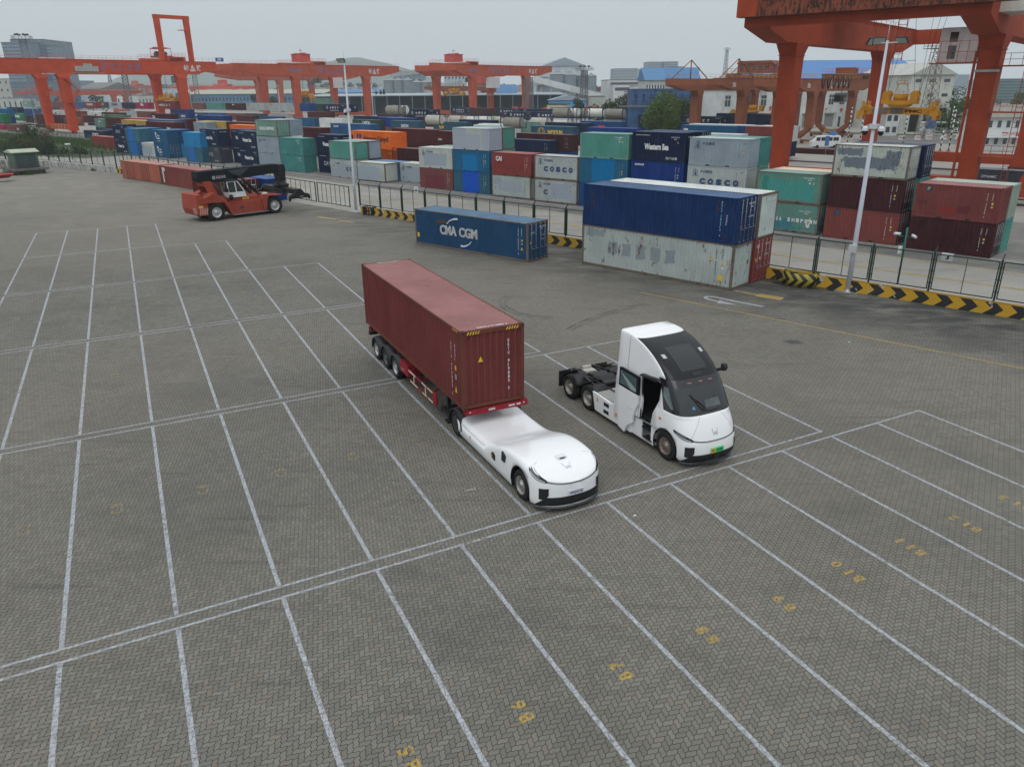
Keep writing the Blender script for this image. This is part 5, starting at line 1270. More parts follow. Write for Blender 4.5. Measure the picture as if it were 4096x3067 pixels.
    b=MB()
    for k in range(9):
        pass
    for (pts) in ([(.18,-.62,2.46),(.42,-.40,2.12),(.60,-.28,1.93)],[(.60,-.28,1.93),(.70,.05,1.90),(.72,.42,1.91)],[(.22,-.58,2.40),(.48,-.22,2.08),(.62,-.16,1.92)]):
        q=[Vector(roofpt(p[1],p[2],.03)) for p in pts]; b.tube(q,.016,6)
    b.build('wiper',M_CHAS,root)
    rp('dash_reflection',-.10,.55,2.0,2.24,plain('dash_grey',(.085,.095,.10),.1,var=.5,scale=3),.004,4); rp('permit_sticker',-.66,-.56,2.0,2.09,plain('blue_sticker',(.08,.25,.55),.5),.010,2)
    F=nose_caster(list(objs.values()),-.05)
    pl=dict(bg=plain('plate_green',(.05,.55,.20),.5),txt=[('23580D',-.08,.32,0),('皖A',-.25,.14,0)],mats=[BK_])
    X=front_face_details(root,F,.98,pl,.30)
    em=MB()
    for (ya,yb,za,zb) in ((-.13,-.07,.24,.02),(-.07,-.03,.02,.13),(-.03,.0,.13,.04),(.0,.03,.04,.14),(.03,.07,.14,.02),(.07,.13,.02,.24)):
        em.bar(F(math.degrees(math.atan2(ya,1.2)),1.14+za,.014),F(math.degrees(math.atan2(yb,1.2)),1.14+zb,.014),.012)
    em.build('emblem',plain('emblem_grey',0),root)
    b=MB(); b.box(X+.001,X+.003,-.268,-.095,.575,.745); b.build('plate_yellow_part',YL_,root)
    b=MB()
    for s in (-1,1):b.tube([F(s*(43-1.6*k),1.10+.085*k,.001) for k in range(9)],.004,4)
    b.tube([(-2.48,-1.262+.0*k,z) for k,z in enumerate([.95,1.4,1.8])],.004,4); b.tube([(-2.48,-fl(-2.48,z)[1]-.001,z) for z in [1.4,1.9,2.5,3.1,3.6,3.85]],.004,4)
    b.build('panel_gaps',M_CHAS,root)
    b=MB(); b.box(-.42,-.30,-1.262,-1.25,1.42,1.50); b.build('indicator',M_AMB,root)
    b=MB()
    for k in range(16):b.box(-3.10,-2.72,-1.232,-1.222,1.30+k*.055,1.318+k*.055)
    b.build('rear_slats',plain('slat_grey',(.5,.51,.52),.5),root)
    for s in (-1,1):
        b=MB(); b.prism([(-4.62,.98),(-4.42,.24),(-3.9,.22),(-2.0,.22),(-1.95,.95),(-3.2,.95),(-3.3,.90)],s*1.25,s*1.18); sk=b.build('side_skirt',M_WPAINT,root,bevel=.015)
        b=MB()
        for (x,z) in ((-3.62,.66),(-3.62,.36)):b.box(x-.17,x+.17,s*1.262,s*1.23,z,z+.14)
        b.build('step_recess',M_BLKP,sk)
        b=MB(); b.box(-4.28,-4.22,s*1.262,s*1.25,.66,.80); b.box(-2.98,-2.90,s*1.272,s*1.25,.52,.66); b.build('amber_marker',M_AMB,sk)
    b=MB(); b.box(-4.62,-3.2,-1.16,1.16,.86,.90)
    for k in range(11):b.box(-4.5+k*.12,-4.44+k*.12,-1.12,1.12,.90,.925)
    b.build('catwalk',plain('tread_plate',(.42,.42,.40),.5,.3),root)
    b=MB()
    for y in (-.50,.40):b.box(-7.35,-3.1,y,y+.10,.66,.94)
    for x in (-7.3,-6.75,-5.85,-4.95):b.box(x,x+.14,-.42,.42,.70,.88)
    b.box(-7.4,-7.3,-1.1,1.1,.55,.72)
    for x in (-5.0,-6.42):b.tube([(x,-.9,.52),(x,.9,.52)],.1,10); b.lathe([(0,-.2),(.22,-.1),(.22,.1),(0,.2)],(x,.0,.55),'y',12)
    b.bar((-7.2,-.45,.95),(-4.9,-.95,1.05),.10,.05); b.bar((-7.2,.45,.95),(-4.9,.95,1.05),.10,.05)
    b.build('chassis',M_CHAS,root)
    b=MB(); b.tube([(-7.0,-.25,.98),(-7.0,.20,.98)],.11,12); b.tube([(-6.6,.05,.95),(-6.2,.25,.95)],.03,6); b.box(-6.8,-6.45,-.35,.15,.93,1.02); b.build('air_tank',plain('dusty_beige',(.36,.35,.32),.6),root)
    b=MB(); b.lathe([(0,.0),(.46,0),(.46,.07),(0,.07)],(-5.65,0,.98),'z',26); b.box(-5.2,-4.9,-.42,.42,.95,1.05); b.prism([(-6.1,-.42),(-5.6,-.2),(-5.6,.2),(-6.1,.42),(-6.2,.3),(-6.2,-.3)],1.0,1.06,'z'); b.build('fifth_wheel',M_CHAS,root)
    for s in (-1,1):
        wheel((-.02,s*1.23,.52),.52,.32,s,M_RIMB,.05,'front_wheel',root)
        for x in (-5.0,-6.42):
            wheel((x,s*1.23,.52),.52,.28,s,M_RIMS if s > 0 else plain('worn_alloy_rim',(.36,.345,.32),.4,.5),.16,'drive_wheel',root,dual=True,holes=6)
            b=MB(); n=8
            for (a0,a1) in ((20,70),(110,160)) if x < -5.5 else ((-10,70),(110,150)):
                b.grid([[(x+.62*math.cos(R(a)),yy,.52+.62*math.sin(R(a))) for a in [a0+(a1-a0)*k/n for k in range(n+1)]] for yy in (s*1.22,s*.58)])
            me=b.mesh('mudguard'); me.materials.append(M_BLKP); o=obj('mudguard',me,root); so=o.modifiers.new('s','SOLIDIFY'); so.thickness=.025
        b=MB(); b.box(-7.28,-7.22,s*1.22 if s < 0 else .62,-.62 if s < 0 else 1.22,.25,.95); b.build('mud_flap',M_BLKP,root)
cabtruck()
# ---------------------------------------------------------------- reach stacker
def reach_stacker():
    O=G(873.4,883.6); yaw=R(45.9)
    root=thing('reach_stacker','orange red container reach stacker with a black lifting boom and white cab','reach stacker',O,yaw)
    MO=paint('stacker_orange',pc(138,62,48),.12,fade=.7); MK=paint('boom_black',(.006,.010,.013),.05,fade=.05); MB_=plain('stacker_black',(.006,.007,.009),.55,var=.3)
    MWc=plain('cab_white',(.62,.64,.66),.35)
    for (x,w_,nm) in ((0,.55,'steer_wheel'),(6.43,.62,'drive_wheel')):
        wheel((x,.02,.84),.84,w_,-1,plain('stacker_rim',(.48,.49,.50),.5,.2),.16,nm,root,holes=8,tyre_tread=True)
        wheel((x,3.48,.84),.84,w_,1,plain('stacker_rim',0),.16,nm,root,holes=8,tyre_tread=True)
    wheel((6.43,.75,.84),.84,.6,-1,plain('stacker_rim',0),.16,'drive_wheel',root,tyre_tread=True)
    b=MB()
    b.prism([(1.15,1.35),(1.75,.42),(5.55,.42),(5.70,1.35),(5.60,1.62),(1.25,1.62)],.15,1.10); b.prism([(1.15,1.35),(1.75,.42),(5.55,.42),(5.70,1.35),(5.60,1.62),(1.25,1.62)],2.40,3.35)
    b.box(1.0,7.2,1.12,2.38,.75,1.75)
    b.prism([(1.3,1.625),(5.7,1.625),(6.0,2.0),(1.5,2.05)],.55,2.95)
    b.build('chassis',MO,root,bevel=.02)
    b=MB(); b.box(1.72,5.6,.02,.12,.34,.42); b.build('side_step',M_GALV,root)
    b=MB(); b.box(2.55,2.95,.13,.149,.85,1.15); b.build('vent_grille',plain('rust_brown',(.08,.035,.03),.8),root)
    for y0,y1 in ((-.05,1.4),(2.1,3.55)):
        b=MB(); b.prism([(5.15,2.02),(7.35,1.90),(7.4,1.83),(5.85,1.86),(5.65,1.62),(5.45,.55),(5.15,.50),(5.0,1.6)],y0,y1); b.build('front_fender',MO,root,bevel=.02)
    for y0,y1 in ((-.02,.95),(2.55,3.52)):
        b=MB(); b.prism([(-1.55,2.32),(-.9,2.35),(-.05,2.75),(.35,2.50),(1.05,2.15),(1.85,.45),(1.62,.42),(.95,1.72),(-.85,1.78),(-1.5,1.70)],y0,y1); b.build('rear_fender',MO,root,bevel=.03)
    b=MB(); b.prism([(-1.85,2.65),(-1.35,2.70),(-.95,2.15),(-.75,2.1),(-.75,.62),(-1.75,.62),(-1.95,1.2)],.10,3.4); b.box(-.8,1.0,.98,2.5,.7,1.9); cw=b.build('counterweight',MO,root,bevel=.04)
    b=MB()
    for k in range(4):b.quad((-1.955+.03,.15+k*.2,.8+.0),(-1.955+.03,.25+k*.2,.8),(-1.965,.40+k*.2,1.4),(-1.965,.30+k*.2,1.4))
    for k in range(5):b.quad((-1.7+.0+k*.17,.095,.75),(-1.62+k*.17,.095,.75),(-1.5+k*.17,.095,1.35),(-1.58+k*.17,.095,1.35))
    b.build('hazard_stripes',plain('pink_stripe',(.55,.35,.32),.6),cw)
    b=MB(); b.box(-1.72,-1.3,.088,.094,1.38,1.62); b.build('warning_sign',YL_,cw)
    b=MB(); b.box(3.15,3.85,.54,.549,1.72,2.0); s_=b.build('warning_sign',YL_,root)
    T=TX(); T.put('小心倒车',(3.25,.535,1.80),(1,0,0),(0,0,1),.14,.5); T.m.build('lettering',BK_,s_)
    for y0,y1 in ((.85,1.05),(2.45,2.65)):
        b=MB(); b.prism([(-.65,3.75),(.12,3.75),(.55,3.55),(1.45,1.7),(.1,1.7),(-.2,2.7)],y0,y1); b.build('boom_support',MO,root,bevel=.02)
    b=MB(); b.box(-.5,.3,1.06,2.44,3.3,3.6); b.box(-.2,.6,1.06,2.44,1.9,2.6); b.build('support_crossbeam',MO,root)
    for y in (.70,):
        b=MB(); b.tube([(.35,y,3.6),(.95,y,2.3)],.07,8); b.tube([(.9,y,2.4),(1.35,y,1.35)],.09,8); b.tube([(.55,y-.1,3.5),(1.55,y-.1,1.5)],.035,6); b.tube([(.65,y-.18,3.4),(1.65,y-.18,1.5)],.03,6); b.build('hydraulic_lines',M_CHAS,root)
    bz=lambda x:.01*x
    b=MB(); b.prism([(-.95,4.72),(7.3,4.88),(7.95,4.86),(7.95,4.02),(7.2,3.98),(4.2,3.78),(3.2,3.78),(.9,3.60),(-.1,3.50),(-.75,3.72),(-1.0,4.1)],1.15,2.35); bo=b.build('boom',MK,root,bevel=.04)
    b=MB(); b.prism([(7.9,4.80),(8.75,4.80),(8.85,4.3),(8.75,3.1),(8.0,3.0),(7.85,3.9)],1.3,2.2); b.build('boom_head',MB_,root,bevel=.05)
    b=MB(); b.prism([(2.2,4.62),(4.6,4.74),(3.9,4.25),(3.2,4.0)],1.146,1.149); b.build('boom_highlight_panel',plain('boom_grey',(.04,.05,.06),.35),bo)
    T=TX(); T.put('KALMAR',(.95,1.14,3.92),(1,0,.02),(0,0,1),.30,1.05,.05); T.m.cur=0; T.m.quad((.55,1.14,3.9),(.85,1.14,3.9),(.85,1.14,4.22),(.55,1.14,4.22)); T.m.build('lettering',GY_,bo)
    b=MB()
    for y in (.80,2.55):b.tube([(3.35,y,4.0),(4.9,y,2.35)],.13,12); b.tube([(4.9,y,2.35),(5.55,y,1.55)],.17,12); b.lathe([(0,-.12),(.26,-.12),(.26,.12),(0,.12)],(3.3,y,4.02),'y',14)
    b.build('lift_cylinder',MB_,root)
    b=MB(); b.lathe([(0,3.0),(.55,3.0),(.6,2.8),(.75,2.75),(.75,2.45),(.4,2.4),(0,2.4)],(8.35,1.75,0),'z',20)
    b.box(7.75,8.95,1.1,2.4,2.55,2.75); b.box(7.9,8.8,.9,2.6,2.0,2.5)
    b.tube([(7.8,1.0,3.6),(7.6,.9,3.0),(7.9,.8,2.5)],.04,6); b.build('rotator',MB_,root)
    b=MB(); b.box(7.95,8.35,-1.5,5.0,1.95,2.45); b.box(8.4,8.8,-1.5,5.0,1.95,2.45); b.box(7.8,8.95,.6,2.9,1.85,2.35); b.tube([(7.75,-1.0,1.9),(7.75,2.8,1.9)],.05,8)
    b.build('spreader_beam',MB_,root,bevel=.02)
    for y,s in ((-1.75,1),(5.1,-1)):
        b=MB(); b.prism([(7.15,1.75),(7.35,1.95),(7.8,2.05),(8.1,2.5),(8.6,2.5),(8.95,2.05),(9.4,1.95),(9.6,1.75),(9.6,1.45),(9.5,1.35),(9.4,1.55),(7.35,1.55),(7.25,1.3),(7.15,1.35)],y-.15,y+.15)
        sp=b.build('spreader_end_beam',MB_,root,bevel=.02)
        if s > 0:T=TX(); T.put('KALMAR',(8.3,y-.158,1.68),(1,0,0),(0,0,1),.12,.5,.03); T.m.build('lettering',GY_,sp)
    cx0,cx1,y0,y1=1.75,3.35,1.0,2.5
    cx0=1.70
    y0,y1=.35,1.75
    b=MB(); b.prism([(1.7,2.05),(3.55,2.05),(3.45,2.5),(3.5,2.55),(1.7,2.55)],y0,y1)
    for (xa,za,xb,zb) in ((1.72,2.5,1.62,3.62),(2.55,2.5,2.45,3.62),(3.42,2.5,2.75,3.62)):
        for y in (y0+.05,y1-.05):b.bar((xa,y,za),(xb,y,zb),.09,.09)
    b.bar((1.6,y0+.05,3.62),(2.8,y0+.05,3.62),.08); b.bar((1.6,y1-.05,3.62),(2.8,y1-.05,3.62),.08); b.build('cab_shell',MWc,root,bevel=.01)
    b=MB(); b.prism([(1.70,2.56),(3.38,2.56),(2.74,3.58),(1.62,3.58)],y0+.07,y1-.07); b.build('cab_glass',plain('tinted_glass',(.03,.045,.048),.08,spec=.9,var=.3,scale=1.5),root)
    b=MB(); b.prism([(1.5,3.64),(2.85,3.64),(2.7,3.80),(1.6,3.80)],y0-.03,y1+.03); b.build('cab_roof',MB_,root,bevel=.03)
    b=MB(); b.tube([(1.55,y0-.05,3.15),(1.45,y0-.25,3.1),(1.45,y0-.25,2.75)],.02,6); b.box(1.38,1.52,y0-.36,y0-.14,2.72,3.0); b.build('mirror',MB_,root)
    b=MB()
    for (x0_,x1_,yy) in ((3.2,6.0,.6),(3.4,5.8,2.9)):b.bar((x0_,yy,2.22),(x1_,yy,2.14),.04); [b.bar((x0_+k*(x1_-x0_)/3,yy,1.98),(x0_+k*(x1_-x0_)/3,yy,2.2),.04) for k in range(4)]
    b.build('deck_rail',MO,root)
    b=MB(); b.lathe([(0,2.05),(.28,2.05),(.28,2.2),(0,2.22)],(5.6,.4,0),'z',14); b.build('white_cap',W_,root)
    b=MB(); b.lathe([(0,1.9),(.2,1.9),(.2,2.3),(.12,2.38),(0,2.4)],(1.75,.1,0),'z',12); b.box(-.1,.3,.2,.5,2.35,2.6); b.build('air_filter',MB_,root)
reach_stacker()
# ---------------------------------------------------------------- rail-mounted gantry cranes
def crane_mats(k,rgb,rust=.2):return paint('crane_'+k,pc(*rgb,.8),rust,fade=.5)
def rails(b,pts,h=1.1,step=2.4,r=.035):
    for p,q in zip(pts,pts[1:]):
        p,q=Vector(p),Vector(q); n=max(1,int((q-p).length/step))
        for z in (h,h*.5):b.bar(p+Vector((0,0,z)),q+Vector((0,0,z)),r*1.3)
        for k in range(n+1):v=p.lerp(q,k/n); b.bar(v,v+Vector((0,0,h)),r*1.3)
def gantry(name,label,a0,a1,c1,c2,zb,gh,t1,t2,mat,gw=1.6,legw=2.3,legb=1.35,trolley=None,texts=None,spreader=None,cab=None,house=None,sill='box',rail=True,numbers=None,detail=2,group='gantry cranes over the container yard',deck=False,taper=.55,legd=1.7,sprm=None,platf=True):
    """rails at across=c1,c2 ; girders at along=a0,a1 ; girder underside zb, depth gh ; girder tips at t1,t2"""
    root=thing('gantry_crane',label,'gantry crane',YW((a0+a1)/2,(c1+c2)/2,ZY),YA,group)
    cx,cy=(a0+a1)/2,(c1+c2)/2; X0,X1=a0-cx,a1-cx; Y1,Y2,T1,T2=c1-cy,c2-cy,t1-cy,t2-cy
    zb -=ZY; zt=zb+gh
    for x in (X0,X1):
        b=MB(); poly=[(T1,zt),(T1,zt-gh*taper),(T1+(Y1-T1)*.55,zb),(Y2+(T2-Y2)*.45,zb),(T2,zt-gh*taper),(T2,zt)]
        if T1 >=Y1-1.5:poly=[(T1,zt),(T1,zb),(Y2+(T2-Y2)*.45,zb),(T2,zt-gh*taper),(T2,zt)]
        b.prism(poly,x-gw/2,x+gw/2,'x')
        if detail > 1:
            b.box(x-gw/2-.12,x+gw/2+.12,T1,T2,zt+.001,zt+.08)
        g=b.build('girder',mat,root)
        if rail:
            b=MB(); xo=x+(gw/2+.1)*(1 if x > 0 else -1); xi=x-(gw/2+.1)*(1 if x > 0 else -1)
            rails(b,[(xo,T1,zt+.08),(xo,T2,zt+.08)]); b.build('handrail',M_RAIL if mat.name !='crane_brown' else M_RAILY,g)
    for y in (T1+.5,T2-.5):
        b=MB(); b.box(X0+gw/2+.01,X1-gw/2-.01,y-.5,y+.5,zt-gh*taper,zt-.05); b.build('end_tie_beam',mat,root)
    for x in (X0,X1):
        for y in (Y1,Y2):
            s=1 if x > 0 else -1
            b=MB(); zl=1.9 if sill=='box' else 3.4
            zk=zb-1.3
            b.hexa([(x-legb/2,y-legb/2,zl),(x+legb/2,y-legb/2,zl),(x+legb/2,y+legb/2,zl),(x-legb/2,y+legb/2,zl),(x-legd/2,y-legw/2,zk),(x+legd/2,y-legw/2,zk),(x+legd/2,y+legw/2,zk),(x-legd/2,y+legw/2,zk)])
            b.hexa([(x-legd/2,y-legw/2,zk+.002),(x+legd/2,y-legw/2,zk+.002),(x+legd/2,y+legw/2,zk+.002),(x-legd/2,y+legw/2,zk+.002),(x-gw/2,y-legw/2-.75,zb-.003),(x+gw/2,y-legw/2-.75,zb-.003),(x+gw/2,y+legw/2+.75,zb-.003),(x-gw/2,y+legw/2+.75,zb-.003)])
            lg=b.build('leg',mat,root)
            if detail > 1:
                b=MB(); b.box(x-legd/2-.1,x+legd/2+.1,y-legw/2-.1,y+legw/2+.1,zk-.10,zk); b.build('leg_flange',mat,lg)
    for y in (Y1,Y2):
        b=MB(); w_=legb*.5
        if sill=='box':
            b.box(X0+legb/2+.003,X1-legb/2-.003,y-w_,y+w_,1.2,2.6)
            for x in (X0,X1):b.box(x-legb*.7,x+legb*.7,y-w_-.05,y+w_+.05,.9,1.95)
        else:
            q=1.9; b.prism([(X0-.2,3.45),(X0-.6,3.2),(X0+q-.2,1.1),(X1-q+.2,1.1),(X1+.6,3.2),(X1+.2,3.45),(X1-.5,3.4),(X1-q-.4,1.9),(X0+q+.4,1.9),(X0+.5,3.4)],y-w_,y+w_)
        sl=b.build('sill_beam',mat,root)
        for x in (X0,X1):
            b=MB(); b.box(x-1.5,x+1.5,y-.35,y+.35,.42,.88); b.build('bogie',mat,sl)
            for k in (-1.1,1.1):
                b=MB(); b.lathe([(0,-.16),(.33,-.16),(.33,.16),(0,.16)],(x+k,y,.36),'y',14); b.build('rail_wheel',M_CHAS,sl)
    if trolley is not None:
        y=trolley[0]-cy; kind=trolley[1]; z=zt+.1
        b=MB(); b.box(X0-1.0,X1+1.0,y-3.2,y-2.4,z,z+.9); b.box(X0-1.0,X1+1.0,y+2.4,y+3.2,z,z+.9); b.box(X0-1,X0+.6,y-3.2,y+3.2,z+.901,z+1.3); b.box(X1-.6,X1+1,y-3.2,y+3.2,z+.901,z+1.3)
        b.box(X0+.6,X1-.6,y-2.2,y+2.2,z+.6,z+.9)
        tr=b.build('trolley',mat,root)
        b=MB(); rails(b,[(X0-1,y-3.4,z+1.3),(X1+1,y-3.4,z+1.3),(X1+1,y+3.4,z+1.3),(X0-1,y+3.4,z+1.3),(X0-1,y-3.4,z+1.3)]); b.build('trolley_railing',M_RAIL,tr)
        hz=z+1.31
        if kind=='house':
            b=MB(); b.box(-3.2,3.6,y-2.4,y+2.4,hz,hz+3.0); b.prism([(-3.5,hz+3.0),(3.9,hz+3.0),(3.9,hz+3.15),(.2,hz+3.45),(-3.5,hz+3.15)],y-2.6,y+2.6); b.build('machinery_house',paint('house_red',pc(176,76,66),.1),tr)
            b=MB(); b.bar((0,y,hz+3.3),(0,y,hz+5.0),.2); b.bar((0,y,hz+4.9),(1.3,y,hz+4.4),.16); b.box(1.8,2.6,y-1,y+1,hz+3.2,hz+3.6); b.build('service_jib',mat,tr)
        elif kind=='open':
            b=MB(); b.box(-4,4,y-2,y+2,hz,hz+.5)
            for k in (-3,-1,1.2,3.2):b.lathe([(0,-.7),(.6,-.7),(.6,.7),(0,.7)],(k,y-.3,hz+1.1),'x',12)
            b.box(-2.5,-1.6,y-1,y+.2,hz+.5,hz+2.0); b.box(2,2.7,y-1,y,hz+.5,hz+1.8)
            b.build('winch_machinery',plain('dirty_machine',(.10,.055,.045),.7,var=.5),tr)
            b=MB()
            for (x,yy) in ((-3.6,-1.8),(3.6,-1.8),(3.6,1.8),(-3.6,1.8)):b.bar((x,y+yy,hz),(x,y+yy,hz+2.7),.12)
            b.prism([(-4,hz+2.7),(4,hz+2.7),(0,hz+3.3)],y-2.1,y+2.1); b.build('machinery_canopy',paint('house_red',pc(176,76,66),.1),tr)
        elif kind=='hut':b=MB(); b.box(-2.4,2.4,y-1.2,y+1.2,hz-.6,hz+1.0); b.prism([(-2.6,hz+1.0),(2.6,hz+1.0),(2.3,hz+1.4),(-2.3,hz+1.4)],y-1.3,y+1.3); b.build('machinery_house',mat,tr)
        elif kind=='mansard':
            b=MB(); b.box(-4.6,4.6,y-1.8,y+1.8,hz,hz+2.2); b.prism([(-4.9,hz+2.2),(4.9,hz+2.2),(4.4,hz+2.9),(-4.4,hz+2.9)],y-2,y+2); hs=b.build('machinery_house',mat,tr)
            b=MB()
            for k in range(5):b.box(-4+k*1.7,-3+k*1.7,y-1.82,y-1.805,hz+.7,hz+1.7)
            b.build('window',M_GLASS,hs)
        if cab is not None:
            b=MB(); x=X1-3.0 if cab > 0 else X0+3.0; yc_=y+1.0; b.box(x-1.2,x+1.2,yc_-1.3,yc_+1.3,zb-2.9,zb-.6); b.box(x-.1,x+.1,yc_-.1,yc_+.1,zb-.6,zt); cb=b.build('operator_cabin',plain('cabin_grey',(.20,.21,.21),.5),tr,bevel=.05)
            b=MB(); b.box(x-1.22,x+1.22,yc_-1.32,yc_-.1,zb-2.6,zb-1.1); b.build('cabin_window',M_GLASS,cb)
        if spreader is not None:
            zs=spreader-ZY; ms=sprm or M_SPR
            b=MB()
            for (x,yy) in ((-2.2,-.8),(2.2,-.8),(2.2,.8),(-2.2,.8)):
                b.tube([(x*1.1,y+yy*2.2,z+.6),(x*.85,y+yy*.8,zs+2.3)],.028,5); b.tube([(x*1.5,y+yy*2.5,z+.6),(x*.7,y+yy*.8,zs+2.3)],.028,5)
            b.build('hoist_ropes',M_CHAS,tr)
            sp=obj('spreader',None,tr)
            b=MB(); b.box(-2.6,2.6,y-.9,y+.9,zs+1.35,zs+1.8); b.lathe([(0,zs+1.8),(1.1,zs+1.8),(1.1,zs+2.9),(0,zs+2.9)],(0,y,0),'z',20); b.lathe([(0,zs+.8),(1.3,zs+1.0),(1.5,zs+1.34),(0,zs+1.35)],(0,y,0),'z',20)
            b.build('head_block',ms,sp)
            b=MB()
            for s in (-1,1):
                for yy in (-.5,.5):b.lathe([(0,-.15),(.62,-.15),(.62,.15),(0,.15)],(s*2.3,y+yy,zs+2.35),'y',16); b.box(s*2.3-.5,s*2.3+.5,y+yy-.25,y+yy-.2,zs+1.7,zs+2.5)
            b.build('sheave',ms,sp)
            b=MB(); b.box(-5.9,5.9,y-.55,y+.55,zs+.25,zs+.95)
            b.build('main_beam',ms,sp)
            b=MB(); b.box(-4.9,-1.6,y-.56-.10,y-.56,zs+.3,zs+.85); b.box(-1.3,1.4,y-.70,y-.56,zs+.25,zs+1.0); b.build('control_box',plain('grubby_grey',(.16,.15,.14),.6),sp)
            T=TX(); T.put('PMC',(1.9,y-.562,zs+.36),(1,0,0),(0,0,1),.48,2.4,.06); T.m.build('lettering',BK_,sp)
            for s in (-1,1):
                b=MB(); b.box(*sorted((s*5.9,s*6.3)),y-1.22,y+1.22,zs-.05,zs+.6); b.prism([(s*5.0,zs+.95),(s*5.6,zs+1.8),(s*6.2,zs+.9),(s*6.2,zs+.6),(s*5.0,zs+.6)],y-.8,y+.8)
                for yy in (-1.1,1.1):b.box(*sorted((s*5.95,s*6.35)),y+yy-.15,y+yy+.15,zs-.5,zs+.3)
                b.build('end_beam',ms,sp)
    if house is not None:
        for hs in house:
            x,y,L1,W1,z0,z1=hs[:6]; b=MB(); b.box(x-cx,x-cx+L1,y-cy,y-cy+W1,z0-ZY,z1-ZY); o=b.build('electrical_house',hs[6] if len(hs) > 6 else plain('house_white',(.58,.60,.62),.5,var=.15),root,bevel=.03)
    if texts:texts(root,X0,X1,Y1,Y2,T1,T2,zb,zt,gw)
    return root,(X0,X1,Y1,Y2,T1,T2,zb,zt,cx,cy)
M_OR=crane_mats('orange',(170,64,34),.2); M_OR2=crane_mats('brick',(158,72,48),.2); M_OR3=crane_mats('brick_far',(156,80,62),.2); M_BRN=crane_mats('brown',(122,72,50),.35); M_BIG=crane_mats('big_orange',(140,56,30),.3)
M_RUSTY=paint('rusted_beam',pc(118,62,44),1.35,rustc=(.022,.016,.014),fade=.8)
M_RAIL=plain('railing_red',pc(186,74,52),.6); M_RAILY=plain('railing_yellow',pc(170,140,70),.6); M_SPR=paint('spreader_yellow',pc(186,134,40),.4)
M_GT=plain('girder_blue_text',(.13,.14,.30),.6,var=.1); M_GW=plain('girder_white_text',(.62,.63,.64),.6,var=.1)
def on_girder(T,txt,x,y,z,h,w_,mi=0,bold=.02):T.put(txt,(x,y,z),(0,1,0),(0,0,1),h,w_,bold,mi)
def emblem(root,x,y,z,s,mt,nm='railway_emblem'):
    b=MB(); P_=lambda u,w:(x,y+u*s,z+w*s)
    b.grid([[P_(.52*math.sin(R(-150+300*k/24)),.1+.52*math.cos(R(-150+300*k/24))) for k in range(25)],[P_(.42*math.sin(R(-150+300*k/24)),.1+.42*math.cos(R(-150+300*k/24))) for k in range(25)]],False)
    b.quad(P_(-.18,.26),P_(.18,.26),P_(.18,.14),P_(-.18,.14)); b.quad(P_(-.06,.14),P_(.06,.14),P_(.06,-.34),P_(-.06,-.34)); b.quad(P_(-.34,-.34),P_(.34,-.34),P_(.42,-.46),P_(-.42,-.46)); b.build(nm,mt,root)
def texts_full(ton=True,shift=0.):
    def f(root,X0,X1,Y1,Y2,T1,T2,zb,zt,gw):
        x=X1+gw/2+.02; h=zt-zb; T=TX(); L_=Y2-Y1
        if ton:on_girder(T,'40.5t',x,Y1-3.5+shift,zb+h*.32,1.35,6.2,0,.04)
        yy=Y1+L_*.33+shift
        emblem(root,x,yy,zb+h*.55,h*.55,M_GT)
        for i,c_ in enumerate('铁路货运'):on_girder(T,c_,x,yy+h*.55+i*2.35+(i > 1)*.6,zb+h*.42,h*.34,1.5,0,.03)
        on_girder(T,'CHINARAILWAY FREIGHT',x,yy+h*.55,zb+h*.22,h*.12,9.6,0)
        on_girder(T,'皖',x,Y2+1.2,zb+h*.25,h*.48,1.7,1,.03); on_girder(T,'铁',x,Y2+5.6,zb+h*.25,h*.48,1.7,1,.03)
        T.m.cur=1; y0=Y2+3.2; z0=zb+h*.22; T.m.quad((x,y0,z0),(x,y0+2.1,z0),(x,y0+1.05,z0+h*.55)); T.m.build('lettering',[M_GT,M_GW],root)
        b=MB(); b.quad((x+.01,y0+.6,z0+.25),(x+.01,y0+.8,z0+.25),(x+.01,y0+.8,z0+.9),(x+.01,y0+.6,z0+.9)); b.quad((x+.01,y0+1.3,z0+.25),(x+.01,y0+1.5,z0+.25),(x+.01,y0+1.5,z0+.9),(x+.01,y0+1.3,z0+.9)); b.quad((x+.01,y0+.6,z0+.9),(x+.01,y0+1.5,z0+.9),(x+.01,y0+1.05,z0+1.15)); b.build('triangle_mark',M_OR2,root)
    return f
r20,q20=gantry('g','orange gantry crane at the left with a goalpost frame above its trolley, holding a red container',-281,-262.8,98,135,17.2,3.9,70,148,M_OR,gw=1.7,trolley=(134,'open'),texts=texts_full(False,0),cab=1,spreader=None,house=None,legw=3.0,legb=2.0,legd=2.2)
cx,cy=q20[8],q20[9]
b=MB(); y=134-cy; z=q20[7]+1.3
x=q20[1]
for yy in (y-4.2,y+5.8):b.hexa([(x-.6,yy-.7,z-1.2),(x+.6,yy-.7,z-1.2),(x+.6,yy+.7,z-1.2),(x-.6,yy+.7,z-1.2),(x-.5,yy-.9,z+11.5),(x+.5,yy-.9,z+11.5),(x+.5,yy+.9,z+11.5),(x-.5,yy+.9,z+11.5)])
b.box(x-.52,x+.52,y-5.2,y+6.8,z+11.501,z+12.6)
b.build('goalpost_frame',M_OR,r20)
b=MB(); b.box(q20[1]-1.4,q20[1]+1.4,y+3.0,y+5.0,z+8.2,z+8.35); rails(b,[(q20[1]+1.4,y+3,z+8.3),(q20[1]+1.4,y+5,z+8.3)]); b.build('goalpost_platform',M_RAIL,r20)
b=MB(); xx=q20[1]+.9; yy=98-cy
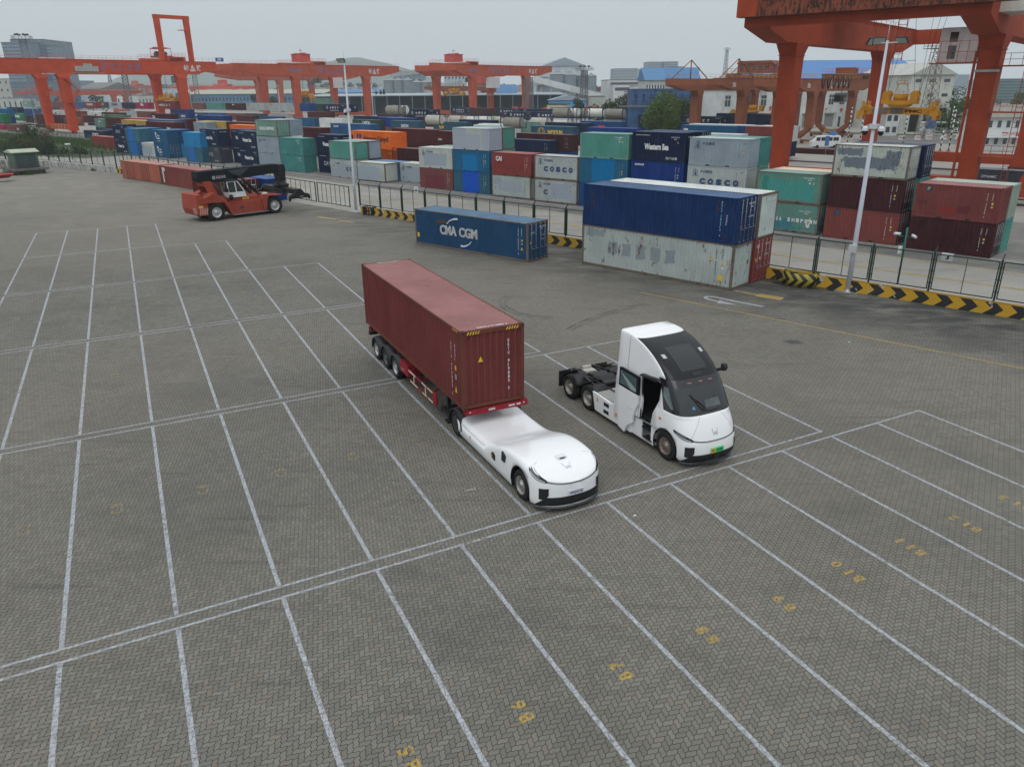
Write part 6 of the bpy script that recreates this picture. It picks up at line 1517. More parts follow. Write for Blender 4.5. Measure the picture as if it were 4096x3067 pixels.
b.box(xx-4.2,xx-.2,yy-4.5,yy+1.5,q20[6]-.3,q20[7]+.4); b.build('electrical_house',plain('house_white',(.62,.64,.66),.5,var=.1),r20)
b=MB()
for k in range(8):b.box(xx-.1,xx+.6,yy+3.5+k*.85,yy+4.25+k*.85,q20[6]+.5,q20[6]+2.0+(.7 if 2 < k < 6 else 0))
b.box(xx-.2,xx+1.2,yy+2.5,yy+11.5,q20[6],q20[6]+.12); b.build('air_conditioners',plain('dull_white',(.38,.39,.37),.6,var=.2),r20)
b=MB(); p=Vector((q20[1]+1.6,98-cy,2.2)); zz=2.2; s=1
while zz < q20[6]-2:
    q=p+Vector((0,s*3.2,3.4)); b.bar(p,q,.5,.12); rails(b,[p+Vector((.3,0,0)),q+Vector((.3,0,0))],1.0,1.5); b.box(q.x-.6,q.x+.6,q.y-.6,q.y+.6,q.z-.08,q.z); p=q; s=-s; zz +=3.4
b.build('leg_stairs',M_OR,r20)
b=MB(); b.box(q20[1]+.9,q20[1]+.95,138,141.5,0,.1) if False else b.box(q20[1]+.87,q20[1]+.95,148-cy,151-cy,q20[7]-1.2+1.4,q20[7]+1.4); nb=b.build('number_board',plain('sign_blue',(.02,.06,.32),.5),r20)
T=TX(); on_girder(T,'20',q20[1]+.96,148.6-cy,q20[7]+.5,.7,1.6,0,.05); T.m.build('lettering',M_GW,nb)
b=MB()
for k in range(5):b.box(-5+k*2.4,-4.2+k*2.4,98-cy-1.05,98-cy-1.02,1.25,2.55)
b.build('sill_stripes',plain('olive_yellow',(.30,.24,.06),.6),r20)
sy=134-cy; zs=9.2
b=MB()
for x in (-3,3):
    for yy in (-1.5,1.5):b.tube([(x,sy+yy,q20[7]),(x*.7,sy+yy*.7,zs+2)],.04,5)
b.build('hoist_ropes',M_CHAS,r20)
b=MB(); b.box(-6.1,6.1,sy-.6,sy+.6,zs-.1,zs+.5); b.box(-2.6,2.6,sy-1,sy+1,zs+.5,zs+1.0)
for x in (-2.2,2.2):b.lathe([(0,-.3),(.8,-.3),(.8,.3),(0,.3)],(x,sy,zs+1.5),'y',14)
for x in (-5.9,5.9):b.box(x-.2,x+.2,sy-1.3,sy+1.3,zs-.3,zs+.6); b.box(x-.3,x+.3,sy-.3,sy+.3,zs+.5,zs+1.4)
b.build('spreader',M_SPR,r20)
pw=r20.matrix_basis @ Vector((-6.1,sy-1.2,zs-.35-2.6)) if False else (Vector(r20.location)+E1*(-6.1)+E2*(sy-1.22)+Vector((0,0,zs-.35-2.6)))
def hsud(root,Ln,H):
    front(('HAMBURG',.9,.95,.75,4.4,W_,.02),('S',8.5,.95,.75,.6,W_,.02),('|SUDU 771',11.2,2.2,.13,None,W_))(root,Ln,H)
    b=MB(); b.quad((5.6,-.01,.5),(6.3,-.01,1.1),(7.2,-.01,2.2),(6.6,-.01,1.2)); b.quad((5.5,-.01,1.6),(6.4,-.01,1.2),(8.2,-.01,1.5),(6.4,-.01,1.0)); b.build('bird_logo',W_,root)
container(pw,YA,40,'s',P['red'],'red container lettered HAMBURG SUD hanging from the left orange crane','PP',hsud,None,detail=2)
gantry('g','brick red 40.5t gantry crane in the middle left, large red machinery house on top',-310,-286,196,233,17.3,4.3,168,252,M_OR2,trolley=(208,'house'),texts=texts_full(),cab=1,spreader=8.6,gw=2.0,legw=3.2,legb=2.2,legd=2.4,house=[(-312,232,4,5,12.5,17.0)])
gantry('g','brick red 40.5t gantry crane in the centre before the grain silos',-271,-248,262,299,17.3,4.3,250,318,M_OR2,trolley=(262,'house'),texts=texts_full(),cab=1,spreader=9.0,gw=2.2,legw=3.4,legb=2.4,legd=2.6,house=[(-271,296,4,6,12,17)])
gantry('g','paler brick red gantry crane behind the middle left one',-420,-398,262,299,17.0,4.2,236,318,M_OR3,trolley=(285,'none'),texts=texts_full(),cab=1,spreader=8.0,gw=2.2,legw=3.2,legb=2.2,legd=2.4)
gantry('g','small pale orange gantry crane far behind the left crane, with tie-rod masts',-905,-880,376,412,14.5,2.6,352,430,M_OR3,trolley=(405,'house'),gw=2.4,legw=3.5,legb=3,legd=3,detail=1)
gantry('g','red gantry crane far away between the left and middle cranes',-640,-622,338,376,12.6,2.4,318,395,crane_mats('red_far',(190,74,62)),trolley=(360,'house'),gw=2.2,legw=3,legb=2.6,legd=2.6,detail=1)
gantry('g','old brown gantry crane behind the centre crane',-303,-296,300,330,10.6,2.4,285,345,M_BRN,trolley=(322,'house'),gw=1.8,legw=2.6,legb=2,legd=2,detail=1,spreader=6,sprm=M_SPR)
gantry('g','small distant brown gantry crane in front of the round silos',-372,-363,500,523,9.8,2.2,488,537,M_BRN,trolley=(515,'open'),gw=1.8,legw=2.2,legb=2,legd=2,detail=1)
gantry('g','faint orange gantry crane behind the bottom of the left light mast',-470,-455,172,200,10.0,2.2,150,210,M_OR3,gw=1.8,legw=2.4,legb=2,legd=2,detail=1,trolley=(160,'none'))
def t32(root,X0,X1,Y1,Y2,T1,T2,zb,zt,gw):
    x=X1+gw/2+.02; h=zt-zb; T=TX(); on_girder(T,'32t',x,T1+6,zb+h*.3,.95,1.7,0,.04); emblem(root,x,T1+21,zb+h*.55,h*.7,M_GW)
    for i,c_ in enumerate('铁路货运'):on_girder(T,c_,x,T1+24+i*2.2,zb+h*.4,h*.35,1.3,0,.02)
    T.m.build('lettering',M_GW,root)
def masts(root,q,ys,mat,hm=3.4):
    for x in (q[0],q[1]):
        for y in ys:
            b=MB(); z=q[7]; b.tube([(x,y,z),(x,y,z+hm)],.14,6); b.tube([(x,y-9,z),(x,y,z+hm),(x,y+9,z)],.12,6); b.build('tie_rod_mast',mat,root)
r32,q32=gantry('g','brown 32t gantry crane with tie-rod masts, two workers standing on it',-94.6,-82.6,180,213,11.2,2.6,166,221,M_BRN,trolley=(200,'mansard'),texts=t32,cab=-1,spreader=4.6,gw=1.9,legw=2.3,legb=2.1,legd=2.0)
masts(r32,q32,(176-q32[9],204-q32[9]),M_BRN,4.2)
rB,qB=gantry('g','brown gantry crane with splayed feet behind the big orange leg',-74,-66.2,180,207,10.9,2.6,168,219,M_BRN,trolley=(212,'hut'),texts=t32,cab=-1,sill='v',gw=1.7,legw=1.9,legb=1.7,legd=1.7)
b=MB()
for k in range(6):
    y=183-qB[9]+k*3.4; x=qB[1]+1.0; z=qB[7]+.7; pts=[(x,y+1.5*math.sin(t/8*math.pi-math.pi/2),z-2.6*math.sin(t/8*math.pi)) for t in range(9)]
    b.tube([(x,y-1.2,z)]+[(x,y-1.2+2.4*t/8,z-2.7*math.sin(math.pi*t/8)) for t in range(1,8)]+[(x,y+1.2,z)],.13,6)
b.tube([(qB[1]+1.0,181-qB[9],qB[7]+.8),(qB[1]+1.0,217-qB[9],qB[7]+.8)],.08,6)
b.build('festoon_cables',M_CHAS,rB)
b=MB()
for k in range(6):b.prism([(-1.6+k*.5,1.2),(-1.35+k*.5,1.2),(-1.6+k*.5+.3,1.8),(-1.85+k*.5+.3,1.8)],206.0-qB[9]-.03+.14,206.0-qB[9]+.15)
b.build('sill_stripes',YL_,rB)
rR,qR=gantry('g','big orange gantry crane at the right with a rusted tie beam and yellow spreader',-40,-18.2,100,136.5,17.0,3.6,88.5,148,M_BIG,trolley=None,gw=2.6,legw=2.6,legb=1.8,legd=2.1,taper=.62)
cx,cy=qR[8],qR[9]; X0,X1,zb,zt=qR[0],qR[1],qR[6],qR[7]
b=MB(); b.box(X0-1.7,X1+3.5,87.2-cy,88.4-cy,zt-1.3,zt+1.3); b.build('rusted_tie_beam',M_RUSTY,rR)
b=MB(); b.box(X0-1.71,X0+.6,87.15-cy,88.45-cy,zt-1.28,zt+1.28); b.build('beam_end',M_BIG,rR)
b=MB(); rails(b,[(X0-1.6,87.3-cy,zt+1.3),(X1+3,87.3-cy,zt+1.3)],1.2,1.2,.03); rails(b,[(X0-1.6,88.6-cy,zt+1.3),(X1+3,88.6-cy,zt+1.3)],1.2,1.2,.03); b.build('beam_handrail',plain('pale_rail',(.5,.48,.46),.5),rR)
b=MB()
for k in range(46):b.box(X0+1.3,X0+1.42,96-cy+k*1.05,96.3-cy+k*1.05,zt-.35,zt-.02)
b.build('rail_clips',M_BIG,rR)
y=113-cy
b=MB(); b.box(X0+.2,X1-.2,y-4,y-3,zt+.1,zt+1.5); b.box(X0+.2,X1-.2,y+3,y+4,zt+.1,zt+1.5); b.box(X0+3,X1-3,y-2.9,y+2.9,zt+.5,zt+.9); b.box(X0+3,X1-3,y-4.3,y-3.9,zt-.9,zt+.5); tr=b.build('trolley',M_BIG,rR)
b=MB(); b.box(3.0,7.2,y-2.2,y+2.0,zt-5.9,zt-2.0); cb=b.build('operator_cabin',plain('cabin_pale',(.52,.50,.50),.5,var=.15),tr,bevel=.08)
b=MB(); b.box(4.1,5.0,y-2.24,y-2.205,zt-5.5,zt-4.0); b.box(4.1,5.0,y-2.24,y-2.205,zt-3.6,zt-2.5); b.box(7.205,7.24,y-1.8,y+1.6,zt-5.4,zt-3.0); b.build('cabin_window',M_GLASS,cb)
b=MB(); rails(b,[(2.5,y-3.2,zt-5.95),(9.5,y-3.2,zt-5.95)],2.4,1.0,.04); b.box(2.5,9.5,y-3.3,y-2.3,zt-6.1,zt-5.95); b.bar((7.5,y-1,zt-2),(7.5,y-1,zt+.5),.5); b.build('cabin_platform',M_BIG,cb)
b=MB()
for k in range(9):b.bar((-1.4,y-4.5,zt-5.4+k*.55),(-.4,y-4.5,zt-5.4+k*.55),.06)
b.bar((-1.4,y-4.5,zt-5.6),(-1.4,y-4.5,zt+.4),.08); b.bar((-.4,y-4.5,zt-5.6),(-.4,y-4.5,zt+.4),.08); b.build('trolley_ladder',M_BIG,tr)
SPP=Vector((-.9,y+.0,0)); zs=8.85
b=MB()
for (x,yy,dx) in ((-2.6,-1,-1.6),(-2.2,1,1.0),(2.6,-1,1.9),(2.2,1,-.6),(-1.8,-1,.8),(1.9,-1,-1.1),(-2.4,.3,-.3),(2.4,.3,.5)):
    b.tube([(SPP.x+x+dx,y+yy*2.6,zt),(SPP.x+x*.86,SPP.y+yy*.5,zs+2.5)],.022,5)
b.build('hoist_ropes',M_CHAS,tr)
sp=obj('spreader',None,tr,loc=SPP)
b=MB(); b.box(-2.1,2.1,-.9,.9,zs+1.15,zs+1.6); b.lathe([(0,zs+1.6),(.85,zs+1.6),(.9,zs+2.4),(0,zs+2.4)],(0,0,0),'z',22); b.lathe([(0,zs+.75),(1.2,zs+.8),(1.6,zs+1.14),(0,zs+1.15)],(0,0,0),'z',22)
b.bar((-.8,0,zs+2.6),(-.5,0,zs+3.6),.07); b.bar((.8,0,zs+2.6),(.5,0,zs+3.6),.07); b.box(-.6,.6,-.4,.4,zs+3.55,zs+3.65); rails(b,[(-.6,-.4,zs+3.65),(.6,-.4,zs+3.65)],.7,.4,.03)
b.build('head_block',M_SPR,sp)
for s in (-1,1):
    b=MB()
    for yy in (-.55,.55):
        b.lathe([(0,-.14),(.5,-.14),(.5,.14),(0,.14)],(s*1.7,yy,zs+2.3),'y',18); b.prism([(s*1.7-.5,zs+1.55),(s*1.7+.5,zs+1.55),(s*1.7+.4,zs+2.5),(s*1.7-.3,zs+2.7)],yy-.24,yy-.16)
    b.build('sheave',M_SPR,sp)
b=MB(); b.box(-4.2,4.2,-.5,.5,zs-.1,zs+.72); b.build('main_beam',M_SPR,sp,bevel=.02)
b=MB(); b.box(-3.2,-1.3,-.62,-.5,zs,zs+.66); b.box(-.9,.0,-.66,-.5,zs,zs+.66); b.box(.15,.6,-.68,-.5,zs+.05,zs+.6); b.build('control_box',plain('grubby_grey',0),sp)
T=TX(); T.put('PMC',(.9,-.502,zs+.10),(1,0,0),(0,0,1),.40,2.0,.06); T.m.build('lettering',BK_,sp)
for s in (-1,1):
    b=MB(); b.box(*sorted((s*4.0,s*4.7)),-1.22,1.22,zs-.25,zs+.35); b.prism([(s*3.5,zs+.72),(s*3.9,zs+1.0),(s*4.5,zs+.9),(s*4.75,zs+.35),(s*3.5,zs+.35)],-.7,.7)
    for yy in (-1.15,1.15):b.box(*sorted((s*4.4,s*4.85)),yy-.14,yy+.14,zs-.75,zs+.3); b.prism([(s*4.0,zs+.6),(s*3.95,zs+1.4),(s*4.4,zs+1.6),(s*4.3,zs+.6)],yy-.1,yy+.1)
    b.build('end_beam',M_SPR,sp)
b=MB(); xL=X1+1.1; yL=100-cy-.2
for k in range(34):b.bar((xL+2.2+k*.0,yL,1+k*.5),(xL+2.8,yL,1+k*.5),.04)
b.bar((xL+2.2,yL,.6),(xL+2.2,yL,18),.06); b.bar((xL+2.8,yL,.6),(xL+2.8,yL,18),.06)
for z in (5.0,9.6,14.2):
    b.box(xL-.2,xL+3.2,yL-1.3,yL+.9,z-.12,z); rails(b,[(xL-.2,yL-1.3,z),(xL+3.2,yL-1.3,z),(xL+3.2,yL+.9,z)],1.15,1.1,.035)
b.build('leg_ladder',M_BIG,rR)
b=MB()
for k in (-.35,-.1,.15):b.box(X1-1.35,X1-1.18,yL-1.0+k,yL-.9+k,2.0,zb-1.5)
b.build('leg_conduits',M_BIG,rR)
b=MB(); b.box(X1-1.15,X1+1.25,100-cy-1.5,100-cy-1.38,zb-3.6,zb-3.35); b.build('leg_clamp',M_GALV,rR)
b=MB(); b.box(X1+.2,X1+6.0,92.0-cy,97.5-cy,zt-1.9,zt+3.5); b.build('electrical_house',paint('house_rusty_white',pc(190,190,185),.5),rR)
b=MB(); b.prism([(X1+4.6,1.2),(X1+5.4,3.4),(X1+5.7,6.0),(X1+6.6,17.0),(X1+9.2,17.0),(X1+8.4,6.0),(X1+8.4,1.2)],100-cy+1.5,100-cy+3.2) if False else None
b=MB(); b.hexa([(X1+4.9,100-cy-1.0,.9),(X1+8.5,100-cy-1.0,.9),(X1+8.5,100-cy+1.0,.9),(X1+4.9,100-cy+1.0,.9),(X1+5.3,100-cy-.9,3.0),(X1+8.5,100-cy-.9,3.0),(X1+8.5,100-cy+.9,3.0),(X1+5.3,100-cy+.9,3.0)])
b.hexa([(X1+5.3,100-cy-.9,3.001),(X1+8.5,100-cy-.9,3.001),(X1+8.5,100-cy+.9,3.001),(X1+5.3,100-cy+.9,3.001),(X1+7.4,100-cy-.9,7.5),(X1+9.4,100-cy-.9,7.5),(X1+9.4,100-cy+.9,7.5),(X1+7.4,100-cy+.9,7.5)])
b.hexa([(X1+7.4,100-cy-.9,7.501),(X1+9.4,100-cy-.9,7.501),(X1+9.4,100-cy+.9,7.501),(X1+7.4,100-cy+.9,7.501),(X1+8.2,100-cy-.9,17),(X1+10.4,100-cy-.9,17),(X1+10.4,100-cy+.9,17),(X1+8.2,100-cy+.9,17)])
lg=b.build('leg',M_BIG,rR)
b=MB(); b.box(X1+6.8,X1+7.5,100-cy-1.02,100-cy-.96,4.2,4.9); b.build('warning_sign',plain('pale_sign',(.5,.48,.42),.6),lg)
b=MB()
for c_ in (100,136.5):
    for dx in (-.05,):b.box(-500,60,c_-.06,c_+.06,-.16,-.02); b.box(-500,60,c_-.9,c_+.9,-.168,-.163)
me=b.mesh('crane_rails'); me.materials.append(plain('rail_steel',(.09,.07,.06),.5,.4)); obj('crane_rail_tracks',me,rot=(0,0,YA),kind='structure')
b=MB()
for c_ in (104.5,107.2):
    b.box(-60,60,c_-.06,c_+.06,-.16,-.0)
me=b.mesh('train_rails'); me.materials.append(plain('rail_steel',0)); obj('train_rails',me,rot=(0,0,YA),kind='structure')
# ---------------------------------------------------------------- kerb walls, fence, gates
def wall_run(name,pts,h,w,mat,label,cat,z0=0.0):
    """a wall following pts; built in its own frame with local x along the first leg"""
    P0=Vector((*pts[0],0)); P1=Vector((*pts[-1],0)); yaw=math.atan2(P1.y-P0.y,P1.x-P0.x); root=thing(name,label,cat,P0,yaw)
    loc=[((Vector((*p,0))-P0).x*math.cos(yaw)+(Vector((*p,0))-P0).y*math.sin(yaw),-(Vector((*p,0))-P0).x*math.sin(yaw)+(Vector((*p,0))-P0).y*math.cos(yaw)) for p in pts]
    b=MB()
    rows=[[(x,y-w/2,z0) for x,y in loc],[(x,y-w/2,h) for x,y in loc],[(x,y+w/2,h) for x,y in loc],[(x,y+w/2,z0-.15) for x,y in loc]]
    b.grid(rows,False); me=outward(b.mesh('masonry')); me.materials.append(mat); obj('masonry',me,root); return root
def chevron_mat(name,yl,peel,period=1.28,hh=.72,flip=1):
    t=NT(name); v=t.coord(False); sx=t.n('ShaderNodeSeparateXYZ'); t.l(v,sx.inputs[0])
    z=t.math('ABSOLUTE',t.math('SUBTRACT',sx.outputs[2],hh/2))
    q=t.math('DIVIDE',t.math('ADD',sx.outputs[0],t.math('MULTIPLY',z,1.15*flip)),period)
    k=t.math('GREATER_THAN',t.math('FRACT',q),.52)
    col=t.mix(k,yl,(.014,.014,.015))
    top=t.math('GREATER_THAN',sx.outputs[2],hh-.02); col=t.mix(top,col,tuple(x*.55 for x in yl))
    n=t.noise(v,2.2,7,.7); n2=t.noise(v,.22,2,.5)
    pe=t.ramp(t.math('ADD',n,t.math('MULTIPLY',n2,.5)),.93-peel,.95-peel)
    col=t.mix(pe,col,(.42,.42,.41)); col=t.mix(t.math('MULTIPLY',t.ramp(t.noise(v,6,4,.7),.55,.8),.5),col,(.05,.05,.045))
    t.l(col,t.b.inputs['Base Color']); t.b.inputs['Roughness'].default_value=.7; return t.m
M_CHEV=chevron_mat('chevron_paint',(.50,.29,.014),.03); M_CHEV2=chevron_mat('chevron_paint_worn',(.44,.27,.025),.045)
def stained():
    t=NT('stained_white_wall'); v=t.coord(False); n=t.noise(t.mp(v,(2.2,2.2,.25)),1.6,6,.7)
    c_=t.mix(t.ramp(n,.42,.62),(.46,.47,.46),(.07,.07,.065)); t.l(c_,t.b.inputs['Base Color']); t.b.inputs['Roughness'].default_value=.8; return t.m
M_STW=stained()
GATE_R=(-17.9,82.6)
wall_run('kerb_wall',[(37.5,32.0),(28.9,40.1),(24.0,44.65),(17.5,50.6)][::-1],.74,.32,M_CHEV,'low wall painted with black and yellow chevrons, at the right below the fence','kerb wall')
wall_run('kerb_wall',[(17.48,50.62),(3.0,63.7),(-10.0,75.5),(-15.7,80.7)][::-1],.74,.32,M_CHEV2,'low wall with peeling black and yellow chevrons, between the lamp post and the double-stacked containers','kerb wall')
wall_run('kerb_wall',[(-27.5,91.6),(-45,107.9),(-62.7,124.4)][::-1],.74,.32,M_CHEV,'low chevron wall left of the gate, its end showing beside the faded orange container','kerb wall')
wall_run('kerb_wall',[(-62.8,124.6),(-81,136.7),(-101,143.6),(-150,158)][::-1],.9,.35,M_STW,'low white wall streaked with black dirt near the transformer cabinet','kerb wall')
M_FEN=plain('fence_green',(.008,.028,.022),.5,var=.2)
def mesh_mat():
    t=NT('chain_link'); v=t.coord(False); sx=t.n('ShaderNodeSeparateXYZ'); t.l(v,sx.inputs[0]); P_=.075
    a=t.math('FRACT',t.math('DIVIDE',t.math('ADD',sx.outputs[0],sx.outputs[2]),P_)); b_=t.math('FRACT',t.math('DIVIDE',t.math('SUBTRACT',sx.outputs[0],sx.outputs[2]),P_))
    k=t.math('MAXIMUM',t.math('LESS_THAN',a,.075),t.math('LESS_THAN',b_,.075))
    tr=t.n('ShaderNodeBsdfTransparent'); mx=t.n('ShaderNodeMixShader'); t.l(k,mx.inputs[0]); t.l(tr.outputs[0],mx.inputs[1]); t.l(t.b.outputs[0],mx.inputs[2])
    t.b.inputs['Base Color'].default_value=(.025,.05,.045,1); out=[n_ for n_ in t.t.nodes if n_.type=='OUTPUT_MATERIAL'][0]; t.l(mx.outputs[0],out.inputs[0]); return t.m
M_LINK=mesh_mat()
_fp={}
def fence(label,pts,n,z0=.74,h=2.15):
    P0=Vector((*pts[0],0)); root=thing('chain_link_fence',label,'fence',P0)
    seg=[(Vector((*a,0)),Vector((*b_,0))) for a,b_ in zip(pts,pts[1:])]; tot=sum((q-p).length for p,q in seg); st=tot/n; P_=[]
    for k in range(n+1):
        d=k*st
        for p,q in seg:
            l_=(q-p).length
            if d <=l_+1e-6:P_.append(p.lerp(q,d/l_)); break
            d -=l_
        else:P_.append(seg[-1][1])
    for k,(p,q) in enumerate(zip(P_,P_[1:])):
        yaw=math.atan2((q-p).y,(q-p).x); w=(q-p).length-.24; key=(round(w,1),h)
        if key not in _fp:
            b=MB();
            for x in (0,w):b.box(x-.03,x+.03,-.025,.025,0,h)
            for z in (.03,h-.03):b.box(.03,w-.03,-.024,.024,z-.03,z+.03)
            b.box(w/2-.018,w/2+.018,-.02,.02,.06,h-.06); fm=b.mesh('panel'); fm.materials.append(M_FEN)
            b=MB(); b.quad((.03,0,.05),(w-.03,0,.05),(w-.03,0,h-.05),(.03,0,h-.05)); lm=b.mesh('wire_mesh'); lm.materials.append(M_LINK); _fp[key]=(fm,lm)
        fm,lm=_fp[key]; e=(q-p).normalized()
        o=obj('panel',fm,root,p-P0+e*.12+Vector((0,0,z0+.12)),(0,0,yaw)); obj('wire_mesh',lm,o)
    if 'post' not in _fp:
        b=MB(); b.box(-.05,.05,-.05,.05,0,h+.22); b.bar((0,0,h+.2),(0,.25,h+.5),.06)
        for z in (.5,1.2,1.9):b.box(-.13,.13,-.02,.02,z,z+.05)
        pm=b.mesh('post'); pm.materials.append(M_FEN); _fp['post']=pm
    for k,p in enumerate(P_):
        q=P_[min(k+1,n)] if k < n else P_[k]; a=P_[k-1] if k==n else p; d=(q-a); yaw=math.atan2(d.y,d.x)
        obj('post',_fp['post'],root,p-P0+Vector((0,0,z0)),(0,0,yaw))
    return root
fence('dark green chain-link fence on the chevron wall, reaching the right edge of the photo',[(-15.9,81.0),(-10.0,75.6),(17.5,50.75),(24.0,44.75),(28.9,40.2),(37.5,32.1)],21)
fence('dark green chain-link fence left of the gate, behind the orange and reddish containers',[(-62.8,124.7),(-45,108.0),(-27.5,91.8)],15)
fence('black fence on the white wall behind the transformer cabinet',[(-150,158.2),(-101,143.8),(-81,136.9),(-62.9,124.8)],27,.9,2.0)
def gate(p,q,label,n=7):
    p=Vector((p[0],p[1],0)); q=Vector((q[0],q[1],0)); yaw=math.atan2(q.y-p.y,q.x-p.x); w=(q-p).length; root=thing('yard_gate',label,'gate',p,yaw,'swing gates in the fence')
    b=MB(); h=2.35
    for x in (0,w):b.box(x-.05,x+.05,-.04,.04,.08,h)
    for z in (.15,h-.05):b.box(.05,w-.05,-.035,.035,z-.04,z+.04)
    b.build('gate_frame',M_FEN,root)
    for k in range(1,n):b=MB(); x=w*k/n; b.box(x-.025,x+.025,-.02,.02,.19,h-.09); b.build('gate_bar',M_FEN,root)
    return root
pg=lambda x,y:G(1150+x*.27125,440+y*.27125)
gate(pg(-60,1280),pg(430,1368),'green barred gate leaf beside the reach stacker head'); gate(pg(462,1368),pg(925,1448),'green barred gate leaf left of the lamp post')
def signboard(p,z,txt,label,yaw,w=.42,h=.42):
    root=thing('letter_sign',label,'sign',(p.x,p.y,z),yaw); b=MB(); b.box(-w/2,w/2,-.03,0,0,h); b.build('board',W_,root,bevel=.01); T=TX(); T.put(txt,(-w*.16,-.033,h*.2),(1,0,0),(0,0,1),h*.58,w*.34,.05); T.m.build('lettering',BK_,root)
def on_fence(px,py,z):
    d=ray(px,py);
    return G(px,py,z)
p=on_fence(3788,1035,2.75); signboard(p,2.62,'J','white square sign with the letter J on the fence',R(-44),.62,.46)
p=on_fence(1665,762,2.4); signboard(p,2.15,'N','white square sign with the letter N on the fence',R(-42),.6,.62)
# ---------------------------------------------------------------- lamp posts and cameras
M_POLE=plain('pole_white',(.50,.53,.60),.4,var=.06)
def dome(parent,p,s=1.0):
    b=MB(); b.lathe([(0,.22*s),(.12*s,.20*s),(.16*s,.10*s),(.16*s,-.02*s)],p,'z',16); o=b.build('camera_dome',W_,parent); b=MB(); b.lathe([(.14*s,-.02*s),(.13*s,-.16*s),(.06*s,-.24*s),(0,-.25*s)],p,'z',14); b.build('lens_dome',M_BLKP,o)
def lamp_post(px,py,tops,label,cams,lamps,boxz=2.2,camz=None):
    B=G(px,py); H=ZAT(tops,B); root=thing('floodlight_post',label,'lamp post',B,R(-42),'white floodlight posts by the fence'); cz=ZAT(camz,B)
    b=MB(); b.tube([(0,0,0),(0,0,4),(0,0,H)],[.16,.14,.07],14); b.build('pole',M_POLE,root)
    b=MB(); b.lathe([(.30,0),(.30,.03),(.17,.05),(.16,.2)],(0,0,0),'z',16); b.box(-.7,.7,-.5,.5,-.02,.012); b.build('base',M_GALV,root)
    b=MB(); b.box(-.26,.22,-.32,-.12,boxz,boxz+.5); b.build('junction_box',plain('box_grey',(.45,.47,.48),.5),root,bevel=.01)
    b=MB(); b.tube([(0,0,H),(0,0,H+.9)],.015,5); b.build('lightning_rod',M_POLE,root)
    for (dx,dy,rot,tilt) in lamps:
        b=MB(); b.bar((0,0,H-.12),(dx*.75,dy*.75,H-.1),.06); b.build('bracket',M_POLE,root)
        b=MB(); b.box(-.34,.34,-.22,.22,-.05,.05); o=b.build('floodlight',M_CHAS,root,loc=(dx,dy,H),rot=(tilt,0,rot),bevel=.015)
        b=MB(); b.box(-.30,.30,-.18,.18,-.062,-.0505); b.build('lamp_panel',plain('lamp_face',(.35,.40,.36),.25),o)
    for s in cams:
        b=MB(); b.tube([(0,0,cz),(s*.25,0,cz+.06),(s*.42,0,cz)],.03,6); b.build('camera_arm',M_POLE,root); dome(root,(s*.45,0,cz-.25),1.15)
    b=MB(); b.box(-.2,.2,-.2,.2,cz-.15,cz+.12); b.build('camera_bracket',M_POLE,root)
    return root
lamp_post(3390,1165,163,'tall white floodlight post standing before the chevron wall at the right',(-1,1),[(-.42,-.1,R(20),R(-55)),(.75,.1,R(-15),R(-45)),(-.95,.25,R(75),R(-60))],2.5,None or 505)
lamp_post(1425,846,243,'tall white floodlight post by the left gate',(-1,),[(-.75,0,R(10),R(-55)),(.05,-.25,R(10),R(-55))],2.3,440)
def small_cam(px,py,py2,label,col=M_POLE,arm=.6):
    B=G(px,py,ZY); H=ZAT(py2,B); root=thing('camera_post',label,'camera post',B,R(-42)); b=MB(); b.tube([(0,0,0),(0,0,H),(arm,0,H+.02)],.07,8); b.build('pole',col,root); dome(root,(arm,0,H-.22),1.1)
small_cam(404,546,483,'small white camera post at the left end of the container row',arm=1.0)
B=G(3577,1180); root=thing('bullet_camera_post','green camera post with two white bullet cameras on the fence','camera post',B+Vector((.25,.35,0)),R(-42)); H=ZAT(915,B)
b=MB(); b.tube([(0,0,.6),(0,0,H)],.06,8); b.bar((-.35,0,H-.55),(.35,0,H-.55),.04); b.build('pole',plain('pole_green',(.01,.11,.09),.5),root)
for s in (-1,1):
    b=MB(); b.tube([(s*.35,0,H-.42),(s*.62,-.25,H-.48+(.1 if s < 0 else 0))],.085,10); b.bar((s*.35,0,H-.55),(s*.4,0,H-.44),.04); b.build('bullet_camera',W_,root)
b=MB(); b.box(-.28,-.08,-.2,0,H-1.6,H-1.15); b.build('control_box',W_,root)
B=G(292,640,-.1); root=thing('bullet_camera_post','short black camera post in the grass at the left','camera post',B,0); H=ZAT(575,B); b=MB(); b.tube([(0,0,0),(0,0,H)],.07,8); b.build('pole',M_CHAS,root); b=MB(); b.tube([(-.9,0,H),(.1,0,H)],.14,8); b.build('bullet_camera',W_,root)
# ---------------------------------------------------------------- crash drum round the lamp post foot
Dc=(G(3000+245*.4955,500+1270*.4955)+G(3000+525*.4955,500+1300*.4955))/2+Vector((.1,.05,0)); root=thing('crash_drum','open steel half drum painted with yellow and black chevrons before the low wall','crash drum',Dc,R(-36))
t=NT('drum_chevrons'); v=t.coord(False); sx=t.n('ShaderNodeSeparateXYZ'); t.l(v,sx.inputs[0]); an=t.math('ARCTAN2',sx.outputs[1],sx.outputs[0])
q=t.math('FRACT',t.math('MULTIPLY',t.math('ADD',an,t.math('MULTIPLY',t.math('ABSOLUTE',t.math('SUBTRACT',sx.outputs[2],.42)),1.05)),1.45))
cc=t.mix(t.math('GREATER_THAN',q,.5),(.36,.30,.04),(.014,.014,.015)); cc=t.mix(t.math('MULTIPLY',t.ramp(t.noise(v,5,5,.7),.5,.75),.4),cc,(.12,.11,.06)); t.l(cc,t.b.inputs['Base Color']); M_DR=t.m
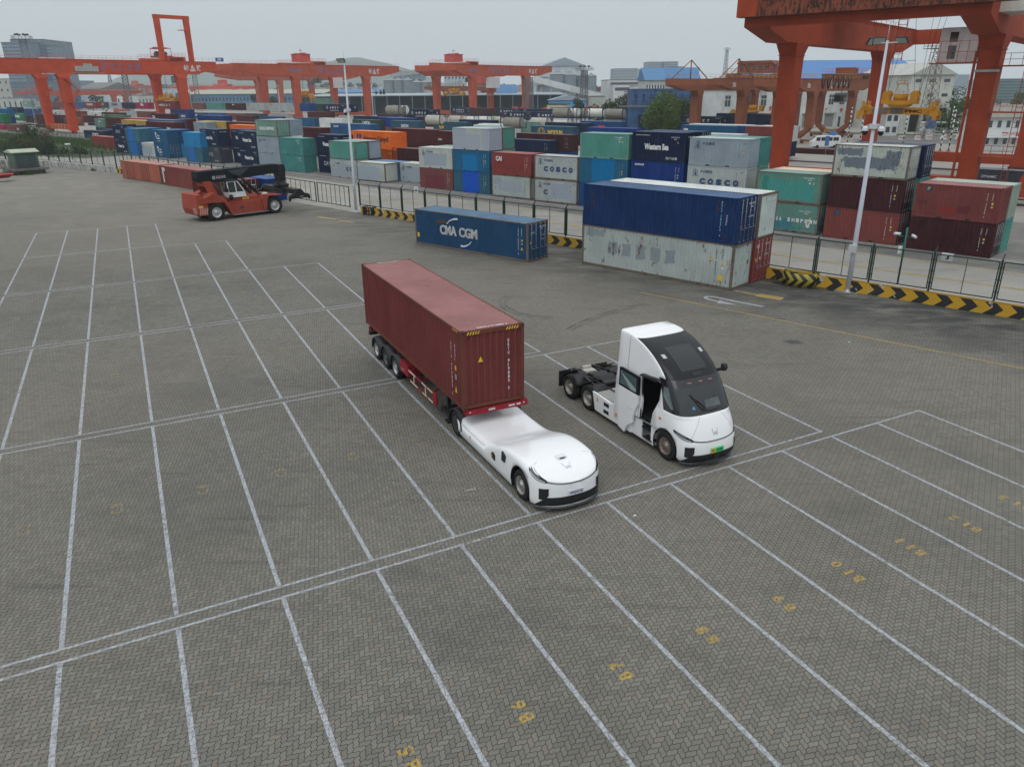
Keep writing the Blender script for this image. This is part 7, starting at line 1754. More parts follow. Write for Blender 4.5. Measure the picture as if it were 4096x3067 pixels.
b=MB(); rr=1.12; ang=[R(a) for a in range(-200,21,10)]
b.grid([[(rr*math.cos(a),rr*.72*math.sin(a),z) for a in ang] for z in (0,.42,.84)]); me=b.mesh('shell'); me.materials.append(M_DR); o=obj('shell',me,root); so=o.modifiers.new('s','SOLIDIFY'); so.thickness=.03
b=MB(); b.box(-1.15,1.15,.30,.36,0,.84); b.build('back_plate',plain('drum_yellow',(.36,.29,.04),.7,var=.3),root)
sheet('wet_patch',[(Dc.x-2.2,Dc.y+.9),(Dc.x-.6,Dc.y-1.0),(Dc.x+2.6,Dc.y-2.4),(Dc.x+4.0,Dc.y-2.6),(Dc.x+2.2,Dc.y-.6)],.004,plain('wet_dark',(.035,.034,.032),.25,var=.4,scale=2))
B=G(1465,862)+Vector((.3,.4,0)); root=thing('crash_drum','blackened barred guard drum by the left lamp post','crash drum',B,R(-42)); b=MB()
for k in range(14):
    a=2*math.pi*k/14; b.bar((.75*math.cos(a),.6*math.sin(a),0),(.75*math.cos(a),.6*math.sin(a),.85),.09)
for z in (.15,.5,.82):b.tube([(.75*math.cos(a),.6*math.sin(a),z) for a in [2*math.pi*k/16 for k in range(17)]],.04,5)
b.build('cage',M_CHAS,root)
# ---------------------------------------------------------------- transformer cabinet on its platform
B=G(110*.3617,400+750*.3617,.9); yaw=R(-43.5); root=thing('transformer_cabinet','green transformer cabinet with a pale pitched roof at the left','transformer cabinet',(B.x,B.y,0),yaw)
M_CAB=paint('cabinet_green',pc(78,92,84),.25); M_CABR=paint('cabinet_roof',pc(150,160,140,.8),.2)
b=MB(); b.box(0,3.3,0,3.4,.95,3.25); b.build('cabinet',M_CAB,root)
b=MB(); b.prism([(-.3,3.251),(3.6,3.251),(3.6,3.36),(1.65,3.75),(-.3,3.36)],-.3,3.7); b.build('roof',M_CABR,root)
b=MB(); b.box(3.301,3.33,.25,1.65,1.05,3.1); b.box(3.301,3.33,1.72,3.1,1.05,3.1); b.build('door',paint('cabinet_door',pc(58,72,72),.2),root)
b=MB(); b.box(-3.2,4.6,-.8,4.3,.62,.90); b.box(-2.8,3.9,-.4,3.9,0,.62)
pl_=b.build('platform',plain('dirty_concrete',(.13,.13,.12),.9,var=.3),root)
b=MB(); rails(b,[(-3.2,4.2,.9),(-3.2,-.75,.9),(1.2,-.75,.9)],1.0,.35,.02); rails(b,[(2.4,-.75,.9),(4.5,-.75,.9),(4.5,4.2,.9)],1.0,.35,.02); b.build('railing',plain('rusty_rail',(.07,.04,.035),.8,var=.3),root)
b=MB()
for k in range(4):b.box(1.2,2.4,-1.2-k*.3,-.9-k*.3 if k else -.8,.0,.72-k*.18)
b.build('steps',plain('dirty_concrete',0),root)
b=MB(); b.prism([(-.6,.2),(.9,.75),(1.1,.6),(-.5,.0)],-1.2,1.2); o=b.build('red_canopy',RD_,loc=G(10,715,.4),rot=(0,0,R(-30))); tag(o,'bright red folded sheet at the left edge beside the transformer cabinet','sheet')
# ---------------------------------------------------------------- plants
def leaf_mat(k,c,v=.5):
    if k in _M:return _M[k]
    t=NT(k); n=t.noise(t.coord(),.9,4,.6); oi=t.n('ShaderNodeNewGeometry').outputs['Random Per Island']
    cc=t.mix(t.ramp(n,.3,.7),tuple(x*(1-v*.6) for x in c),tuple(x*(1+v) for x in c)); cc=t.mix(t.math('MULTIPLY',oi,.55),cc,tuple(x*.5 for x in c)); t.l(cc,t.b.inputs['Base Color']); t.b.inputs['Roughness'].default_value=.75
    t.b.inputs['Specular IOR Level'].default_value=.2; _M[k]=t.m; return t.m
LG=leaf_mat('leaves_mid',(.050,.095,.028)); LD=leaf_mat('leaves_dark',(.034,.066,.028)); LB=leaf_mat('leaves_bright',(.095,.16,.035)); LY=leaf_mat('leaves_olive',(.075,.085,.025)); LR=leaf_mat('leaves_russet',(.12,.085,.05)); M_BARK=plain('bark',(.07,.055,.04),.9,var=.3)
def foliage(b,c,r,n,ls,rg,squash=.8):
    """leaf-sized quads through clumps around c"""
    cl=[]
    for _ in range(max(5,int(10*1))):
        v=Vector((rg.gauss(0,1),rg.gauss(0,1),rg.gauss(0,1))).normalized()*rg.uniform(.35,.8); cl.append((c+Vector((v.x*r,v.y*r,v.z*r*squash)),r*rg.uniform(.28,.48)))
    for _ in range(n):
        cc,cr=cl[rg.randrange(len(cl))]; v=Vector((rg.gauss(0,1),rg.gauss(0,1),rg.gauss(0,1))).normalized(); p=cc+v*cr*rg.uniform(.6,1.05)
        a=Vector((rg.gauss(0,1),rg.gauss(0,1),rg.gauss(0,1))).normalized(); d=a.cross(v+Vector((.01,0,0))).normalized()*ls*rg.uniform(.6,1.3); e=a.cross(d).normalized()*ls*rg.uniform(.5,1.1)
        b.add([p-d,p+e*.6,p+d,p-e*.6],[(0,1,2,3)])
def tree(name,label,base,h,r,mat,n=1600,ls=.28,cat='tree',group=None,trunk=True,squash=.85,low=.35):
    rg=random.Random(int(base[0]*13+base[1]*7)); root=thing(name,label,cat,base,0,group)
    if trunk:
        b=MB(); b.tube([(0,0,0),(.1,0,h*.3),(0,.1,h*.6)],[h*.03,h*.022,h*.012],7)
        for k in range(5):a=rg.uniform(0,6.28); b.tube([(0,0,h*(.25+.06*k)),(math.cos(a)*r*.6,math.sin(a)*r*.6,h*(.5+.07*k))],[h*.014,h*.005],5)
        b.build('trunk',M_BARK,root)
    b=MB(); foliage(b,Vector((0,0,h-r*squash)),r,n,ls,rg,squash)
    if low > 0:foliage(b,Vector((0,0,h-r*squash*1.5)),r*.8,n//3,ls,rg,squash*.7)
    b.build('crown',mat,root); return root
def bush(px,py,r,mat,label,h=None,z=-.1,n=900,ls=.16,nm='bush'):
    p=G(px,py,z); return tree(nm,label,(p.x,p.y,z),h or r*1.5,r,mat,n,ls,'bush','bushes on the verge at the left',False,.75,.3)
for a in ((150,605,3.4,LD,'tall dark conical bush behind the transformer cabinet',7.0),(95,610,3.0,LD,'dark green bush directly behind the cabinet roof',4.2),(25,620,3.2,LG,'round bush at the left edge behind the cabinet',3.6),(55,612,2.2,LD,'dark bush between two round ones at the left',3.2),
          (125,612,2.5,LY,'olive clipped bush in the middle of the group',3.6),(160,615,3.0,LY,'largest olive clipped bush, right of the group',4.3),(185,618,2.2,LD,'dark bush at the right end of the olive group',3.2),(75,622,2.4,LD,'low dark bush behind the cabinet',2.6)):
    bush(a[0],a[1],a[2],a[3],a[4],a[5],n=1500)
p=G(203,610,-.1); tree('small_tree','thin reddish leafless-looking tree right of the dark conical bush',(p.x,p.y,-.1),6.0,2.2,LR,500,.12,'tree')
for a in ((215,617,1.3,'low green bush at the grass edge, left one'),(250,616,1.2,'low green bush at the grass edge, second one'),(308,614,1.2,'low green bush at the grass edge, third one'),(338,616,1.1,'low green bush at the grass edge, right one')):bush(a[0],a[1],a[2],LG,a[3],1.5,n=500)
for (px,py,s,lb) in ((388,683,.9,'weeds growing at the foot of the white wall'),(110,700,1.0,'tall weeds beside the cabinet steps'),(290,672,.7,'small weeds by the white wall'),(55,702,.6,'weeds under the cabinet platform')):
    p=G(px,py); rg=random.Random(px); b=MB()
    for _ in range(500):
        a,q=rg.uniform(0,6.28),rg.uniform(0,s)**1; x,y=math.cos(a)*q,math.sin(a)*q*.7; hh=rg.uniform(.3,1.0)*s*(1.1-q/s*.6); dx,dy=rg.uniform(-.2,.2),rg.uniform(-.2,.2)
        b.add([(x-.03,y,0),(x+.03,y,0),(x+dx,y+dy,hh)],[(0,1,2)])
    o=b.build('weeds',LG,loc=p); tag(o,lb,'weeds')
b=MB(); rg=random.Random(4)
for _ in range(9000):
    t_=rg.random(); p=YW(-330+t_*165,78.5+1.5*rg.gauss(0,.8)-6*max(0,.55-t_)*2); hh=rg.uniform(.3,1.5); b.add([(p.x-.18,p.y,-.1),(p.x+.18,p.y,-.1),(p.x+rg.uniform(-.4,.4),p.y,hh)],[(0,1,2)])
for _ in range(5000):
    p=YW(rg.uniform(-330,-170),rg.uniform(58,76)); b.add([(p.x-.1,p.y,-.13),(p.x+.1,p.y,-.13),(p.x+rg.uniform(-.1,.1),p.y,rg.uniform(.05,.2))],[(0,1,2)])
b.build('undergrowth',LG,kind='stuff')
root=thing('green_wire_fence','long green wire fence on the bank below the left crane','fence',YW(-180,82.5,-.1),YA); b=MB()
for k in range(70):x=-k*2.6; b.bar((x,-abs(x)*.05,0),(x,-abs(x)*.05,2.1),.08)
for z in (.2,1.1,2.0):b.bar((0,0,z),(-180,-9,z),.04)
b.build('fence_frame',plain('wire_green',(.02,.12,.07),.6),root)
b=MB(); b.quad((0,0,.1),(-180,-9,.1),(-180,-9,2.05),(0,0,2.05)); t=NT('green_mesh'); tr=t.n('ShaderNodeBsdfTransparent'); mx=t.n('ShaderNodeMixShader'); mx.inputs[0].default_value=.28; t.l(tr.outputs[0],mx.inputs[1]); t.l(t.b.outputs[0],mx.inputs[2]); t.b.inputs['Base Color'].default_value=(.03,.14,.08,1)
t.l(mx.outputs[0],[n_ for n_ in t.t.nodes if n_.type=='OUTPUT_MATERIAL'][0].inputs[0]); b.build('wire_mesh',t.m,root)
# ---------------------------------------------------------------- lattice masts and towers
def lattice(label,base,h,w0,w1,mat,head=None,nm='lattice_mast',cat='light mast',n=14,r=.07):
    root=thing(nm,label,cat,base,R(20)); b=MB()
    for k in range(n):
        z0,z1=h*k/n,h*(k+1)/n; a,c_=w0+(w1-w0)*k/n,w0+(w1-w0)*(k+1)/n; q0=[(a/2*x,a/2*y,z0) for x,y in ((-1,-1),(1,-1),(1,1),(-1,1))]; q1=[(c_/2*x,c_/2*y,z1) for x,y in ((-1,-1),(1,-1),(1,1),(-1,1))]
        for i in range(4):
            j=(i+1) % 4; b.bar(q0[i],q1[i],r*1.6); b.bar(q0[i],q1[j],r); b.bar(q0[j],q1[i],r); b.bar(q1[i],q1[j],r)
    b.build('mast',mat,root)
    if head=='lights':
        b=MB(); b.box(-w1-1,w1+1,-w1-1,w1+1,h,h+.15); rails(b,[(-w1-1,-w1-1,h),(w1+1,-w1-1,h),(w1+1,w1+1,h),(-w1-1,w1+1,h),(-w1-1,-w1-1,h)],1.3,1.2,.06)
        b.build('platform',mat,root); b=MB()
        for k in range(6):a=k*1.05; b.box(math.cos(a)*w1-.4,math.cos(a)*w1+.4,math.sin(a)*w1-.3,math.sin(a)*w1+.3,h+1.4,h+2.0)
        b.build('floodlight',M_CHAS,root)
    return root
M_STEEL=plain('mast_steel',pc(110,122,134),.6); M_STD=plain('mast_dark',pc(88,92,94),.6)
B=G(165,500,-.1); lattice('tall grey lattice light mast in front of the left crane',AT(160,490,B.y) if False else B,ZAT(158,B),3.4,2.0,M_STEEL,'lights',r=.1)
def mast_at(px,pyb,pyt,Y,label,w0,w1,mat=M_STD,head=None,nm='lattice_mast',cat='light mast',n=12,r=.08):
    p=AT(px,pyb,Y); q=AT(px,pyt,Y); z=min(p.z,0); return lattice(label,(p.x,p.y,-.2),q.z+.2,w0,w1,mat,head,nm,cat,n,r)
mast_at(3690,570,197,195,'grey lattice mast standing before the old gabled building',3.0,1.4,plain('mast_grey',pc(112,104,98),.6),'lights',r=.07)
mast_at(515,400,300,420,'lattice mast between the legs of the left crane',3,2.4,M_STD,'lights',r=.16); mast_at(790,390,300,500,'lattice mast right of the left crane',3,2.4,M_STD,'lights',r=.18)
mast_at(2115,430,310,330,'dark lattice mast behind the right leg of the centre crane',3.4,2.4,M_STD,None,r=.14); mast_at(2335,400,282,380,'dark lattice mast with a lamp ring near the round silos',3.2,2.2,M_STD,'lights',r=.14)
mast_at(2897,330,200,900,'tall mobile phone tower behind the brown crane',5,2,plain('mast_pale',pc(150,158,160),.6),'lights','phone_tower','tower',r=.3)
mast_at(445,350,295,900,'power pylon on the horizon left of the hill',6,2,M_STD,None,'power_pylon','pylon',r=.3); mast_at(2790,0+330,240+30,1500,'thin mast beside the grey flats',3,2,M_STD,None,'radio_mast','mast',r=.3)
def pole(px,pyb,pyt,z,label,r=.12,mat=M_POLE,nm='street_lamp',cat='street lamp',Y=None):
    B=G(px,pyb,z) if Y is None else AT(px,pyb,Y); B=Vector((B.x,B.y,z)); H=ZAT(pyt,B)-z; root=thing(nm,label,cat,B,0); b=MB(); b.tube([(0,0,0),(0,0,H)],[r*1.3,r*.7],8); b.build('pole',mat,root)
    b=MB(); b.lathe([(.0,H+.3),(r*4,H+.1),(r*4,H-.2),(0,H-.3)],(0,0,0),'z',10); b.build('lamp_head',M_GALV,root); return root
pole(1492,440,330,-.2,'white lamp pole left of the distant silos',.18,Y=330); pole(1117,400,345,-.2,'white lamp pole in front of the blue sheds',.18,Y=330); pole(763,400,315,-.2,'grey lamp pole right of the left crane',.18,M_GALV,Y=330)
# ---------------------------------------------------------------- buildings
def wallm(k,rgb,kk=.85):return _M[k] if k in _M else plain(k,pc(*rgb,kk),.8,var=.14,scale=.35)
def building(name,label,px0,px1,py0,Y,depth,mat,yaw=0.0,roof=None,rows=0,cols=0,wmat=None,roofh=0,zb=-.3,band=None,cat='building',wf=(.5,.5),group=None,parapet=.4,left=None):
    """front wall spans px0..px1 with its eaves at py0, at distance Y; yaw turns it"""
    p=AT(px0,py0,Y); q=AT(px1,py0,Y); w=(q.x-p.x)/max(.3,math.cos(yaw)-0*math.sin(yaw)); h=p.z-zb
    if yaw:
        lo,hi=.1,2000
        for _ in range(40):
            m_=(lo+hi)/2; c_=Vector((p.x+m_*math.cos(yaw),p.y+m_*math.sin(yaw),p.z))-Vector((0,0,CAMH)); xs=IW/2+FPX*c_.dot(_r)/c_.dot(_f)
            if xs < px1 and c_.dot(_f) > 1:lo=m_
            else:hi=m_
        w=lo
    root=thing(name,label,cat,(p.x,p.y,zb),yaw,group)
    b=MB(); b.box(0,w,0,depth,0,h); b.build('wall',mat,root)
    rm=roof or plain('roof_grey',pc(120,124,126,1.25),.8)
    b=MB()
    if roofh:b.prism([(-.6,h+.002),(w/2,h+roofh),(w+.6,h+.002)],-.6,depth+.6) if roofh > 0 else b.prism([(-.8,h+.002),(depth/2,h-roofh),(depth+.8,h+.002)],-.6,w+.6,'x')
    else:b.box(-.15,w+.15,-.15,depth+.15,h+.001,h+parapet)
    b.build('roof',rm,root)
    wm=wmat or M_WIN
    if rows:
        fh=h/rows; cw=w/cols
        if rows*cols <=90:
            for r_ in range(rows):
                for c_ in range(cols):
                    b=MB(); x0=(c_+.5-wf[0]/2)*cw; z0=(r_+.5-wf[1]/2)*fh+.1*fh; b.box(x0,x0+cw*wf[0],-.06,.0-.003,z0,z0+fh*wf[1]); b.build('window',wm,root)
        else:
            b=MB()
            for r_ in range(rows):
                for c_ in range(cols):
                    x0=(c_+.5-wf[0]/2)*cw; z0=(r_+.5-wf[1]/2)*fh+.1*fh; b.box(x0,x0+cw*wf[0],-.06,-.003,z0,z0+fh*wf[1])
            o=b.build('windows',wm,root); o['kind']='stuff'
    return root,w,h
M_WIN=plain('window_dark',(.05,.065,.08),.15,spec=.8,var=.3); M_WINB=plain('window_blue',(.09,.14,.19),.12,spec=.8,var=.3,scale=.3)
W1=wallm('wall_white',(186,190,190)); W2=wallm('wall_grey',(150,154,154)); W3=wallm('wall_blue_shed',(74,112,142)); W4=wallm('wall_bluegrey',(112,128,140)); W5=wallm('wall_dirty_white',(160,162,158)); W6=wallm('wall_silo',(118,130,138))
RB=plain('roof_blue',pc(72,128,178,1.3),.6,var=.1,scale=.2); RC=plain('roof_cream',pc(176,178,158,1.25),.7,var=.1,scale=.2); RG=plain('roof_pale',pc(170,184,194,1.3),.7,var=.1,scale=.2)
building('office_tower','tall blue glass office tower with a stepped top at the left',40,172,160,560,40,M_WINB,R(3),rows=22,cols=22,wmat=plain('tower_glass',(.13,.19,.24),.1,spec=.9,var=.4,scale=.12),wf=(.78,.55))
building('office_tower','glass wing of the blue tower at the left edge',4,76,172,545,36,W4,R(-8),rows=20,cols=10,wmat=M_WINB,wf=(.86,.5)); building('office_tower','lower side wing right of the blue glass tower',172,200,182,562,30,W4,R(10),rows=20,cols=5,wmat=M_WINB,wf=(.8,.5))
building('office_tower','lower dark podium block under the blue glass tower',38,228,330,540,20,wallm('wall_glassy',(84,104,118)),0,rows=8,cols=14,wmat=M_WINB,wf=(.8,.5))
building('concrete_building','old pale concrete building at the left edge with small windows',-60,102,318,560,30,W5,R(-4),rows=4,cols=7,wf=(.28,.35)); building('concrete_building','lower long concrete block below the left crane girder',90,112,345,560,20,W5)
building('concrete_building','low grey workers block behind the faint orange crane',-40,90,395,480,10,W5,R(-10),rows=1,cols=6,wf=(.3,.4))
building('apartment_block','pale blue-grey block right of the left crane legs',278,312,325,800,30,W4,rows=8,cols=5,wmat=M_WINB); building('factory_hall','long white factory hall behind the trees left of the hill',300,400,358,620,60,W2,roofh=-5)
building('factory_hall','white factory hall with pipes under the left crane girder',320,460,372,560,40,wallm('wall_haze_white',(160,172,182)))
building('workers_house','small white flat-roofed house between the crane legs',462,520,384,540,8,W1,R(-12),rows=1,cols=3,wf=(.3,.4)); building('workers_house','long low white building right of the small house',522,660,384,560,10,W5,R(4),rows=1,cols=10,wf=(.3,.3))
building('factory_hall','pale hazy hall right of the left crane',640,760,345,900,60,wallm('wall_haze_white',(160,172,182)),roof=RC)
building('warehouse','long blue-walled warehouse with a cream roof in the middle left',745,1300,378,620,60,W3,R(2),roof=RC,roofh=-3,rows=1,cols=40,wf=(.5,.25)); building('warehouse','blue-walled warehouse further left beside the red distant crane',700,960,372,680,60,W3,0,roof=RC,roofh=-2)
building('warehouse','blue-roofed warehouse right of the cream-roofed one',1310,1520,372,640,50,W3,R(3),roof=RB,roofh=-2.5)
def freight_shed():
    p=AT(1240,388,400); yaw=R(1.5); root=thing('freight_shed','very long open freight shed with a pale blue roof and dark bays','freight shed',(p.x,p.y,-.2),yaw); w=(AT(2250,388,400).x-p.x); h=p.z+.2
    b=MB(); b.box(0,w,6,40,0,h); b.build('wall',wallm('shed_dark_teal',(34,62,70)),root)
    b=MB(); b.hexa([(-2,-1,h),(w+2,-1,h),(w+2,42,h+.7),(-2,42,h+.7),(-2,-1,h+.35),(w+2,-1,h+.35),(w+2,42,h+1.1),(-2,42,h+1.1)]); b.build('roof',RG,root)
    for k in range(14):b=MB(); b.box(k*w/14+1,k*w/14+4,5.9,5.97,.3,4.2); b.build('bay_door',plain('bay_green',(.02,.07,.06),.7),root)
    for k in range(20):b=MB(); b.box(k*w/20+.2,k*w/20+.6,-.5,-.1,0,h); b.build('column',W4,root)
freight_shed()
building('blue_annex','bright blue panelled annex at the right end of the freight shed',2196,2345,402,350,14,wallm('annex_blue',(72,140,192)),R(-2),roof=RG,roofh=2.2,rows=1,cols=3,wf=(.18,.3))
building('guard_hut','small flat-roofed cream hut beside the tank containers',2188,2262,420,320,6,wallm('hut_cream',(170,168,145)),R(-20),roof=M_CHAS)
building('old_wall_building','weathered white wall with faded characters behind the tanks',2352,2418,388,380,4,paint('weathered_white',pc(165,168,160),.6)); building('warehouse','small blue-roofed hall left of the white silo hall',1990,2062,380,420,20,W3,0,roof=RB,roofh=-5)
def silo(label,px,w_px,pyt,Y,mat=W6,pyb=420,cone=True):
    p=AT(px,pyt,Y); r=w_px*Y/FPX/2/math.cos(PITCH)*.95; root=thing('grain_silo',label,'silo',(p.x,p.y+r,-.3),0,'grain silos'); h=p.z+.3; b=MB(); b.lathe([(r,0),(r,h)],(0,0,0),'z',28)
    for k in range(1,9):b.lathe([(r+.02,h*k/9-.15),(r+.12,h*k/9),(r+.02,h*k/9+.15)],(0,0,0),'z',28)
    b.build('wall',mat,root); b=MB(); b.lathe([(r+.3,h),(r*.25,h+r*.35),(r*.25,h+r*.45),(0,h+r*.5)],(0,0,0),'z',28); b.build('roof',plain('silo_roof',pc(150,158,160,1.25),.6),root)
for i,px in enumerate((1552,1590,1628)):silo('pale corrugated silo of the hazy left group, number %s from the left' % ('one','two','three')[i] if False else ('leftmost','second','third')[i]+' pale silo of the left silo group',px,40,322,560)
for i,px in enumerate((1665,1700,1735)):silo(('fourth','fifth','rightmost')[i]+' pale silo of the left silo group',px,38,330,580)
silo('leftmost grey silo beside the conveyor',2232,56,298,470); silo('second grey silo beside the conveyor',2280,50,300,470); silo('third grey silo beside the conveyor',2330,48,303,475); silo('rightmost grey silo beside the conveyor',2366,42,304,475)
building('silo_hall','large pale windowless hall behind the centre crane',2172,2342,265,520,60,wallm('hall_pale',(172,182,188)),R(4),roofh=5,roof=RG); building('silo_hall','grey lower hall under the pale windowless one',2150,2240,312,500,20,W6)
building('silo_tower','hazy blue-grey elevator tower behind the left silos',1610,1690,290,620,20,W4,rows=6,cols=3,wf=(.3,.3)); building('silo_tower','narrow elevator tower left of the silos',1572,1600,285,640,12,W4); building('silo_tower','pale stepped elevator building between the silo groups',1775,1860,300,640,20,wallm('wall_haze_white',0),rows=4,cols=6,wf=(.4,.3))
for i,(a,b_,c_,d_,y0,lb) in enumerate(((2030,362,2210,318,500,'covered conveyor gallery rising to the pale hall'),(2140,318,2400,385,430,'white covered conveyor falling towards the right'),(2020,350,2090,385,460,'short grey conveyor beside the centre crane'),(1560,300,1700,285,600,'thin conveyor bridge over the left silos'),(1700,372,1850,330,560,'grey conveyor rising right of the left silos'))):
    p,q=AT(a,b_,y0),AT(c_,d_,y0); root=thing('conveyor_gallery',lb,'conveyor',(p.x,p.y,0)); b=MB(); b.bar((0,0,p.z),(q.x-p.x,0,q.z),3,3.0); b.build('gallery',W2 if i !=1 else W1,root)
    b=MB()
    for k in range(1,4):t_=k/4; x=(q.x-p.x)*t_; z=p.z+(q.z-p.z)*t_; b.bar((x-1,0,0),(x,0,z),.5); b.bar((x+1,0,0),(x,0,z),.5)
    b.build('trestle',W5,root)
b=MB(); rg=random.Random(2)
# ---------------------------------------------------------------- right-hand background
building('office_block','long white office block with ribbon windows in the centre right',2430,2600,322,560,30,W1,R(2),rows=3,cols=1,wf=(.86,.3)); building('office_block','white upper storey with a dark ribbon window',2455,2560,340,540,20,W1,rows=2,cols=1,wf=(.9,.3))
building('office_tower','wide grey-blue office building on the skyline, left one',2457,2553,276,1100,40,W4,rows=10,cols=18,wmat=plain('pale_window',(.30,.33,.36),.3),wf=(.5,.6)); building('office_tower','wide grey-blue office building on the skyline, right one',2573,2700,276,1100,40,W4,rows=9,cols=20,wmat=plain('pale_window',0),wf=(.5,.6))
building('apartment_tower','left one of two grey apartment towers on the skyline',2591,2647,249,1300,40,W4,rows=16,cols=9,wf=(.5,.4)); building('apartment_tower','right one of two grey apartment towers on the skyline',2656,2713,248,1300,40,W4,rows=16,cols=9,wf=(.5,.4))
building('white_hall','white plant room behind the brown crane girder',2683,2735,270,480,12,W1); building('white_factory','white factory building with a blue roof left of the brown crane',2584,2662,322,330,30,paint('stained_facade',pc(176,180,176),.3),R(-3),roof=RB,roofh=-5,rows=2,cols=7,wf=(.45,.35)); building('white_factory','long white wall right of the blue-roofed factory',2655,2800,330,345,20,paint('stained_facade',0) if False else W5,roof=RB,roofh=-6)
building('small_white_house','tall white stair tower before the centre-right offices',2530,2590,346,420,10,W1,rows=2,cols=2,wf=(.3,.3)); building('apartment_block','narrow white flats with balconies left of the scaffolded building',2497,2535,370,380,14,W1,R(-8),rows=6,cols=5,wf=(.5,.4))
def net_mat():
    t=NT('blue_netting'); v=t.coord(False); n=t.noise(v,.25,5,.65); c_=t.mix(t.ramp(n,.3,.7),pc(22,46,82),pc(60,94,136)); t.l(c_,t.b.inputs['Base Color']); t.b.inputs['Roughness'].default_value=.9; return t.m
M_NET=net_mat()
r_,w_,h_=building('scaffolded_building','building wrapped in blue scaffold netting behind the big tree',2530,2905,362,250,16,M_NET,R(-3),rows=2,cols=12,wmat=plain('net_dark',pc(20,48,96),.8),wf=(.28,.4),roof=M_NET)
b=MB()
for k in range(int(w_/2)):x=k*2.0; b.bar((x,-1.0,0),(x,-1.0,h_+.6),.07)
for k in range(6):z=h_*(k+.6)/6; b.bar((0,-1.0,z),(w_,-1.0,z),.07)
for k in range(9):x=k*w_/9; b.bar((x,-1.05,0),(x+w_/9,-1.05,h_),.06)
b.build('scaffolding',plain('scaffold_pipe',pc(84,98,116),.6),r_)
building('low_blue_fence','low blue hoarding at the foot of the scaffolded building',2480,2600,430,228,1,M_NET,R(-3),cat='hoarding'); building('site_wall','pale wall left of the big tree',2420,2650,445,236,.5,W5,cat='wall')
def workshop():
    p=AT(2890,362,238); q=AT(3560,372,262); yaw=math.atan2(q.y-p.y,q.x-p.x); w=(q-p).length; h=p.z+.3; root=thing('workshop','white two-storey workshop with red characters, grey roller doors and paired windows','workshop',(p.x,p.y,-.3),yaw)
    b=MB(); b.box(0,w,0,14,0,h); b.build('wall',paint('workshop_wall',pc(196,200,200,.9),.12),root); b=MB(); b.box(-.3,w+.3,-.35,14.3,h+.001,h+.5); b.build('parapet',W2,root)
    n=15; cw=w/n
    for k in range(n):
        x=(k+.5)*cw; b=MB(); b.box(x-1.0,x+1.0,-.06,-.003,h*.60,h*.86); o=b.build('window',M_WIN,root); b=MB(); b.box(x-1.12,x-1.0,-.1,-.004,h*.58,h*.88); b.box(x+1.0,x+1.12,-.1,-.004,h*.58,h*.88); b.box(x-1.12,x+1.12,-.12,-.004,h*.88,h*.90); b.box(x-.05,x+.05,-.1,-.061,h*.60,h*.86); b.box(x-1,x+1,-.1,-.061,h*.76,h*.775); b.build('window_frame',W1,o)
        if k % 2==1 and k > 2:b=MB(); b.box(x-1.8,x+1.8,-.05,-.003,0,h*.36); o=b.build('roller_door',paint('roller_grey',pc(128,132,130),.1),root); b=MB(); b.box(x-2.1,x+2.1,-.8,-.003,h*.37,h*.39); b.build('canopy',W2,o)
        elif k % 2==0 and k > 2:b=MB(); b.box(x-.5,x+.4,-.05,-.003,0,h*.28); b.build('door',M_WIN,root)
    for ch,px,py in (('安',3082,435),('全',3110,437),('铁',3250,442),('路',3305,443),('强',3365,444)):
        d=ray(px,py); nrm=Vector((-math.sin(yaw),math.cos(yaw),0)); o=Vector((p.x,p.y,0)); t_=(nrm.dot(o)-0)/(nrm.dot(d)); P_=d*t_; x=(P_-o).x*math.cos(yaw)+(P_-o).y*math.sin(yaw); z=P_.z+CAMH+.3
        T=TX(); T.put(ch,(x-.65,-.03,z-.75),(1,0,0),(0,0,1),1.5,1.25,.04); T.m.build('red_character',plain('sign_red',(.5,.03,.04),.5),root)
workshop()
building('blue_roof_hall','very large hall with a bright blue roof behind the workshop',3090,3740,330,330,60,W2,R(2),roof=plain('roof_bright_blue',pc(58,128,196,1.3),.5,var=.06,scale=.1),roofh=-9);
r_,w_,h_=building('old_gabled_building','old stained white gabled building standing on tall pillars',3650,3822,300,222,30,paint('old_plaster',pc(176,178,172),.75,rustc=(.14,.12,.10)),R(3),roof=W5,roofh=3.2,rows=4,cols=3,wf=(.42,.22))
b=MB(); b.box(.2,w_-.2,-.08,-.004,.0,6.2); b.build('undercroft',M_DARK,r_)
for k in range(4):b=MB(); x=k*(w_-.8)/3; b.box(x,x+.8,-.9,-.1,0,6.4); b.build('pillar',W5,r_)
T=TX(); T.put('货场',(w_*.45,-.09,7.2),(1,0,0),(0,0,1),1.6,4.0,.03); T.m.build('lettering',plain('faded_text',(.25,.25,.24),.8),r_)
building('outside_stair','white external staircase block beside the old gabled building',3548,3600,455,205,3,W1,rows=2,cols=2,wf=(.6,.5),cat='staircase')
building('hazy_tower','hazy blue high-rise blocks behind the trees at the right',3835,3880,300,1500,40,W4,rows=14,cols=5,wf=(.5,.4)); building('hazy_tower','right one of two hazy blue high-rise blocks at the right edge',3885,3925,320,1500,40,W4,rows=12,cols=5,wf=(.5,.4)); building('hazy_tower','low pale blocks under the hazy high-rises',3820,3940,355,900,40,wallm('wall_haze_white',0),rows=3,cols=12)
building('glass_office','green glass office building behind the ladder leg',3990,4180,318,560,30,plain('teal_glass',(.05,.11,.12),.15,spec=.8,var=.3,scale=.2),R(-6),rows=8,cols=24,wmat=plain('teal_band',(.15,.22,.22),.4),wf=(.95,.2))
r_,w_,h_=building('yard_office','white two-storey yard office with red characters behind the ladder leg',3950,4240,470,158,12,W1,R(-8),roof=paint('tin_roof',pc(150,146,138,1.25),.7),roofh=-2.2,rows=2,cols=8,wf=(.4,.4))
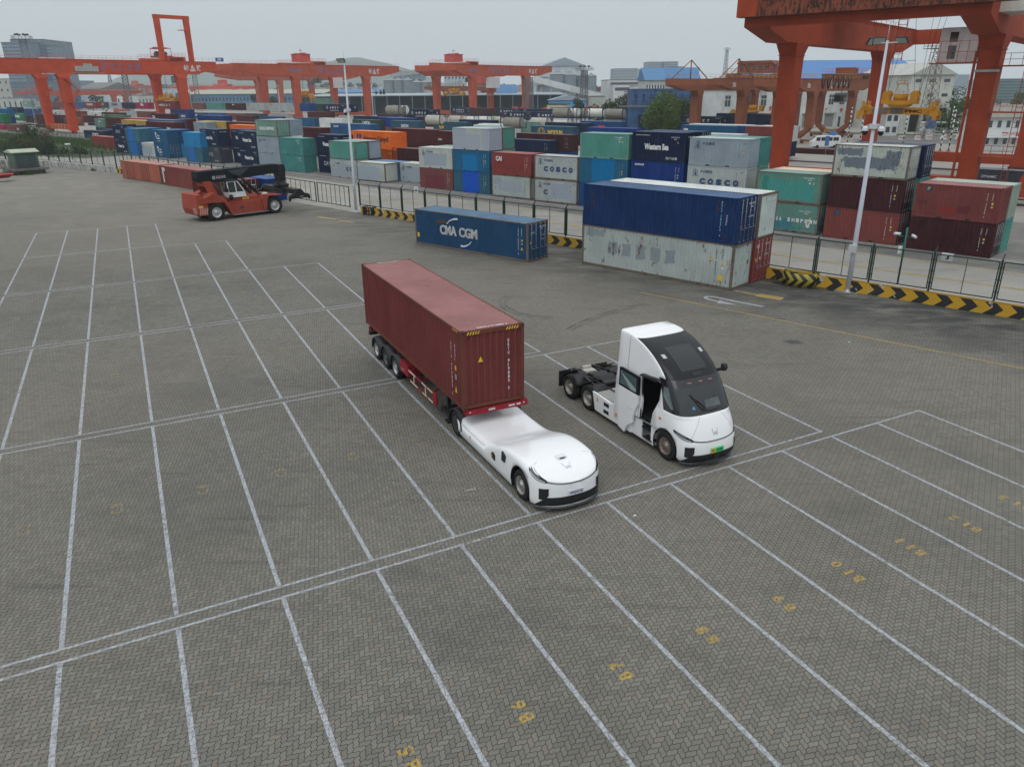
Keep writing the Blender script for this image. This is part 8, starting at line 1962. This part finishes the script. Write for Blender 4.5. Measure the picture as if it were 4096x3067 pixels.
T=TX(); T.put('第一指挥',(3.2,-.04,h_*.44),(1,0,0),(0,0,1),.8,5.2,.03); T.m.build('lettering',plain('sign_red',0),r_)
b=MB(); b.box(-.2,w_+.2,-1.3,-.06,h_*.40,h_*.43); b.build('canopy',W1,r_)
p=AT(3600,262,1500); root=thing('tower_crane','distant tower crane on the skyline right of the big orange crane','tower crane',(p.x,p.y,0)); b=MB(); b.bar((0,0,0),(0,0,p.z),2.0); b.bar((-18,0,p.z+6),(28,0,p.z+8),1.2); b.bar((0,0,p.z),(0,0,p.z+14),1.2); b.build('mast',M_STD,root)
building('site_frame','hazy unfinished building under the distant tower crane',3575,3620,285,1450,30,W4)
# ---------------------------------------------------------------- trees
p=AT(2645,470,205); tree('broadleaf_tree','large bright green tree in front of the blue scaffold netting',(p.x,p.y,-.2),AT(2645,362,205).z+.4,5.6,LB,7000,.26,squash=.95)
p=AT(2705,470,222); tree('broadleaf_tree','dark tree right behind the large bright green one',(p.x,p.y,-.2),AT(2705,375,222).z,4.2,LG,2600,.28)
for (px,py,Y,r,m_,lb) in ((2445,398,262,3.6,LG,'green tree behind the tank containers'),(2492,400,262,4.2,LG,'wide green tree right behind the tank containers'),(2590,400,262,3.0,LG,'tree at the left edge of the scaffolded building'),(2775,405,226,2.6,LG,'small tree crossed by the brown crane leg'),(2315,395,300,3,LD,'small dark tree by the blue annex'),
                         (3845,372,225,8.5,LG,'big dense tree between the old building and the right crane leg'),(3800,430,215,5.0,LG,'lower tree right of the pillars'),(3885,400,232,8.0,LD,'dark tree directly left of the right crane leg'),(4060,390,260,9,LG,'tree behind the ladder leg'),(4010,392,250,7,LD,'dark tree behind the ladder leg, left one'),(4120,400,240,9,LG,'tree at the right edge of the photo'),(3720,500,238,3,LG,'small green tree seen through the pillars')):
    p=AT(px,py,Y); tree('broadleaf_tree',lb,(p.x,p.y,-.2),p.z+.2,r,m_,int(900+r*r*35),.36,squash=.9)
def belt(name,label,px0,px1,pyt,Y,mat,n,jag=6):
    rg=random.Random(int(px0)); b=MB(); a,c_=AT(px0,pyt,Y),AT(px1,pyt,Y); nn_=max(3,int((c_.x-a.x)/9))
    for k in range(nn_):
        x=a.x+(c_.x-a.x)*(k+.5)/nn_+rg.uniform(-3,3); top=a.z+.2+rg.uniform(-2,1.2); foliage(b,Vector((x,Y+rg.uniform(-8,8),top*.55)),max(5.5,top*.6),n,.9,rg,.9)
    o=b.build(name,mat,kind='stuff'); o['label']=label
for k,(a,b_,c_,Y,m_) in enumerate(((195,385,372,480,LD),(395,520,378,600,LD),(560,760,376,600,LD),(1020,1140,374,520,LD),(1180,1330,370,560,LD),(1040,1420,352,700,LD),(1460,1540,372,520,LD),(2080,2180,380,460,LD),(2400,2600,398,320,LG),(3930,4200,372,420,LG),(3790,3960,400,300,LD))):
    belt('tree_belt','line of dark trees',a,b_,c_,Y,m_,260)
for i,(px,pt) in enumerate(((1504,364),(1522,360),(1535,356))):
    p=AT(px,pt,420); root=thing('conifer',('left','middle','right')[i]+' small dark conifer left of the silos','tree',(p.x,p.y,-.2)); rg=random.Random(i); b=MB(); H=p.z
    for _ in range(900):z=rg.random()**.7*H; r=(1-z/H)*2.4*rg.uniform(.5,1); a=rg.uniform(0,6.28); x,y=r*math.cos(a),r*math.sin(a); b.add([(x-.3,y,z),(x+.3,y,z),(x*1.2,y*1.2,z+.5)],[(0,1,2)])
    b.build('crown',LD,root); b=MB(); b.tube([(0,0,0),(0,0,H*.9)],.2,6); b.build('trunk',M_BARK,root)
rg=random.Random(9)
def town(px0,px1,py,Y,n,label):
    for k in range(n):
        px=px0+(px1-px0)*k/n; w=(px1-px0)/n*rg.uniform(.7,1.0)
        building('town_house','%s, %s' % (label,('number %d' % k)) if False else label,px,px+w,py+rg.uniform(-4,5),Y+rg.uniform(-30,30),14,rg.choice((W1,W2,wallm('wall_haze_white',0))),0,rows=3,cols=3,wf=(.35,.35),roof=plain('roof_dark_tile',pc(84,88,94,1.25),.8),roofh=rg.choice((3,4,0)),group=label)
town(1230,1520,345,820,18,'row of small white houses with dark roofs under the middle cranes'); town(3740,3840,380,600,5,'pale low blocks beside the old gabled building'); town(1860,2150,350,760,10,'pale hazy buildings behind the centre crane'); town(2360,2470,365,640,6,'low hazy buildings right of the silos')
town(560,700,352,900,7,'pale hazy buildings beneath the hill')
def hill(name,pts,Y,mat):
    b=MB(); T_=[AT(px,py,Y) for px,py in pts]; rows=[[(p.x,Y-250,-5) for p in T_],[(p.x,Y-120,max(1,p.z*.6)) for p in T_],[(p.x,Y,p.z) for p in T_],[(p.x,Y+600,-5) for p in T_]]; b.grid(rows); b.build(name,mat,kind='structure')
M_HILL=plain('hill_forest',(.05,.085,.06),.95,var=.3,scale=.01)
hill('hills',smooth([(350,352),(430,330),(475,309),(530,298),(600,300),(680,300),(760,292),(830,280),(900,268),(960,262),(1040,270),(1120,262),(1200,262),(1300,250),(1370,236),(1430,230),(1480,240),(1540,252),(1600,268),(1700,300),(1800,345)],4),3400,M_HILL)
hill('far_hill',smooth([(3700,350),(3780,330),(3850,322),(3960,318),(4060,330),(4300,322)],4),3600,M_HILL)
# ---------------------------------------------------------------- vehicles and small things beyond the yard
def car(label,p,yaw,L_,W_d,H,col,kind='car',name='parked_car'):
    root=thing(name,label,kind,p,yaw); b=MB()
    if kind=='van':prof=[(0,.35),(0,H*.55),(L_*.09,H*.62),(L_*.24,H*.97),(L_*.3,H),(L_*.97,H),(L_,H*.92),(L_,.35)]
    elif kind=='bus':prof=[(0,.35),(0,H*.95),(.3,H),(L_-.2,H),(L_,H*.95),(L_,.35)]
    else:prof=[(0,.3),(0,H*.45),(L_*.05,H*.55),(L_*.25,H*.62),(L_*.38,H*.97),(L_*.5,H),(L_*.72,H*.97),(L_*.88,H*.66),(L_*.98,H*.6),(L_,H*.4),(L_,.3)]
    b.prism(prof,-W_d/2,W_d/2); b.build('body',col,root,bevel=.06)
    for s in (-1,1):
        if kind=='van':wins=[(.14,.28),(.31,.49),(.52,.70),(.73,.92)]; z0,z1=H*.60,H*.88
        elif kind=='bus':wins=[(.03+.16*k,.17+.16*k) for k in range(6)]; z0,z1=H*.5,H*.85
        else:wins=[(.33,.52),(.54,.74)]; z0,z1=H*.64,H*.92
        for (a,c_) in wins:b=MB(); b.box(a*L_,c_*L_,*sorted((s*W_d/2+s*.004,s*W_d/2+s*.012)),z0,z1); b.build('window',M_GLASS,root)
        for x in (.2,.8):b=MB(); b.lathe([(0,-.1),(.34,-.1),(.34,.1),(0,.1)],(x*L_,s*(W_d/2-.08),.34),'y',18); b.build('wheel',M_TYRE,root)
    b=MB()
    for y in (-W_d*.36,W_d*.36):b.box(-.012,-.003,y-.15,y+.15,H*.35,H*.45)
    b.build('headlight',M_LAMP,root); return root
V6=lambda x,y,z=ZY:G(3000+x*.4088,380+y*.4088,z)
car('white minibus parked beyond the dark maroon container',V6(585,520),R(-3),5.9,2.0,2.5,plain('car_white',(.62,.64,.66),.3),'van','minibus')
p=AT(3312,535,212); car('dark saloon car parked before the workshop doors',Vector((p.x,p.y,ZY)),R(8),4.7,1.8,1.5,plain('car_dark',(.02,.022,.03),.2),'car')
p=AT(3847,525,190); car('white car on the road left of the right crane leg',Vector((p.x,p.y,ZY)),R(-8),4.5,1.8,1.5,plain('car_white',0),'car')
p=AT(3690,500,215); car('white bus parked under the old gabled building',Vector((p.x,p.y,ZY)),R(-3),9,2.5,3.0,plain('car_white',0),'bus','bus')
def cabroof(px,py,Y,label,s=1.0):
    p=AT(px,py,Y); root=thing('red_lorry_cab',label,'lorry',(p.x,p.y,ZY),YA,'red lorry cabs between the containers'); h=p.z-ZY; b=MB(); b.prism([(0,.6),(0,h*.55),(.35,h*.8),(.9,h),(2.2,h),(2.4,h*.8),(2.4,.6)],0,2.4); b.build('cab',plain('lorry_red',(.42,.025,.05),.35),root,bevel=.08)
    b=MB(); b.box(.1,2.2,-.03,-.004,h*.55,h*.75); b.build('window',M_GLASS,root)
    for x in (.6,3.8):b=MB(); b.lathe([(0,-.15),(.5,-.15),(.5,.15),(0,.15)],(x,.2,.5),'y',16); b.build('wheel',M_TYRE,root)
    b=MB(); b.box(2.41,5.5,.7,1.7,.7,1.0); b.build('chassis',M_CHAS,root)
cabroof(386,503,262,'red lorry cab among navy containers at the left');
for i,(px,py,Y) in enumerate(((2043,428,345),(2075,428,345),(2165,430,345),(2304,424,330),(2333,425,330),(2366,425,330))):cabroof(px,py,Y,('first','second','third','fourth','fifth','sixth')[i]+' small red lorry cab in the row below the shed, counted from the left')
t=NT('black_white_stripes'); sx=t.n('ShaderNodeSeparateXYZ'); t.l(t.coord(False),sx.inputs[0]); cc=t.mix(t.math('GREATER_THAN',t.math('FRACT',t.math('MULTIPLY',sx.outputs[2],1.05)),.5),(.55,.56,.56),(.02,.02,.02)); t.l(cc,t.b.inputs['Base Color']); M_BW=t.m
for i,(px,pb,pt,Y) in enumerate(((3390,565,430,175),(3440,565,455,175),(3612,572,455,170),(3790,620,440,150),(3757,618,520,150),(3835,560,385,185),(3800,520,420,205))):
    p=AT(px,pb,Y); root=thing('striped_pole','black and white striped pole beyond the yard, '+('left of the leftmost pair','right of the leftmost pair','beside the staircase','with a blue box beside the road','thin one near the white container roof','tall one left of the crane leg','one before the pillars')[i],'striped pole',(p.x,p.y,ZY)); H=AT(px,pt,Y).z-ZY; b=MB(); b.tube([(0,0,0),(0,0,H)],.14,8); b.build('pole',M_BW,root); b=MB(); b.box(-.3,.3,-.3,.3,0,.6); b.build('base',plain('base_red_white',(.4,.12,.1),.7),root)
for i,(px,py) in enumerate(((3660,545),(3705,548),(3762,552),(3822,556),(3848,557),(3595,543))):
    p=AT(px,py,190); root=thing('road_barrier',('first','second','third','fourth','fifth','sixth')[i]+' of the red and white concrete barriers along the road, in order of building' if False else 'red and white concrete road barrier','barrier',(p.x,p.y,ZY),0,'red and white road barriers'); b=MB(); b.prism([(0,0),(1.4,0),(1.2,.9),(.2,.9)],-.35,.35); b.build('block',W1,root); b=MB(); b.box(.1,1.3,-.36,-.352,.45,.65); b.build('red_band',RD_,root)
p=AT(3718,540,195); root=thing('information_pillar','blue and white information pillar by the road','sign',(p.x,p.y,ZY)); b=MB(); b.box(-1,1,-.2,.2,0,2.2); b.build('base',W1,root); b=MB(); b.box(-1.05,1.05,-.25,.25,2.201,5.2); b.build('panel',plain('panel_blue',(.03,.12,.28),.5),root)
b=MB()
for k in range(15):b.box(k*1.6,k*1.6+.06,-.03,.03,0,1.1)
b.box(0,22.4,-.02,.02,.98,1.02); b.box(0,22.4,-.02,.02,.2,.24)
for k in range(60):b.box(k*.37,k*.37+.03,-.01,.01,.24,.98)
p=AT(3730,540,205); o=b.build('road_railing',W1,loc=(p.x,p.y,ZY),rot=(0,0,R(-4))); tag(o,'white road railing across the access road before the trees','railing')
for i,(px,py,Y) in enumerate(((3322,545,168),(3335,550,166),(3307,575,150))):p=AT(px,py,Y); root=thing('blue_sign',('blue sign board on a post left of the dark car','blue sign board on a post under the splayed crane foot','narrow blue sign in front of the minibus')[i],'sign',(p.x,p.y,ZY)); b=MB(); b.tube([(0,0,0),(0,0,2.2)],.05,6); b.build('post',M_GALV,root); b=MB(); b.box(-.4,.4,-.06,-.02,1.6,3.4); b.build('panel',plain('sign_blue2',(.06,.17,.38),.5),root)
def person(label,base,yaw,arm,hunch=0.0):
    root=thing('person',label,'person',base,yaw,'workers standing on the brown crane'); ms=bpy.data.meshes.new('body'); bm=bmesh.new()
    J={'pel':(0,0,.95),'tor':(hunch*.4,0,1.22),'che':(hunch,0,1.42),'nek':(hunch*1.2,0,1.53),'hed':(hunch*1.4+.02,0,1.66),'top':(hunch*1.4+.02,0,1.74),'hl':(0,.10,.88),'kl':(.05,.13,.48),'al':(-.03,.14,.08),'tl':(.14,.15,.03),'hr':(0,-.10,.88),'kr':(.02,-.13,.48),'ar':(-.06,-.14,.08),'tr':(.11,-.15,.03),
         'sl':(hunch,.20,1.42),'el':(hunch+.18*arm[0],.27,1.18+.2*arm[1]),'wl':(hunch+.42*arm[0],.2,1.12+.4*arm[1]),'fl':(hunch+.5*arm[0],.19,1.10+.45*arm[1]),'sr':(hunch,-.20,1.42),'er':(hunch+.16*arm[0],-.27,1.16+.2*arm[1]),'wr':(hunch+.38*arm[0],-.2,1.10+.4*arm[1]),'fr':(hunch+.46*arm[0],-.19,1.08+.45*arm[1])}
    rad=dict(pel=.15,tor=.14,che=.16,nek=.06,hed=.105,top=.08,hl=.10,kl=.065,al=.045,tl=.045,hr=.10,kr=.065,ar=.045,tr=.045,sl=.07,el=.048,wl=.035,fl=.04,sr=.07,er=.048,wr=.035,fr=.04)
    ks=list(J); vs={k:bm.verts.new(J[k]) for k in ks}
    for a,c_ in (('pel','tor'),('tor','che'),('che','nek'),('nek','hed'),('hed','top'),('pel','hl'),('hl','kl'),('kl','al'),('al','tl'),('pel','hr'),('hr','kr'),('kr','ar'),('ar','tr'),('che','sl'),('sl','el'),('el','wl'),('wl','fl'),('che','sr'),('sr','er'),('er','wr'),('wr','fr')):bm.edges.new((vs[a],vs[c_]))
    bm.to_mesh(ms); bm.free(); o=obj('body',ms,root); md=o.modifiers.new('skin','SKIN'); o.modifiers.new('sub','SUBSURF').levels=1
    sk=ms.skin_vertices[0] if ms.skin_vertices else None
    if sk is None:
        bm=bmesh.new(); bm.from_mesh(ms); bm.verts.layers.skin.verify(); bm.to_mesh(ms); bm.free(); sk=ms.skin_vertices[0]
    for i,k in enumerate(ks):sk.data[i].radius=(rad[k],rad[k])
    sk.data[0].use_root=True; t=NT('worker_clothes') if 'worker_clothes' not in _M else None
    if t:
        sx=t.n('ShaderNodeSeparateXYZ'); t.l(t.coord(False),sx.inputs[0]); c1=t.mix(t.math('GREATER_THAN',sx.outputs[2],1.53),(.02,.032,.075),(.40,.24,.17)); t.l(c1,t.b.inputs['Base Color']); _M['worker_clothes']=t.m
    ms.materials.append(_M['worker_clothes'])
    b=MB(); c0=Vector((hunch*1.4+.02,0,1.70)); b.lathe([(.15,0),(.125,.01),(.12,.06),(.08,.11),(0,.13)],c0,'z',14); b.build('helmet',plain('helmet_orange',(.75,.30,.03),.4),root); return root
zt32=11.2+2.6+.1; pos=lambda c_,z:YW(-82.6,c_,z)
def onray(px,py,c_,a=-82.6):
    d=ray(px,py); n_=E1; t_=a/(n_.dot(d)); return Vector((0,0,CAMH))+d*t_
q=onray(3098,285,0); person('worker in navy overalls and orange helmet, left one standing on the brown crane, reaching up',Vector((q.x,q.y,q.z)),R(10),(1.0,1.2)); q=onray(3112,290,0); person('worker in navy overalls and orange helmet, right one standing on the brown crane',Vector((q.x,q.y,q.z)),R(30),(.9,.9)); q=onray(3106,318,0); person('worker in navy overalls crouching lower on the brown crane beside the orange leg',Vector((q.x,q.y,q.z)),R(0),(.8,.1),.12)
b=MB(); p=G(1866,1965); b.tube([p+Vector((0,0,.02)),p+Vector((.15,.05,.05)),p+Vector((.3,.02,.02)),p+Vector((.25,.15,.06))],.012,5); o=b.build('plastic_strap',W_); tag(o,'white plastic strap lying on the paving left of the cabless tractor','litter')
for (px,py,s,lb) in ((3398,1370,.07,'white scrap of paper on the paving near the yellow line'),(2540,2063,.06,'small white scrap on the paving in front of the parking rows'),(2210,963,.16,'crumpled white wrapper beside the dark blue long container')):
    p=G(px,py); b=MB(); b.add([p+Vector((-s,0,.01)),p+Vector((0,-s*.6,.02)),p+Vector((s,.02,.01)),p+Vector((0,s*.7,.03))],[(0,1,2,3)]); o=b.build('paper_scrap',W_); tag(o,lb,'litter')
# ---------------------------------------------------------------- haze
b=MB(); b.box(-2600,2600,-80,4400,-1.6,330); hz=b.build('haze',plain('tmp',(1,1,1)),kind='stuff'); mt=bpy.data.materials.new('haze_air'); mt.use_nodes=True; tt=mt.node_tree; tt.nodes.clear()
pv=tt.nodes.new('ShaderNodeVolumePrincipled'); pv.inputs['Density'].default_value=HAZE; pv.inputs['Color'].default_value=(.86,.93,.98,1); pv.inputs['Anisotropy'].default_value=.2
mo=tt.nodes.new('ShaderNodeOutputMaterial'); tt.links.new(pv.outputs[0],mo.inputs['Volume']); hz.data.materials.clear(); hz.data.materials.append(mt)
SC.cycles.volume_bounces=1 if hasattr(SC,'cycles') else 0
